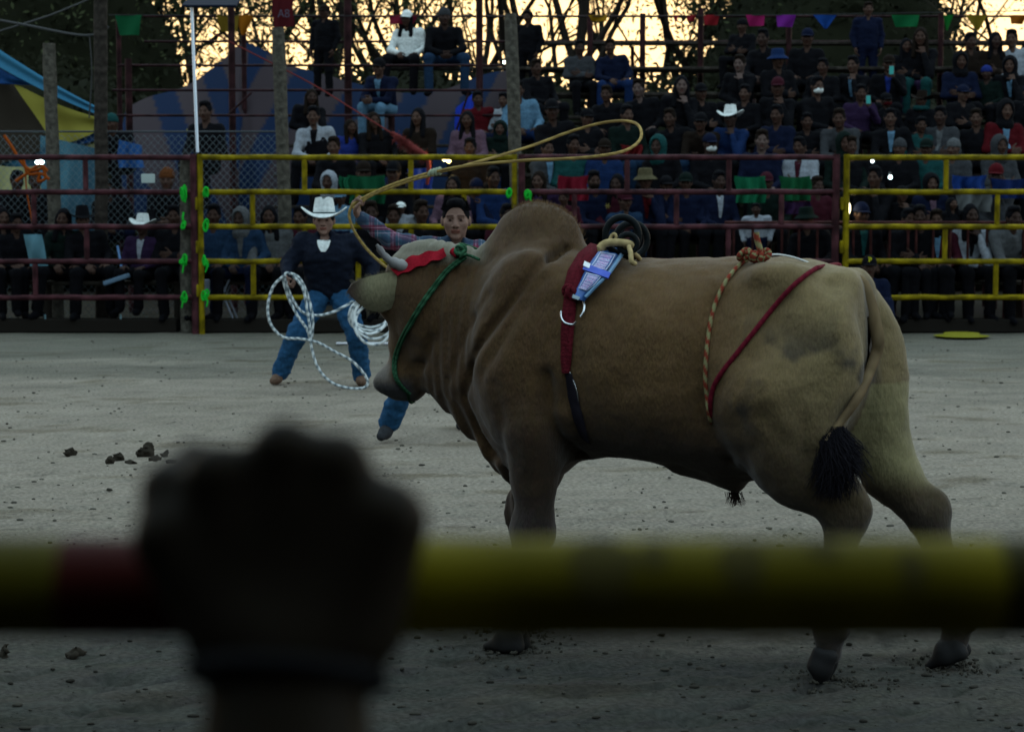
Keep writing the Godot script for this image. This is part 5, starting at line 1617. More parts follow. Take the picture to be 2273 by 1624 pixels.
func cowboy_hat(b: Build, s := 1.0, curl := 0.055) -> void:   # felt hat from its band up, in head axes
	var nseg := 40
	var rows := []
	for r in 9:
		var t := r / 8.0
		var row := []
		for i in nseg:
			var a := TAU * i / nseg
			var k := lerpf(1.0, 0.66, t * t * 0.5 + t * 0.5)
			if t > 0.85: k = 0.42
			if r == 8: k = 0.12
			var y := 0.052 + 0.142 * minf(t / 0.85, 1.0)
			if t > 0.85: y = 0.052 + 0.142 - 0.010
			if r == 8: y -= 0.028
			y -= 0.022 * pow(maxf(sin(a), 0.0), 6.0) * t
			var pinch := 1.0 - 0.18 * smoothstep(0.45, 0.95, t) * pow(maxf(sin(a), 0.0), 2.0)
			row.append(b.vert(Vector3(0.088 * cos(a) * k * pinch, y, 0.104 * sin(a) * lerpf(k, 1.0, 0.35) - 0.012) * s, Vector3(cos(a), 0.3 + (0.9 if r > 6 else 0.0), sin(a)).normalized()))
		rows.append(row)
	for r in 8:
		for i in nseg: b.quad(rows[r][i], rows[r][(i + 1) % nseg], rows[r + 1][(i + 1) % nseg], rows[r + 1][i])
	b.sheet(nseg, 8, func(q: float, t: float) -> Vector3:
		var a := TAU * q
		var k := lerpf(0.99, 2.05, t)
		var x := 0.088 * cos(a) * k
		var z := 0.104 * sin(a) * lerpf(0.99, 1.62, t) - 0.012
		return Vector3(x, 0.052 + curl * pow(absf(cos(a)), 2.5) * pow(t, 1.7) - 0.03 * pow(absf(sin(a)), 3.0) * t, z) * s, 0.006)

var hair_cache := {}
func headwear(kind: String) -> Array:                     # [part name, mesh] pairs in head axes
	if hair_cache.has(kind): return hair_cache[kind]
	var out := []
	var f := Field.new()
	f.n = noise
	f.wrinkle = 0.006
	f.freq = 26.0
	var b := Build.new()
	match kind:
		"short", "long", "cap", "hat", "bucket", "crop":
			f.ell(Vector3(0, 0.028, -0.014), Vector3(0.083, 0.106, 0.102), 0.02)
			if kind == "crop":
				f = Field.new()
				f.n = noise
				f.wrinkle = 0.004
				f.freq = 40.0
				f.ell(Vector3(0, 0.0265, -0.014), Vector3(0.0800, 0.1045, 0.0985), 0.02)
				f.ell(Vector3(0, 0.100, 0.045), Vector3(0.05, 0.028, 0.045), 0.03)
			if kind == "short": f.ell(Vector3(0, 0.105, 0.02), Vector3(0.07, 0.035, 0.075), 0.03)
			if kind == "long":
				f.cap(Vector3(0, 0.0, -0.055), Vector3(0, -0.24, -0.06), 0.075, 0.085, 0.04)
				for q in [-1.0, 1.0]: f.cap(Vector3(q * 0.07, 0.02, 0.0), Vector3(q * 0.088, -0.25, 0.035), 0.03, 0.034, 0.03)
			f.ell(Vector3(0, -0.025, 0.093), Vector3(0.068, 0.104, 0.080), 0.012, true)
			if kind == "crop": f.ell(Vector3(0, -0.07, 0.02), Vector3(0.12, 0.085, 0.10), 0.02, true)
			if kind != "long": f.ell(Vector3(0, -0.10, 0.01), Vector3(0.12, 0.085, 0.12), 0.02, true)
			soft(b, f, 0.0075)
			if kind == "crop":                             # short hair standing up
				var hr := RandomNumberGenerator.new()
				hr.seed = 12
				for i in 2200:
					var dv := Vector3(hr.randfn(0, 1), absf(hr.randfn(0.5, 0.7)), hr.randfn(0, 1)).normalized()
					var p0 := Vector3(0, 0.0265, -0.014) + dv * Vector3(0.080, 0.1045, 0.0985)
					if p0.y < 0.055 or (p0.z > 0.06 and p0.y < 0.092): continue
					var tip := (dv + Vector3(hr.randfn(0, 0.25), 0.25, 0.35)).normalized() * hr.randf_range(0.010, 0.022)
					b.tube([p0 - dv * 0.004, p0 + tip], [0.0012, 0.0004], 3, false)
			out.append(["hair", b.mesh()])
			b = Build.new()
			if kind == "cap":
				f = Field.new()
				f.ell(Vector3(0, 0.045, -0.012), Vector3(0.090, 0.100, 0.108), 0.02)
				f.ell(Vector3(0, -0.11, 0), Vector3(0.3, 0.145, 0.3), 0.006, true)
				soft(b, f, 0.009)
				b.sheet(14, 6, func(s: float, t: float) -> Vector3:
					var a := lerpf(0.5, PI - 0.5, s)
					return Vector3(0.088 * cos(a) * (1.0 + 0.05 * t), 0.043 - 0.018 * t * sin(a) - 0.012 * pow(absf(s - 0.5) * 2.0, 2.0), 0.092 * sin(a) + 0.075 * t * sin(a)), 0.006)
				out.append(["cap", b.mesh()])
			elif kind == "hat":
				cowboy_hat(b)
				out.append(["hat", b.mesh()])
			elif kind == "bucket":
				b.sheet(30, 7, func(s: float, t: float) -> Vector3:
					var a := TAU * s
					var r = [0.02, 0.07, 0.082, 0.088, 0.093, 0.115, 0.135, 0.15][roundi(t * 7)]
					return Vector3(r * cos(a), [0.148, 0.145, 0.13, 0.09, 0.055, 0.042, 0.026, 0.008][roundi(t * 7)], r * 1.15 * sin(a) - 0.012), 0.006)
				out.append(["hat", b.mesh()])
		"beanie":
			f.ell(Vector3(0, 0.042, -0.012), Vector3(0.092, 0.108, 0.108), 0.02)
			f.ell(Vector3(0, -0.115, 0.03), Vector3(0.3, 0.140, 0.3), 0.006, true)
			soft(b, f, 0.0085)
			out.append(["beanie", b.mesh()])
		"hood":
			f.ell(Vector3(0, 0.022, -0.015), Vector3(0.112, 0.135, 0.125), 0.02)
			f.cap(Vector3(0, -0.08, -0.03), Vector3(0, -0.16, -0.03), 0.095, 0.12, 0.05)
			f.ell(Vector3(0, -0.012, 0.095), Vector3(0.072, 0.105, 0.085), 0.015, true)
			soft(b, f, 0.0095)
			out.append(["hood", b.mesh()])
		"mask":
			f.wrinkle = 0.0
			f.ell(Vector3(0, -0.050, 0.040), Vector3(0.066, 0.048, 0.070), 0.02)
			f.ell(Vector3(0, -0.05, -0.06), Vector3(0.1, 0.1, 0.075), 0.01, true)
			soft(b, f, 0.008)
			out.append(["mask", b.mesh()])
		"scarf":
			for i in 9:
				var a := TAU * i / 9.0
				f.cap(Vector3(0.085 * cos(a), -0.13, 0.075 * sin(a)), Vector3(0.085 * cos(a + 0.7), -0.13, 0.075 * sin(a + 0.7)), 0.038, 0.038, 0.03)
			soft(b, f, 0.0095)
			out.append(["scarf", b.mesh()])
	hair_cache[kind] = out
	return out

var cloth_col := {"k": [0.0045, 0.0045, 0.006], "n": [0.005, 0.008, 0.024], "g": [0.085, 0.09, 0.10], "G": [0.19, 0.20, 0.21], "w": [0.42, 0.46, 0.52], "r": [0.15, 0.010, 0.016], "b": [0.018, 0.050, 0.17], "p": [0.055, 0.028, 0.085], "e": [0.009, 0.022, 0.018],
	"o": [0.026, 0.017, 0.012], "i": [0.24, 0.14, 0.20], "l": [0.14, 0.28, 0.42], "y": [0.20, 0.17, 0.09], "t": [0.020, 0.115, 0.115], "m": [0.09, 0.016, 0.03], "j": [0.030, 0.075, 0.16], "a": [0.26, 0.09, 0.03], "c": [0.03, 0.06, 0.36], "W": [0.72, 0.76, 0.74]}
var skins := [[0.042, 0.023, 0.017], [0.056, 0.032, 0.024], [0.034, 0.020, 0.016], [0.080, 0.054, 0.047]]

func dye(code: String, rough := 0.9) -> StandardMaterial3D:
	var key := "dye" + code
	var dim := 0.42 if not code in ["W", "w", "l", "J", "S", "B", "k", "n"] else (0.62 if code in ["l", "w"] else 1.0)
	if not mats.has(key):
		var c = cloth_col[code]
		var m := woven(mat(c[0] * dim, c[1] * dim, c[2] * dim, rough), grain(71, 0.03, 0.72, 1.0, 4), grain(72, 0.06, 0, 3.0, 3, 256, true), 3.0)
		m.normal_scale = 0.5
		mats[key] = m
	return mats[key]

func skin(i: int) -> StandardMaterial3D:
	var key := "skin%d" % i
	if not mats.has(key):
		var m: StandardMaterial3D = mat(skins[i][0], skins[i][1], skins[i][2], 0.55).duplicate()
		m.vertex_color_use_as_albedo = true
		mats[key] = m
	return mats[key]

var figures := {}
func dress(o: Node3D, g: Dictionary, sk: int, top: String, legs: String, shoes: String, hair: Array, shirt := "") -> Node3D:
	var body := part("body", g.body, skin(sk), o)
	part("jacket", g.top, dye(top), o)
	part("trousers", g.legs, dye(legs), o)
	for s in 2: part("shoe", g.shoes[s], dye(shoes), o)
	if shirt: part("shirt", g.shirt, dye(shirt), o)
	for h in hair:                                         # [kind, hair colour, wear colour]
		for q in headwear(h[0]):
			var m := part(q[0], q[1], dye(h[1] if q[0] == "hair" else h[2]), o)
			m.position = g.head
	return o

func build_people() -> void:
	build_ropers()
	for k in ["laps", "folded", "leaning", "phone", "wide", "chin", "apart"]: figures[k] = figure(seated(k))
	figures.vest = figures.apart
	figures.stand = figure(standing())
	var back := standing()
	figures.stand = figure(back)
	var rng := RandomNumberGenerator.new()
	rng.seed = 42
	for q in crowd():
		# u and v of the head, the row (0 by the fence ... 8 at the top, -1 standing on the ground), pose, headwear, top, legs, shirt, label
		var k: int = q[2]
		var z := row_z(maxi(k, 0)) + (rng.randf_range(-0.05, 0.05) if k >= 0 else float(q[9]) if q.size() > 9 else -0.7)
		var pick: String = q[3]
		if pick == "laps": pick = ["laps", "chin", "apart", "laps", "apart", "folded"][rng.randi() % 6]
		var g: Dictionary = figures[pick]
		var hd: Vector3 = g.head
		var p := at(q[0], q[1], -z - hd.z)
		var base := seat_y(k) if k >= 0 else 0.0
		if q[3] == "stand" and k > 0: base = seat_y(k) - 0.45
		var s := clampf((p.y - base) / hd.y, 0.78, 1.16)
		if q[3] == "stand": s = clampf((p.y - base) / hd.y, 0.55, 1.16)
		var o := thing("person", q[8], "person", Vector3(p.x, base, z), rng.randf_range(-0.5, 0.5) - p.x * 0.02, "spectators round the ring")
		if p.y - base < hd.y * 0.78 and q[3] != "stand": s = 0.80
		o.rotation.z = rng.randf_range(-0.05, 0.05)
		o.scale = Vector3(lerpf(s, 1.0, 0.4), s, lerpf(s, 1.0, 0.4))
		var wear := []
		var hc: String = ["k", "k", "o"][rng.randi() % 3]
		var worn: String = q[4]
		if worn == "short" and q[7] != "pale" and not ("hair" in q[8] or "head" in q[8]):
			var die := rng.randf()
			if die < 0.16: worn = "cap:" + ["n", "k", "o", "m"][rng.randi() % 4]
			elif die < 0.24: worn = "beanie:" + ["g", "n", "k"][rng.randi() % 3]
			elif die < 0.30: worn = "hood:k"
			elif die < 0.34: worn = "bucket:y"
		for h in worn.split("+"):
			var bits := h.split(":")
			wear.append([bits[0], hc, bits[1] if bits.size() > 1 else "k"])
		dress(o, g, [0, 0, 2, 1][rng.randi() % 4] if q[7] != "pale" else 3, q[5], q[6], "k", wear, "" if q[7] == "pale" else q[7])
		if q[3] == "vest":
			var vf := Field.new()
			var vj := seated("apart")
			for sd in [-1.0, 1.0]:
				vf.cap(vj.pelvis + Vector3(sd * 0.055, 0, 0), vj.chest + Vector3(sd * 0.06, -0.02, 0), 0.126, 0.135, 0.06)
				vf.cap(vj.chest + Vector3(sd * 0.07, 0, 0), vj.neck + Vector3(sd * 0.085, -0.03, 0), 0.10, 0.045, 0.05)
			var vb := Build.new()
			soft(vb, vf, 0.02)
			part("vest", vb.mesh(), dye("k"), o)
		if q[3] == "phone":
			var b := Build.new()
			b.box(Transform3D(), Vector3(0.07, 0.135, 0.009), 0.003)
			var ph := single("phone", b.mesh(), mat(0.02, 0.02, 0.024, 0.3), "lit phone in the hand of the %s" % {1910: "one in a purple shirt", 1973: "one in a black jacket over a blue shirt"}[q[0]], "phone", "phones held up", Vector3.ZERO)
			ph.transform = o.transform * Transform3D(Basis(Vector3.RIGHT, -0.2), Vector3(0.045, 0.64, 0.335))
			var sb := Build.new()
			sb.box(Transform3D(Basis(), Vector3(0, 0, 0.0062)), Vector3(0.06, 0.118, 0.002))
			var sm := StandardMaterial3D.new()
			sm.albedo_color = Color(0.02, 0.02, 0.02)
			sm.emission_enabled = true
			sm.emission = Color(0.25, 0.85, 0.85)
			sm.emission_energy_multiplier = 0.14
			part("screen", sb.mesh(), sm, ph)
	extras()

func crowd() -> Array:
	return [
	[905, 42, 7, "laps", "long+cap:W", "W", "k", "", "person in white hooded top and white cap sitting high on the scaffold"],
	[985, 38, 7, "wide", "short", "k", "j", "", "person in black jacket and blue jeans sitting with knees wide, next to the white top"],
	[852, 150, 5, "leaning", "cap:k", "n", "l", "l", "person in dark checked jacket and pale blue trousers below the white hooded top"],
	[680, 215, 4, "laps", "long", "k", "k", "", "person with long dark hair in black above the long white sleeves"],
	[699, 258, 3, "vest", "short", "w", "k", "k", "person in black vest with long white sleeves beside the pale post"],
	[777, 282, 3, "laps", "long", "c", "n", "", "person with long hair in a bright blue jacket right of the white sleeves"],
	[745, 326, 2, "laps", "short", "k", "k", "", "short haired child in black just under the bright blue jacket"],
	[836, 268, 3, "laps", "long", "k", "k", "", "person with long hair in black with a small pendant, under the pale trousers"],
	[931, 260, 3, "laps", "long", "o", "k", "", "person with very long hair in a dark brown top beside the rust red rope"],
	[1065, 220, 4, "laps", "short", "r", "n", "", "person in a plain red sweater beside the maroon scaffold upright"],
	[1040, 266, 3, "laps", "long", "i", "k", "", "person with long dark hair in a pale pink top below the red sweater"],
	[1109, 292, 3, "laps", "hood:e", "e", "k", "", "child in a dark green hood right of the pink top"],
	[1047, 328, 2, "laps", "short", "o", "k", "", "brown haired child sitting in front of the pink top"],
	[1122, 232, 4, "folded", "short", "w", "n", "", "person in pale sleeves half hidden behind the pale post over the hump"],
	[265, 274, 3, "leaning", "beanie:t", "k", "k", "", "person bending over in a black coat and teal cap behind the chain link"],
	[457, 248, 3, "laps", "short", "k", "k", "", "broad dark person directly behind the white pole"],
	[715, 26, 7, "stand", "short", "k", "k", "", "tall person in black standing at the very top against the trees"],
	[1170, 38, 7, "stand", "short", "k", "k", "", "person in black standing just right of the pale post at the top"],
	[1195, 150, 5, "laps", "short", "k", "k", "", "person in black with a red cord, under the one standing by the pale post"],
	[1288, 106, 6, "folded", "short", "g", "k", "", "person in a grey patterned sweater with blue shoulder stripes, head against the glow"],
	[1362, 104, 6, "laps", "short", "n", "b", "", "person in a navy blue jacket beside the patterned sweater"],
	[1352, 209, 4, "laps", "short", "k", "k", "", "person in black seated below the navy jacket, face low"],
	[1432, 196, 4, "laps", "short", "k", "k", "pale", "pale faced person in black, left one of a pair under the bare trees"],
	[1508, 190, 4, "laps", "long", "k", "k", "pale", "pale faced person with long hair and an open black neckline, right one of a pair"],
	[1157, 200, 4, "laps", "short", "l", "b", "", "person in a light blue jacket right of the pale post"],
	[1238, 245, 3, "laps", "short", "k", "n", "", "dark person with blue knees between the light blue jacket and the lasso loop"],
	[1300, 262, 3, "folded", "cap:k", "k", "b", "", "dark capped person above the lasso's upper strand"],
	[1395, 255, 3, "laps", "short", "e", "j", "", "dark person whose blue jeans show inside the lasso loop"],
	[1563, 272, 3, "leaning", "short", "o", "k", "", "stubbled person in brown left of the white cowboy hat"],
	[1628, 262, 3, "laps", "hat:W", "b", "k", "", "person in a white cowboy hat and dark blue shirt in the stand"],
	[1574, 320, 2, "laps", "cap:n+mask:W", "k", "k", "", "masked child in a dark cap, white mask just over the maroon rail"],
	[1472, 324, 2, "laps", "hood:t", "k", "k", "", "person in a dark hood with teal edging right of the lasso loop"],
	[1687, 312, 2, "laps", "short", "n", "k", "pale", "pale round faced person in dark navy above the green cloth"],
	[1646, 142, 5, "laps", "short", "k", "k", "pale", "pale person in black with a green badge under the violet pennant"],
	[1651, 207, 4, "laps", "short", "k", "k", "", "reddish faced person directly above the white cowboy hat"],
	[1648, 58, 7, "laps", "beanie:k", "k", "k", "", "bulky person in black under the pink pennant, blue glint at the chest"],
	[1729, 132, 5, "laps", "bucket:b", "k", "k", "", "person in a blue domed hat with a pale pink brim"],
	[1731, 194, 4, "laps", "short", "k", "k", "", "person in black under the blue domed hat"],
	[1816, 192, 4, "laps", "short+mask:W", "k", "k", "", "person in black wearing a bright white mask high in the stand"],
	[1726, 255, 3, "laps", "short", "n", "b", "", "person with a blue sleeve right of the white cowboy hat's wearer"],
	[1792, 270, 3, "folded", "short", "k", "k", "", "person in black left of the broad grey sweater"],
	[1877, 264, 3, "leaning", "short", "g", "k", "", "broad person in a grey sweater leaning elbows on knees"],
	[1781, 326, 2, "laps", "short", "w", "m", "m", "child in a dark jacket with white sleeve panels over the maroon rail"],
	[1880, 318, 2, "laps", "hood:e", "e", "k", "", "child in a black pointed hood in front of the grey sweater"],
	[1828, 148, 5, "laps", "short", "k", "k", "", "dim faced person in black above the white mask"],
	[1901, 144, 5, "laps", "short", "k", "k", "l", "person in a black jacket open on a blue white shirt, left one of two"],
	[1910, 207, 4, "phone", "short", "p", "k", "", "person in a purple shirt looking into a glowing phone"],
	[1973, 142, 5, "phone", "short", "k", "k", "c", "person in a black jacket over a blue shirt lifting a phone beside the face"],
	[1971, 228, 4, "laps", "cap:k+mask:r", "k", "l", "", "person in a pink red mask above the light shirt"],
	[1983, 262, 3, "laps", "short", "k", "k", "l", "person in a black jacket open on a long pale blue shirt, nearest the yellow rail"],
	[2044, 236, 4, "laps", "hat:o+scarf:t", "k", "k", "", "person in a wide brown hat and teal green scarf"],
	[2046, 82, 6, "laps", "long", "k", "t", "", "person with long black hair near the right upright, teal bundle on the knees"],
	[2012, 102, 6, "laps", "long", "k", "p", "", "small person leaning on the long haired one near the right upright"],
	[2045, 278, 3, "laps", "short", "t", "k", "", "dark person in teal below the green scarf"],
	[2092, 258, 3, "folded", "short", "g", "k", "G", "person in a grey checked jacket right of the green scarf"],
	[2134, 136, 5, "folded", "short", "n", "k", "", "broad person in dark navy right of the right upright"],
	[2133, 208, 4, "laps", "short", "k", "k", "", "round faced person in black under the broad navy one"],
	[2195, 166, 5, "laps", "beanie:c", "e", "k", "", "child in a bright blue knitted cap"],
	[2252, 145, 5, "laps", "short", "k", "k", "l", "person in black under the pale blue shawl at the right edge"],
	[2228, 246, 3, "folded", "short", "r", "k", "l", "person in a red sweater over a white collar with folded arms"],
	[2119, 330, 2, "laps", "beanie:G", "g", "k", "", "person in a pale grey knitted cap right above the yellow rail"],
	[2221, 324, 2, "laps", "hood:g", "g", "k", "", "person in a grey hood in front of the red sweater"],
	[2156, 92, 6, "laps", "short", "o", "k", "", "dim person in brown under the ochre pennant"],
	[2206, 90, 6, "laps", "long", "o", "k", "", "person with long hair in brown left of the shawl at the right"],
	[2257, 86, 6, "laps", "short", "w", "k", "", "person wrapped in a pale blue shawl at the top right"],
	[1927, 20, 7, "stand", "short", "n", "n", "", "tall person in navy standing at the top of the stand under the green pennants"],
	[1790, 84, 6, "laps", "cap:n", "k", "k", "", "dark capped person under the violet and blue pennants"],
	[1700, 85, 6, "laps", "short", "k", "k", "", "dark person right of the bulky one in black"],
	[1560, 205, 4, "laps", "cap:k", "k", "k", "", "dark capped person right of the long haired one with the open neckline"],
	[1500, 262, 3, "laps", "short", "k", "j", "", "dark person with blue knees right of the lasso loop"],
	[1890, 325, 2, "laps", "short", "k", "k", "", "dark person at the upright of the right gate, just over the rail"],
	[2285, 205, 4, "laps", "short", "k", "k", "", "dark person cut by the right edge above the red sweater"],
	[2000, 330, 2, "laps", "short", "k", "k", "", "dark person over the yellow rail below the pale blue shirt"],
	[2055, 330, 2, "laps", "cap:e", "t", "k", "", "dark capped person in teal over the yellow rail below the green scarf"],
	[2175, 262, 3, "laps", "short", "k", "k", "", "dark person between the checked jacket and the red sweater"],
	[1215, 330, 2, "laps", "short", "g", "n", "l", "person in grey and teal behind the lasso's knot end"],
	[1270, 322, 2, "laps", "short", "t", "k", "", "child with a blue top by the crimson cloth"],
	[1340, 330, 2, "laps", "short", "b", "j", "", "child in blue under the lasso loop"],
	# heads between the rails
	[1325, 402, 1, "laps", "short+mask:o", "n", "k", "", "person in a navy uniform with a face cover and gold badge behind the hump"],
	[1374, 408, 1, "laps", "long", "m", "k", "", "long haired person right of the face cover, behind the second rail"],
	[1432, 400, 1, "laps", "bucket:y", "n", "k", "r", "person in a pale straw hat over a navy jacket and red scarf"],
	[1478, 412, 1, "laps", "cap:k", "n", "k", "", "person in a navy jacket and black cap right of the straw hat"],
	[1527, 406, 1, "laps", "cap:e", "n", "k", "", "person in a dark green cap and navy jacket, middle of the uniformed row"],
	[1591, 402, 1, "laps", "short", "n", "k", "w", "grey haired person in a navy uniform with white collar and gold badge"],
	[1709, 405, 1, "laps", "short", "e", "k", "", "person in a dark teal jacket between the two green cloths"],
	[1816, 412, 1, "laps", "short", "m", "k", "", "person in dull red at the right end of the maroon panel"],
	[1807, 486, 0, "laps", "bucket:e", "k", "k", "", "person in a dark green bucket hat close behind the maroon panel"],
	[1685, 502, 0, "stand", "short", "w", "n", "", "brown haired child in a white shirt just above the bull's flank rope"],
	[1396, 446, -1, "stand", "short", "j", "k", "", "person in a blue shirt just above the rubber rings", -0.6],
	[1206, 402, 1, "laps", "long", "p", "k", "", "person in a purple patterned top above the hump"],
	[1252, 440, 0, "stand", "short", "m", "k", "", "person in dark red behind the hump's top"],
	[1945, 394, 1, "laps", "short", "k", "k", "", "round headed person in black left of the lit panel"],
	[1998, 432, 1, "laps", "cap:k", "k", "k", "", "person in a black cap below the orange lit edge"],
	[2072, 408, 1, "laps", "hood:k", "n", "k", "i", "person in a dark hood with a pink collar right of the lit panel"],
	[2206, 388, 1, "laps", "cap:r", "g", "k", "", "person in a red and white cap in front of the deep blue cloth"],
	[1912, 476, 0, "laps", "cap:n", "k", "k", "t", "person in a dark blue cap and teal neckerchief behind the barrier's left end"],
	[2016, 486, 0, "laps", "short", "k", "k", "", "child with a shaved head behind the barrier, left one of three"],
	[2055, 480, 0, "laps", "short", "k", "k", "", "child with round face behind the barrier, middle one of three"],
	[2088, 488, 0, "laps", "short", "m", "k", "l", "small child in dull red and light blue behind the barrier, right one of three"],
	[2150, 478, 0, "laps", "long", "w", "k", "k", "long haired child in a white jacket hanging open behind the barrier"],
	[2119, 452, 0, "stand", "long", "k", "k", "", "dark haired person standing left of the long haired child"],
	[2240, 484, 0, "leaning", "short", "G", "k", "", "person hunched in a grey sleeve at the right edge"],
	[733, 404, 1, "laps", "hood:w", "k", "k", "", "person in a white and blue hood directly above the roper's white hat"],
	[805, 372, 1, "laps", "short", "k", "k", "", "dark person over the green cloth in the middle gate"],
	[870, 365, 1, "laps", "cap:k", "k", "n", "", "dark capped person left of the bound rope end"],
	[1003, 410, 1, "laps", "long", "i", "k", "", "long haired person in glasses under the warm bulbs"],
	[1043, 418, 1, "laps", "short", "n", "k", "", "child right of the one in glasses"],
	[1100, 395, 1, "laps", "short", "b", "k", "", "person in blue left of the pale post, above the roper's head"],
	[836, 472, 0, "laps", "short", "k", "k", "", "dark haired person left of the white cap, between the gate rails"],
	[880, 480, 0, "laps", "short", "k", "k", "", "black haired child in the gap between the ropers"],
	[888, 462, 0, "stand", "cap:W", "w", "k", "", "person in a white cap behind the black haired child"],
	[943, 470, 0, "laps", "short", "k", "k", "", "person with a broad face left of the plaid roper's head"],
	[1117, 478, 0, "laps", "short", "m", "k", "", "black haired child beside the hump"],
	[758, 440, 0, "stand", "cap:l", "l", "n", "", "person in a light blue cap and jacket behind the raised hand"],
	[668, 482, 0, "laps", "short", "m", "k", "", "red faced child left of the roper in the white hat"],
	[605, 480, 0, "laps", "long", "G", "k", "", "person with tousled hair behind the chain link right of the grey hood"],
	# left of the ring
	[545, 486, 0, "laps", "hood:G", "j", "n", "G", "person in a grey fur hood seated behind the chain link by the folding chair"],
	[468, 478, 0, "laps", "short", "j", "k", "", "dim person in blue right of the yellow gate's end"],
	[140, 486, 0, "laps", "long", "e", "k", "", "long haired person in dark green next to the black hat"],
	[190, 488, 0, "laps", "hat:k", "k", "k", "", "person in a black cowboy hat seated at the left panel"],
	[312, 502, 0, "laps", "hat:W", "p", "k", "w", "person in a pale cowboy hat and purple shirt seated at the left panel"],
	[4, 484, 0, "laps", "long", "k", "k", "", "long haired person cut by the left edge"],
	[30, 496, 0, "laps", "short", "k", "k", "", "short person in black with a pale blue bag, left edge"],
	[32, 402, 1, "laps", "short", "k", "k", "", "left one of two dark heads against the straw coloured cloth"],
	[82, 402, 1, "laps", "short", "k", "k", "", "right one of two dark heads against the straw coloured cloth"],
	[372, 398, 1, "leaning", "beanie:a", "k", "k", "", "person in black and an orange cap next to the pale tablet"],
	[392, 480, 0, "laps", "short", "k", "k", "", "dark person between the pale hat and the brown post"],
	[248, 418, 1, "laps", "short", "k", "n", "", "dim person behind the chain link above the black hat"],
	]

func rel(u: float, v: float, d: float, o: Vector3) -> Vector3:
	return at(u, v, d) - o

func plaid() -> ImageTexture:
	var n := 192
	var im := Image.create(n, n, false, Image.FORMAT_RGB8)
	for y in n:
		for x in n:
			var c := Vector3(0.22, 0.31, 0.37)
			for k in [x, y]:
				var m: int = k % 64
				if m < 20: c = c.lerp(Vector3(0.16, 0.20, 0.28), 0.5)
				if m >= 28 and m < 44: c = c.lerp(Vector3(0.48, 0.10, 0.18), 0.5)
				if m == 35 or m == 36 or m == 52 or m == 53: c = c.lerp(Vector3(0.72, 0.60, 0.66), 0.65)
			im.set_pixel(x, y, Color(c.x, c.y, c.z))
	return ImageTexture.create_from_image(im)

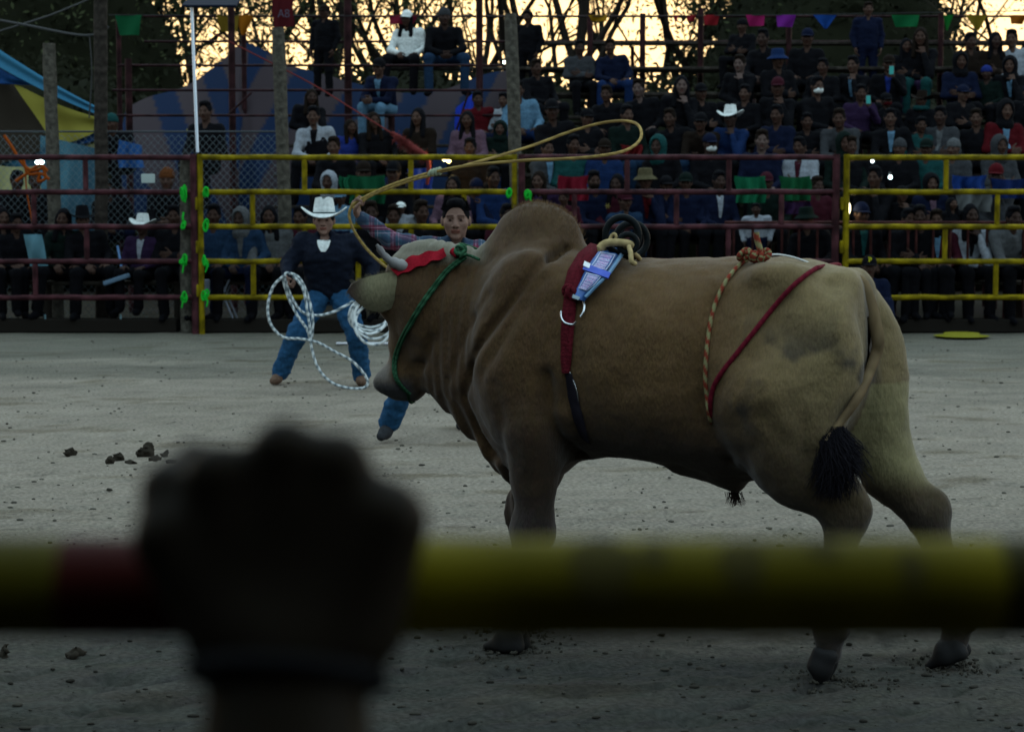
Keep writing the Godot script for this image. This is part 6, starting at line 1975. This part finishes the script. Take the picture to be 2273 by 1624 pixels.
func build_ropers() -> void:
	# the roper in the white hat
	var d := 17.6
	var o := at(705, 440, d)
	o.y = 0.0
	var J := {"hs": 1.12, "bulk": 1.22, "head": rel(719, 489, d, o), "neck": rel(722, 527, d + 0.03, o), "chest": rel(728, 566, d - 0.02, o), "pelvis": rel(731, 640, d + 0.10, o),
		"sh": [rel(782, 540, d, o), rel(672, 537, d, o)], "el": [rel(828, 590, d + 0.02, o), rel(640, 588, d - 0.05, o)], "wr": [rel(822, 648, d - 0.2, o), rel(634, 612, d - 0.27, o)],
		"hp": [rel(758, 656, d + 0.06, o), rel(706, 656, d + 0.06, o)], "kn": [rel(792, 748, d - 0.16, o), rel(658, 742, d - 0.14, o)], "an": [rel(803, 833, d - 0.02, o), rel(622, 826, d - 0.05, o)], "to": [rel(800, 847, d - 0.17, o), rel(606, 845, d - 0.16, o)],
		"hand": [[Vector3(0, -0.6, 0.8), Vector3(-1, 0, 0), Vector3(0, 1, 0.4), 1.35], [Vector3(0.2, -0.8, 0.5), Vector3(1, 0, 0.3), Vector3(0, 0.5, 1), 1.3]]}
	var g := figure(J, true)
	var a := thing("person", "roper in a white cowboy hat, dark sweater and blue jeans, legs apart", "person", o, 0.0)
	skins.append([0.20, 0.12, 0.095])
	skins.append([0.175, 0.105, 0.082])
	cloth_col["J"] = [0.022, 0.082, 0.175]
	cloth_col["S"] = [0.009, 0.012, 0.022]
	cloth_col["B"] = [0.16, 0.10, 0.07]
	dress(a, g, 4, "S", "J", "B", [["hat", "k", "W"]], "")
	for q in ["hat", "hair"]: (a.get_node(q) as Node3D).scale = Vector3.ONE * 1.12
	var band := Build.new()
	ring(Vector3(0, 0, 0), 0.1012, 0.005, Basis(Vector3.RIGHT, PI / 2).scaled_local(Vector3(1.0, 1.16, 1)), 0.0, TAU, band)
	var bm := part("hat_band", band.mesh(), dye("t"), a)
	bm.position = J.head + Vector3(0, 0.069, -0.013)
	var tb := Build.new()
	var weave: Field = g.surface
	tb.sheet(6, 8, func(s: float, t: float) -> Vector3:
		var p := (J.neck as Vector3) + Vector3((s - 0.5) * lerpf(0.115, 0.035, t * t), -0.02 - 0.10 * t, 0.40)
		for i in 80:
			var dd := weave.d(p)
			if dd < 0.005 or p.z < J.neck.z: break
			p.z -= maxf(dd * 0.7, 0.002)
		return p + Vector3(0, 0, 0.004), 0.004)
	part("shirt_front", tb.mesh(), dye("W"), a)
	var buckle := Build.new()
	buckle.box(Transform3D(Basis(), (J.pelvis as Vector3) + Vector3(0.0, 0.05, 0.135)), Vector3(0.07, 0.045, 0.01), 0.004)
	part("buckle", buckle.mesh(), mat(0.5, 0.45, 0.3, 0.3, 1.0), a)
	# white and black braided rope in that roper's hands
	var rm := mat(1, 1, 1, 0.8).duplicate()
	rm.vertex_color_use_as_albedo = true
	var w1 := Color(0.62, 0.66, 0.66)
	var w2 := Color(0.10, 0.13, 0.15)
	var b := Build.new()
	var z := d - 0.36
	var loop := []
	for q in [[785, 668], [740, 692], [700, 700], [668, 690], [645, 655], [632, 614], [640, 606], [665, 618], [684, 660], [694, 710], [690, 752], [680, 728], [660, 700], [640, 660], [626, 616]]: loop.append(at(q[0], q[1], z + 0.03 * sin(q[1] * 0.05)))
	b.tube(curve(loop, 6), 0.0125, 7, true, w1, w2, 0.055)
	loop = []
	for q in [[632, 610], [606, 636], [594, 680], [601, 720], [628, 748], [668, 752], [705, 760], [742, 780], [782, 802], [812, 836], [812, 858], [780, 862], [738, 850], [708, 820], [692, 775], [688, 730], [682, 690], [672, 640], [650, 612]]: loop.append(at(q[0], q[1], z - 0.04))
	b.tube(curve(loop, 6), 0.0125, 7, true, w1, w2, 0.055)
	single("braided_rope", b.mesh(), rm, "white and black braided rope hanging in loose loops from the white hatted roper's hand", "rope")
	b = Build.new()
	var rng := RandomNumberGenerator.new()
	rng.seed = 8
	for i in 6:
		var c := at(824 + rng.randfn(0, 2.5), 694 + i * 3.5, z - 0.05 * i + 0.1)
		ring(c, 0.165 + 0.012 * rng.randfn() , 0.0125, Basis(Vector3(1, 0.2 * rng.randfn(), 0).normalized(), 0.25 * rng.randfn()).scaled_local(Vector3(1.0, 0.72 + 0.10 * i, 1.0)), 0.0, TAU, b, 7)
	for i in b.c.size():
		if (i / 8) % 2: b.c[i] = w1
		else: b.c[i] = w1 if (i % 8 + (i / 16) * 3) % 8 < 5 else w2
	single("rope_coil", b.mesh(), rm, "neat coil of white and black rope hanging beside the bull's ear", "rope")

	# the roper in plaid swinging the lasso
	d = 13.5
	o = at(985, 440, d)
	o.y = 0.0
	J = {"hs": 1.17, "bulk": 1.12, "head": rel(1012, 489, d, o), "neck": rel(1015, 540, d + 0.04, o), "chest": rel(1014, 590, d + 0.03, o), "pelvis": rel(1005, 702, d + 0.05, o),
		"sh": [rel(1066, 560, d + 0.02, o), rel(962, 553, d + 0.02, o)], "el": [rel(1082, 640, d, o), rel(866, 532, d - 0.05, o)], "wr": [rel(1040, 700, d - 0.22, o), rel(796, 480, d - 0.14, o)],
		"hp": [rel(1028, 712, d + 0.02, o), rel(980, 712, d + 0.02, o)], "kn": [rel(1040, 835, d + 0.12, o), rel(908, 826, d - 0.22, o)], "an": [rel(1040, 930, d + 0.75, o), rel(864, 938, d + 0.0, o)], "to": [rel(1022, 944, d + 0.62, o), rel(846, 968, d - 0.12, o)],
		"hand": [[Vector3(-0.6, -0.4, 0.6), Vector3(-1, 0, -0.5), Vector3(0, 1, 0.3), 1.2], [Vector3(-0.25, 0.95, 0.15), Vector3(0.9, 0.15, 0.3), Vector3(0.2, 0.2, 1), 1.45]]}
	g = figure(J, true)
	a = thing("person", "roper in a red and blue plaid shirt raising the lasso hand behind the bull's head", "person", o, 0.0)
	dress(a, g, 5, "k", "J", "g", [["crop", "k"]])
	(a.get_node("hair") as Node3D).scale = Vector3.ONE * 1.17
	var pm := mat(1, 1, 1, 0.9).duplicate()
	pm.albedo_texture = plaid()
	pm.uv1_triplanar = true
	pm.uv1_scale = Vector3.ONE * 2.4
	(a.get_node("jacket") as MeshInstance3D).material_override = pm
	var cuff := Build.new()
	cuff.bar((J.an[1] as Vector3).lerp(J.kn[1], 0.05), (J.an[1] as Vector3).lerp(J.kn[1], 0.28), 0.075, 18, Color.WHITE, 0.079)
	part("turned_cuff", cuff.mesh(), dye("J"), a)
	# the lasso, a lariat whose loop is out to the right
	b = Build.new()
	var tan1 := Color(0.27, 0.185, 0.06)
	var tan2 := Color(0.18, 0.12, 0.04)
	var m := []
	for q in [[868, 600, 13.2], [842, 580, 13.25], [812, 550, 13.3], [786, 512, 13.3], [775, 480, 13.3], [780, 458, 13.3], [792, 447, 13.3], [830, 427, 13.3], [880, 406, 13.3], [930, 390, 13.3], [962, 382, 13.3], [1020, 370, 13.1], [1100, 361, 12.9], [1180, 355, 12.7], [1260, 352, 12.5], [1330, 346, 12.4], [1385, 335, 12.5], [1416, 316, 12.7], [1424, 294, 12.9], [1412, 274, 13.2],
		[1380, 268, 13.5], [1330, 274, 13.8], [1260, 294, 13.9], [1190, 320, 13.8], [1120, 342, 13.6], [1050, 362, 13.4], [1000, 376, 13.3], [962, 384, 13.28]]: m.append(at(q[0], q[1], q[2]))
	b.tube(curve(m, 7), 0.0100, 9, true, tan1, tan2, 0.05)
	m = []
	for q in [[962, 388, 13.28], [920, 398, 13.3], [870, 415, 13.3], [825, 433, 13.3], [796, 452, 13.3], [783, 462, 13.3]]: m.append(at(q[0], q[1], q[2]))
	b.tube(curve(m, 7), 0.0100, 9, true, tan1, tan2, 0.05)
	var lasso := thing("lasso", "tan lasso whose loop swings out over the middle gate to the right", "lasso", Vector3.ZERO)
	part("rope", b.mesh(), rm, lasso)
	b = Build.new()
	for i in 4: ring(at(955 + i * 7, 384 - i * 1.6, 13.29), 0.018, 0.011, Basis(Vector3(0.4, 1, 0.2 * i).normalized(), 1.3), 0.0, TAU, b, 7)
	var hm := part("honda_knot", b.mesh(), mat(0.24, 0.27, 0.19, 0.8), lasso)

	# the spectator beside us whose fist closes on the near rail
	var rail := at(1136, 1305, 0.90)
	var wr := at(640, 1470, 0.845)
	o = Vector3(-0.52, 0, -0.10)
	J = standing()
	J.head = Vector3(-0.10, 1.60, -0.02); J.neck = Vector3(-0.08, 1.44, 0.0); J.chest = Vector3(-0.06, 1.26, 0.02)
	J.sh = [Vector3(-0.26, 1.38, 0.02), Vector3(0.10, 1.36, -0.04)]
	J.el = [Vector3(-0.30, 1.12, -0.02), wr - o + Vector3(-0.015, -0.25, 0.10)]
	J.wr = [Vector3(-0.28, 0.92, -0.14), wr - o]
	J.hand = [[Vector3(0, -1, -0.2), Vector3(1, 0, 0), Vector3(0, 0, -1), 0.5], [Vector3(-0.04, 1, -0.05), Vector3(0, 0.0, -1), Vector3(-1, 0, 0), 1.12]]
	for k in ["hp", "kn", "an"]: J[k] = [Vector3(-J[k][0].x - 0.03, J[k][0].y, 0.02), Vector3(-J[k][1].x - 0.03, J[k][1].y, 0.02)]
	J.to = [Vector3(-0.16, 0.035, -0.14), Vector3(0.10, 0.035, -0.14)]
	g = near_figure(J)
	a = thing("person", "blurred fist with a dark wristband gripping the painted rail in the foreground", "person", o, 0.0)
	skins.append([0.017, 0.0125, 0.008])
	part("body", g.body, skin(6), a)
	part("jacket", g.top, dye("k"), a)
	part("trousers", g.legs, dye("n"), a)
	for s in 2: part("shoe", g.shoes[s], dye("k"), a)
	var wb := Build.new()
	var fore: Vector3 = (J.el[1] - J.wr[1]).normalized()
	ring(J.wr[1] + fore * 0.006, 0.0372, 0.0048, Basis(Quaternion(Vector3(0, 0, 1), fore)).scaled_local(Vector3(1.08, 0.92, 1)), 0.0, TAU, wb, 10)
	part("wristband", wb.mesh(), mat(0.006, 0.006, 0.007, 0.6), a)

func near_figure(J: Dictionary) -> Dictionary:            # like figure(), with a fist modelled closely round the rail and a bare forearm
	var out := figure(J)
	var b := Build.new()
	var f := Field.new()
	head_shape(f, J.head)
	f.cap(J.head + Vector3(0, -0.06, -0.025), J.neck, 0.052, 0.058, 0.03)
	soft(b, f, 0.0095)
	f = Field.new()
	f.cap(J.neck, J.chest, 0.06, 0.10, 0.05)
	f.cap(J.chest, J.pelvis, 0.10, 0.10, 0.05)
	for s in 2:
		f.cap(J.sh[s], J.el[s], 0.045, 0.038, 0.03)
		f.cap(J.el[s], J.wr[s], 0.046, 0.034, 0.03)
		f.cap(J.hp[s], J.kn[s], 0.07, 0.05, 0.04)
		f.cap(J.kn[s], J.an[s], 0.048, 0.033, 0.03)
	soft(b, f, 0.02)
	f = Field.new()
	var w: Vector3 = J.wr[1]
	f.cap(w + Vector3(0, -0.06, 0.024), w, 0.040, 0.033, 0.02)
	var kx := [-0.031, -0.002, 0.022, 0.041]               # knuckles of the four fingers, forefinger at the thumb's side
	var ky := [0.079, 0.090, 0.084, 0.061]
	for i in 4:
		var kn := w + Vector3(kx[i], ky[i], -0.006)
		f.cap(w + Vector3(kx[i] * 0.55, 0.012, 0.0), kn, 0.019, 0.0135, 0.016)
		f.ell(kn + Vector3(0, 0.002, 0.0), Vector3(0.0115, 0.0125, 0.012), 0.006)
		var p1 := kn + Vector3(-kx[i] * 0.06, -0.014, -0.040)
		var p2 := p1 + Vector3(0, -0.030, -0.022)
		var p3 := p2 + Vector3(0, -0.020, 0.006)
		f.cap(kn, p1, 0.0115, 0.0105, 0.005)
		f.cap(p1, p2, 0.0105, 0.0095, 0.003)
		f.cap(p2, p3, 0.0095, 0.0085, 0.003)
	f.cap(w + Vector3(-0.026, 0.016, 0.0), w + Vector3(-0.052, 0.052, -0.008), 0.019, 0.0155, 0.014)   # thumb round the rail's near side
	f.cap(w + Vector3(-0.052, 0.052, -0.008), w + Vector3(-0.054, 0.072, -0.020), 0.0145, 0.0125, 0.006)
	f.cap(w + Vector3(-0.054, 0.072, -0.020), w + Vector3(-0.046, 0.082, -0.040), 0.0125, 0.010, 0.004)
	f.cap(w + Vector3(0.030, 0.015, 0.0), w + Vector3(0.044, 0.06, -0.002), 0.017, 0.015, 0.014)        # heel of the hand
	soft(b, f, 0.003)
	out.body = b.mesh()
	f = Field.new()                                        # a short-sleeved top
	f.n = noise
	f.wrinkle = 0.01
	for s in [-1.0, 1.0]: f.cap(J.pelvis + Vector3(s * 0.055, 0, 0), J.chest + Vector3(s * 0.065, 0, 0), 0.118, 0.128, 0.06)
	f.cap(J.chest, J.neck + Vector3(0, -0.05, 0), 0.12, 0.075, 0.06)
	for s in 2:
		f.cap(J.neck.lerp(J.chest, 0.3), J.sh[s], 0.07, 0.066, 0.05)
		f.cap(J.sh[s], J.sh[s].lerp(J.el[s], 0.6), 0.066, 0.062, 0.03)
	b = Build.new()
	soft(b, f, 0.02)
	out.top = b.mesh()
	return out

func extras() -> void:
	# the one sitting at the foot of the right gate, on our side of it
	var d := 24.0
	var hd := at(1931, 592, d)
	var J := seated("folded")
	J.kn = [Vector3(0.20, 0.32, 0.30), Vector3(-0.16, 0.30, 0.32)]
	J.an = [Vector3(0.22, 0.06, 0.52), Vector3(-0.14, 0.06, 0.50)]
	J.to = [Vector3(0.26, 0.03, 0.66), Vector3(-0.16, 0.03, 0.64)]
	J.wr = [Vector3(0.08, 0.30, 0.26), Vector3(-0.02, 0.30, 0.26)]
	J.hand = [[Vector3(-0.8, 0.1, 0.3), Vector3(-0.3, 0, -1), Vector3.UP, 1.1], [Vector3(0.8, 0.1, 0.3), Vector3(0.3, 0, -1), Vector3.UP, 1.1]]
	var g := figure(J)
	var base := hd.y - 0.75
	var st := Build.new()
	st.box(Transform3D(Basis(), Vector3(0, (base - 0.02) / 2, 0)), Vector3(0.42, base - 0.02, 0.32), 0.02)
	single("crate_seat", st.mesh(), mat(0.02, 0.02, 0.024), "dark low crate under the one sitting before the right gate", "crate", "", Vector3(hd.x, 0, hd.z - 0.03))
	var a := thing("person", "person in a dark cap with a yellow letter, sitting before the right gate", "person", Vector3(hd.x, base, hd.z - 0.03), -0.1)
	dress(a, g, 1, "n", "n", "i", [["cap", "k", "k"]])
	var tm := TextMesh.new()
	tm.text = "P"
	tm.font = SystemFont.new()
	tm.font.font_names = PackedStringArray(["Droid Serif"])
	tm.font_size = 16
	tm.pixel_size = 0.0048
	tm.depth = 0.004
	var pl := part("cap_letter", tm, mat(0.42, 0.40, 0.015), a)
	pl.position = J.head + Vector3(0, 0.088, 0.095)
	pl.rotation.x = -0.35
	var lg := Build.new()
	for q in [[-0.01, 0.36, 0.05, 0.10], [0.025, 0.44, 0.02, 0.03], [-0.03, 0.31, 0.09, 0.03]]:
		lg.box(Transform3D(Basis(Vector3.BACK, 0.25), Vector3(q[0] + 0.03, q[1] + 0.02, 0.125)), Vector3(q[2], q[3], 0.012), 0.004)
	part("chest_print", lg.mesh(), mat(0.22, 0.28, 0.33), a)
	# folding chair frame by the gate post, crossed tubes
	var ch := thing("folding_chair", "pale tubular folding chair with crossed legs beside the fur hood", "chair", Vector3(at(478, 740, 24.7).x, 0, -24.7))
	var al := mat(0.30, 0.34, 0.42, 0.4, 0.4)
	for s in [0.0, -0.34]:
		for q in [[[462, 740], [512, 610]], [[528, 742], [476, 612]]]:
			var b := Build.new()
			var p0 := at(q[0][0], q[0][1], 24.7) - ch.position
			var p1 := at(q[1][0], q[1][1], 24.7) - ch.position
			p0.y = 0.01
			b.bar(p0 + Vector3(0, 0, s), p1 + Vector3(0, 0, s), 0.011, 8)
			part("leg", b.mesh(), al, ch)
	var b := Build.new()
	b.bar(Vector3(at(452, 740, 24.7).x - ch.position.x, 0.01, 0), at(452, 622, 24.7) - ch.position, 0.017, 8)
	part("side_tube", b.mesh(), mat(0.42, 0.48, 0.62, 0.35, 0.3), ch)
	b = Build.new()
	b.box(Transform3D(Basis(), at(458, 636, 24.68) - ch.position), Vector3(0.09, 0.18, 0.03), 0.01)
	part("bracket", b.mesh(), mat(0.42, 0.46, 0.6, 0.4, 0.2), ch)
	b = Build.new()
	b.box(Transform3D(Basis(), at(505, 606, 24.85) - ch.position), Vector3(0.44, 0.025, 0.38), 0.008)
	part("seat", b.mesh(), dye("n"), ch)
	# bench under the fence-side sitters
	for q in [[-60, 405, "dark bench under the sitters behind the left panel"], [460, 1140, "dark bench under the sitters behind the middle gate"], [1650, 2290, "dark bench under the sitters behind the barrier"]]:
		var x0 := at(q[0], 440, 25.0).x
		var x1 := at(q[1], 440, 25.0).x
		var be := thing("bench", q[2], "bench", Vector3((x0 + x1) / 2, 0, row_z(0)), 0.0, "benches behind the fence")
		b = Build.new()
		b.box(Transform3D(Basis(), Vector3(0, seat_y(0) - 0.03, -0.05)), Vector3(x1 - x0, 0.045, 0.30), 0.008)
		part("seat", b.mesh(), mat(0.04, 0.034, 0.028), be)
		b = Build.new()
		b.box(Transform3D(Basis(), Vector3(0, 0.085, 0.40)), Vector3(x1 - x0, 0.16, 0.34), 0.01)
		part("foot_step", b.mesh(), mat(0.012, 0.010, 0.008), be)
		for k in 4:
			b = Build.new()
			b.box(Transform3D(Basis(), Vector3((x1 - x0) * (k / 3.0 - 0.5) * 0.94, (seat_y(0) - 0.05) / 2, -0.05)), Vector3(0.06, seat_y(0) - 0.055, 0.26), 0.006)
			part("leg", b.mesh(), mat(0.04, 0.034, 0.028), be)
	# small held and hung things
	var bg := Build.new()
	bg.sheet(10, 10, func(s: float, t: float) -> Vector3:
		var p := at(lerpf(52, 92, s) + 14 * t, lerpf(520, 590, t), 24.62)
		return p + Vector3(0, 0, 0.06 * sin(PI * s) * sin(PI * clampf(t + 0.1, 0, 1)) + 0.01 * sin(s * 9 + t * 7)), 0.006)
	single("bag", bg.mesh(), mat(0.08, 0.18, 0.22, 0.6), "pale blue plastic bag held by the short one at the left edge", "bag")
	var tbm := Build.new()
	tbm.box(Transform3D(Basis(Vector3.UP, 0.15), Vector3.ZERO), Vector3(0.17, 0.115, 0.012), 0.004)
	single("tablet", tbm.mesh(), mat(0.34, 0.40, 0.38, 0.4), "pale tablet held out above the left panel's second rail", "tablet", "", at(328, 396, 25.3))
	for q in [[1349, 457, "gold badge on the uniform with the face cover"], [1788, 500, ""], [1622, 502, "gold badge on the white collared uniform"]]:
		if q[2] == "": continue
		var kb := Build.new()
		for k in 6:
			var an := TAU * k / 6.0
			kb.box(Transform3D(Basis(Vector3.BACK, an), Vector3(cos(an), sin(an), 0) * 0.018), Vector3(0.036, 0.012, 0.008), 0.002)
		single("badge", kb.mesh(), mat(0.16, 0.12, 0.02, 0.4, 0.3), q[2], "badge", "", at(q[0], q[1], 25.6))
	var cn := Build.new()
	cn.tube([at(260, 545, 24.7), at(272, 610, 24.65)], 0.014, 8)
	single("cane", cn.mesh(), mat(0.08, 0.20, 0.42, 0.3), "bluish cane between the black hat and the purple shirt", "cane")
	cn = Build.new()
	cn.box(Transform3D(Basis(Vector3.BACK, 0.32), Vector3.ZERO), Vector3(0.32, 0.055, 0.16), 0.01)
	single("folded_paper", cn.mesh(), mat(0.10, 0.16, 0.23, 0.6), "pale blue folded paper on a lap between the two cowboy hats", "paper", "", at(258, 620, 24.5))
	for q in [[94, 722, "small pale bottle standing on the earth by the left panel"], [263, 700, "second bottle standing on the earth, under the folded paper"]]:
		cn = Build.new()
		var p := at(q[0], 440, 24.5)
		cn.tube([Vector3(0, 0, 0), Vector3(0, 0.13, 0), Vector3(0, 0.17, 0), Vector3(0, 0.22, 0)], [0.032, 0.032, 0.013, 0.011], 12)
		single("bottle", cn.mesh(), mat(0.14, 0.24, 0.27, 0.2), q[2], "bottle", "bottles on the ground", Vector3(p.x, 0.0, p.z))

# ---------------------------------------------------------------- the scene
func _ready() -> void:
	var cam := Camera3D.new()
	cam.name = "camera"
	add_child(cam)
	cam.position = Vector3(0, EYE, 0)
	cam.rotation.x = -tilt
	var lens := CameraAttributesPhysical.new()
	lens.frustum_focal_length = 12.0 * FOCAL / 812.0
	lens.frustum_focus_distance = 9.0
	lens.frustum_near = 0.05
	lens.frustum_far = 600.0
	lens.exposure_aperture = 5.0
	cam.attributes = lens
	cam.current = true
	var world := WorldEnvironment.new()
	world.name = "dusk_sky"
	add_child(world)
	var env := Environment.new()
	env.background_mode = Environment.BG_SKY
	env.sky = Sky.new()
	env.sky.sky_material = dusk()
	env.background_energy_multiplier = 1.0
	env.tonemap_mode = Environment.TONE_MAPPER_LINEAR
	env.tonemap_exposure = 1.75
	env.sdfgi_enabled = true
	env.ssao_enabled = true
	env.ssil_enabled = true
	world.environment = env
	noise.seed = 4
	noise.noise_type = FastNoiseLite.TYPE_SIMPLEX_SMOOTH
	noise.frequency = 1.0
	noise.fractal_octaves = 2
	build_place()
	build_bull()
	build_people()

func dusk() -> PanoramaSkyMaterial:                       # blue overhead, a warm afterglow low in the direction we look
	var w := 512
	var h := 256
	var im := Image.create(w, h, false, Image.FORMAT_RGBF)
	for y in h:
		var el := PI * (0.5 - (y + 0.5) / h)
		for x in w:
			var az := TAU * (x + 0.5) / w
			var face := cos(az)
			var up := maxf(sin(el), 0.0)
			var c := Vector3(0.30, 0.40, 0.46).lerp(Vector3(0.66, 0.88, 1.00), sqrt(up))
			var near := exp(-pow(el / 0.24, 2.0)) * exp((face - 1.0) * 1.8)
			c = c.lerp(Vector3(1.35, 0.90, 0.40), clampf(near * 1.15, 0.0, 1.0))
			c += Vector3(0.05, -0.42, -0.30) * exp(-pow(el / 0.030, 2.0)) * exp((face - 1.0) * 4.0)
			c += Vector3(0.16, 0.11, 0.06) * exp(-pow(el / 0.5, 2.0)) * (face * 0.5 + 0.5)
			if el < 0.0: c = Vector3(0.10, 0.09, 0.08)
			im.set_pixel(x, y, Color(c.x, c.y, c.z))
	var m := PanoramaSkyMaterial.new()
	m.panorama = ImageTexture.create_from_image(im)
	return m
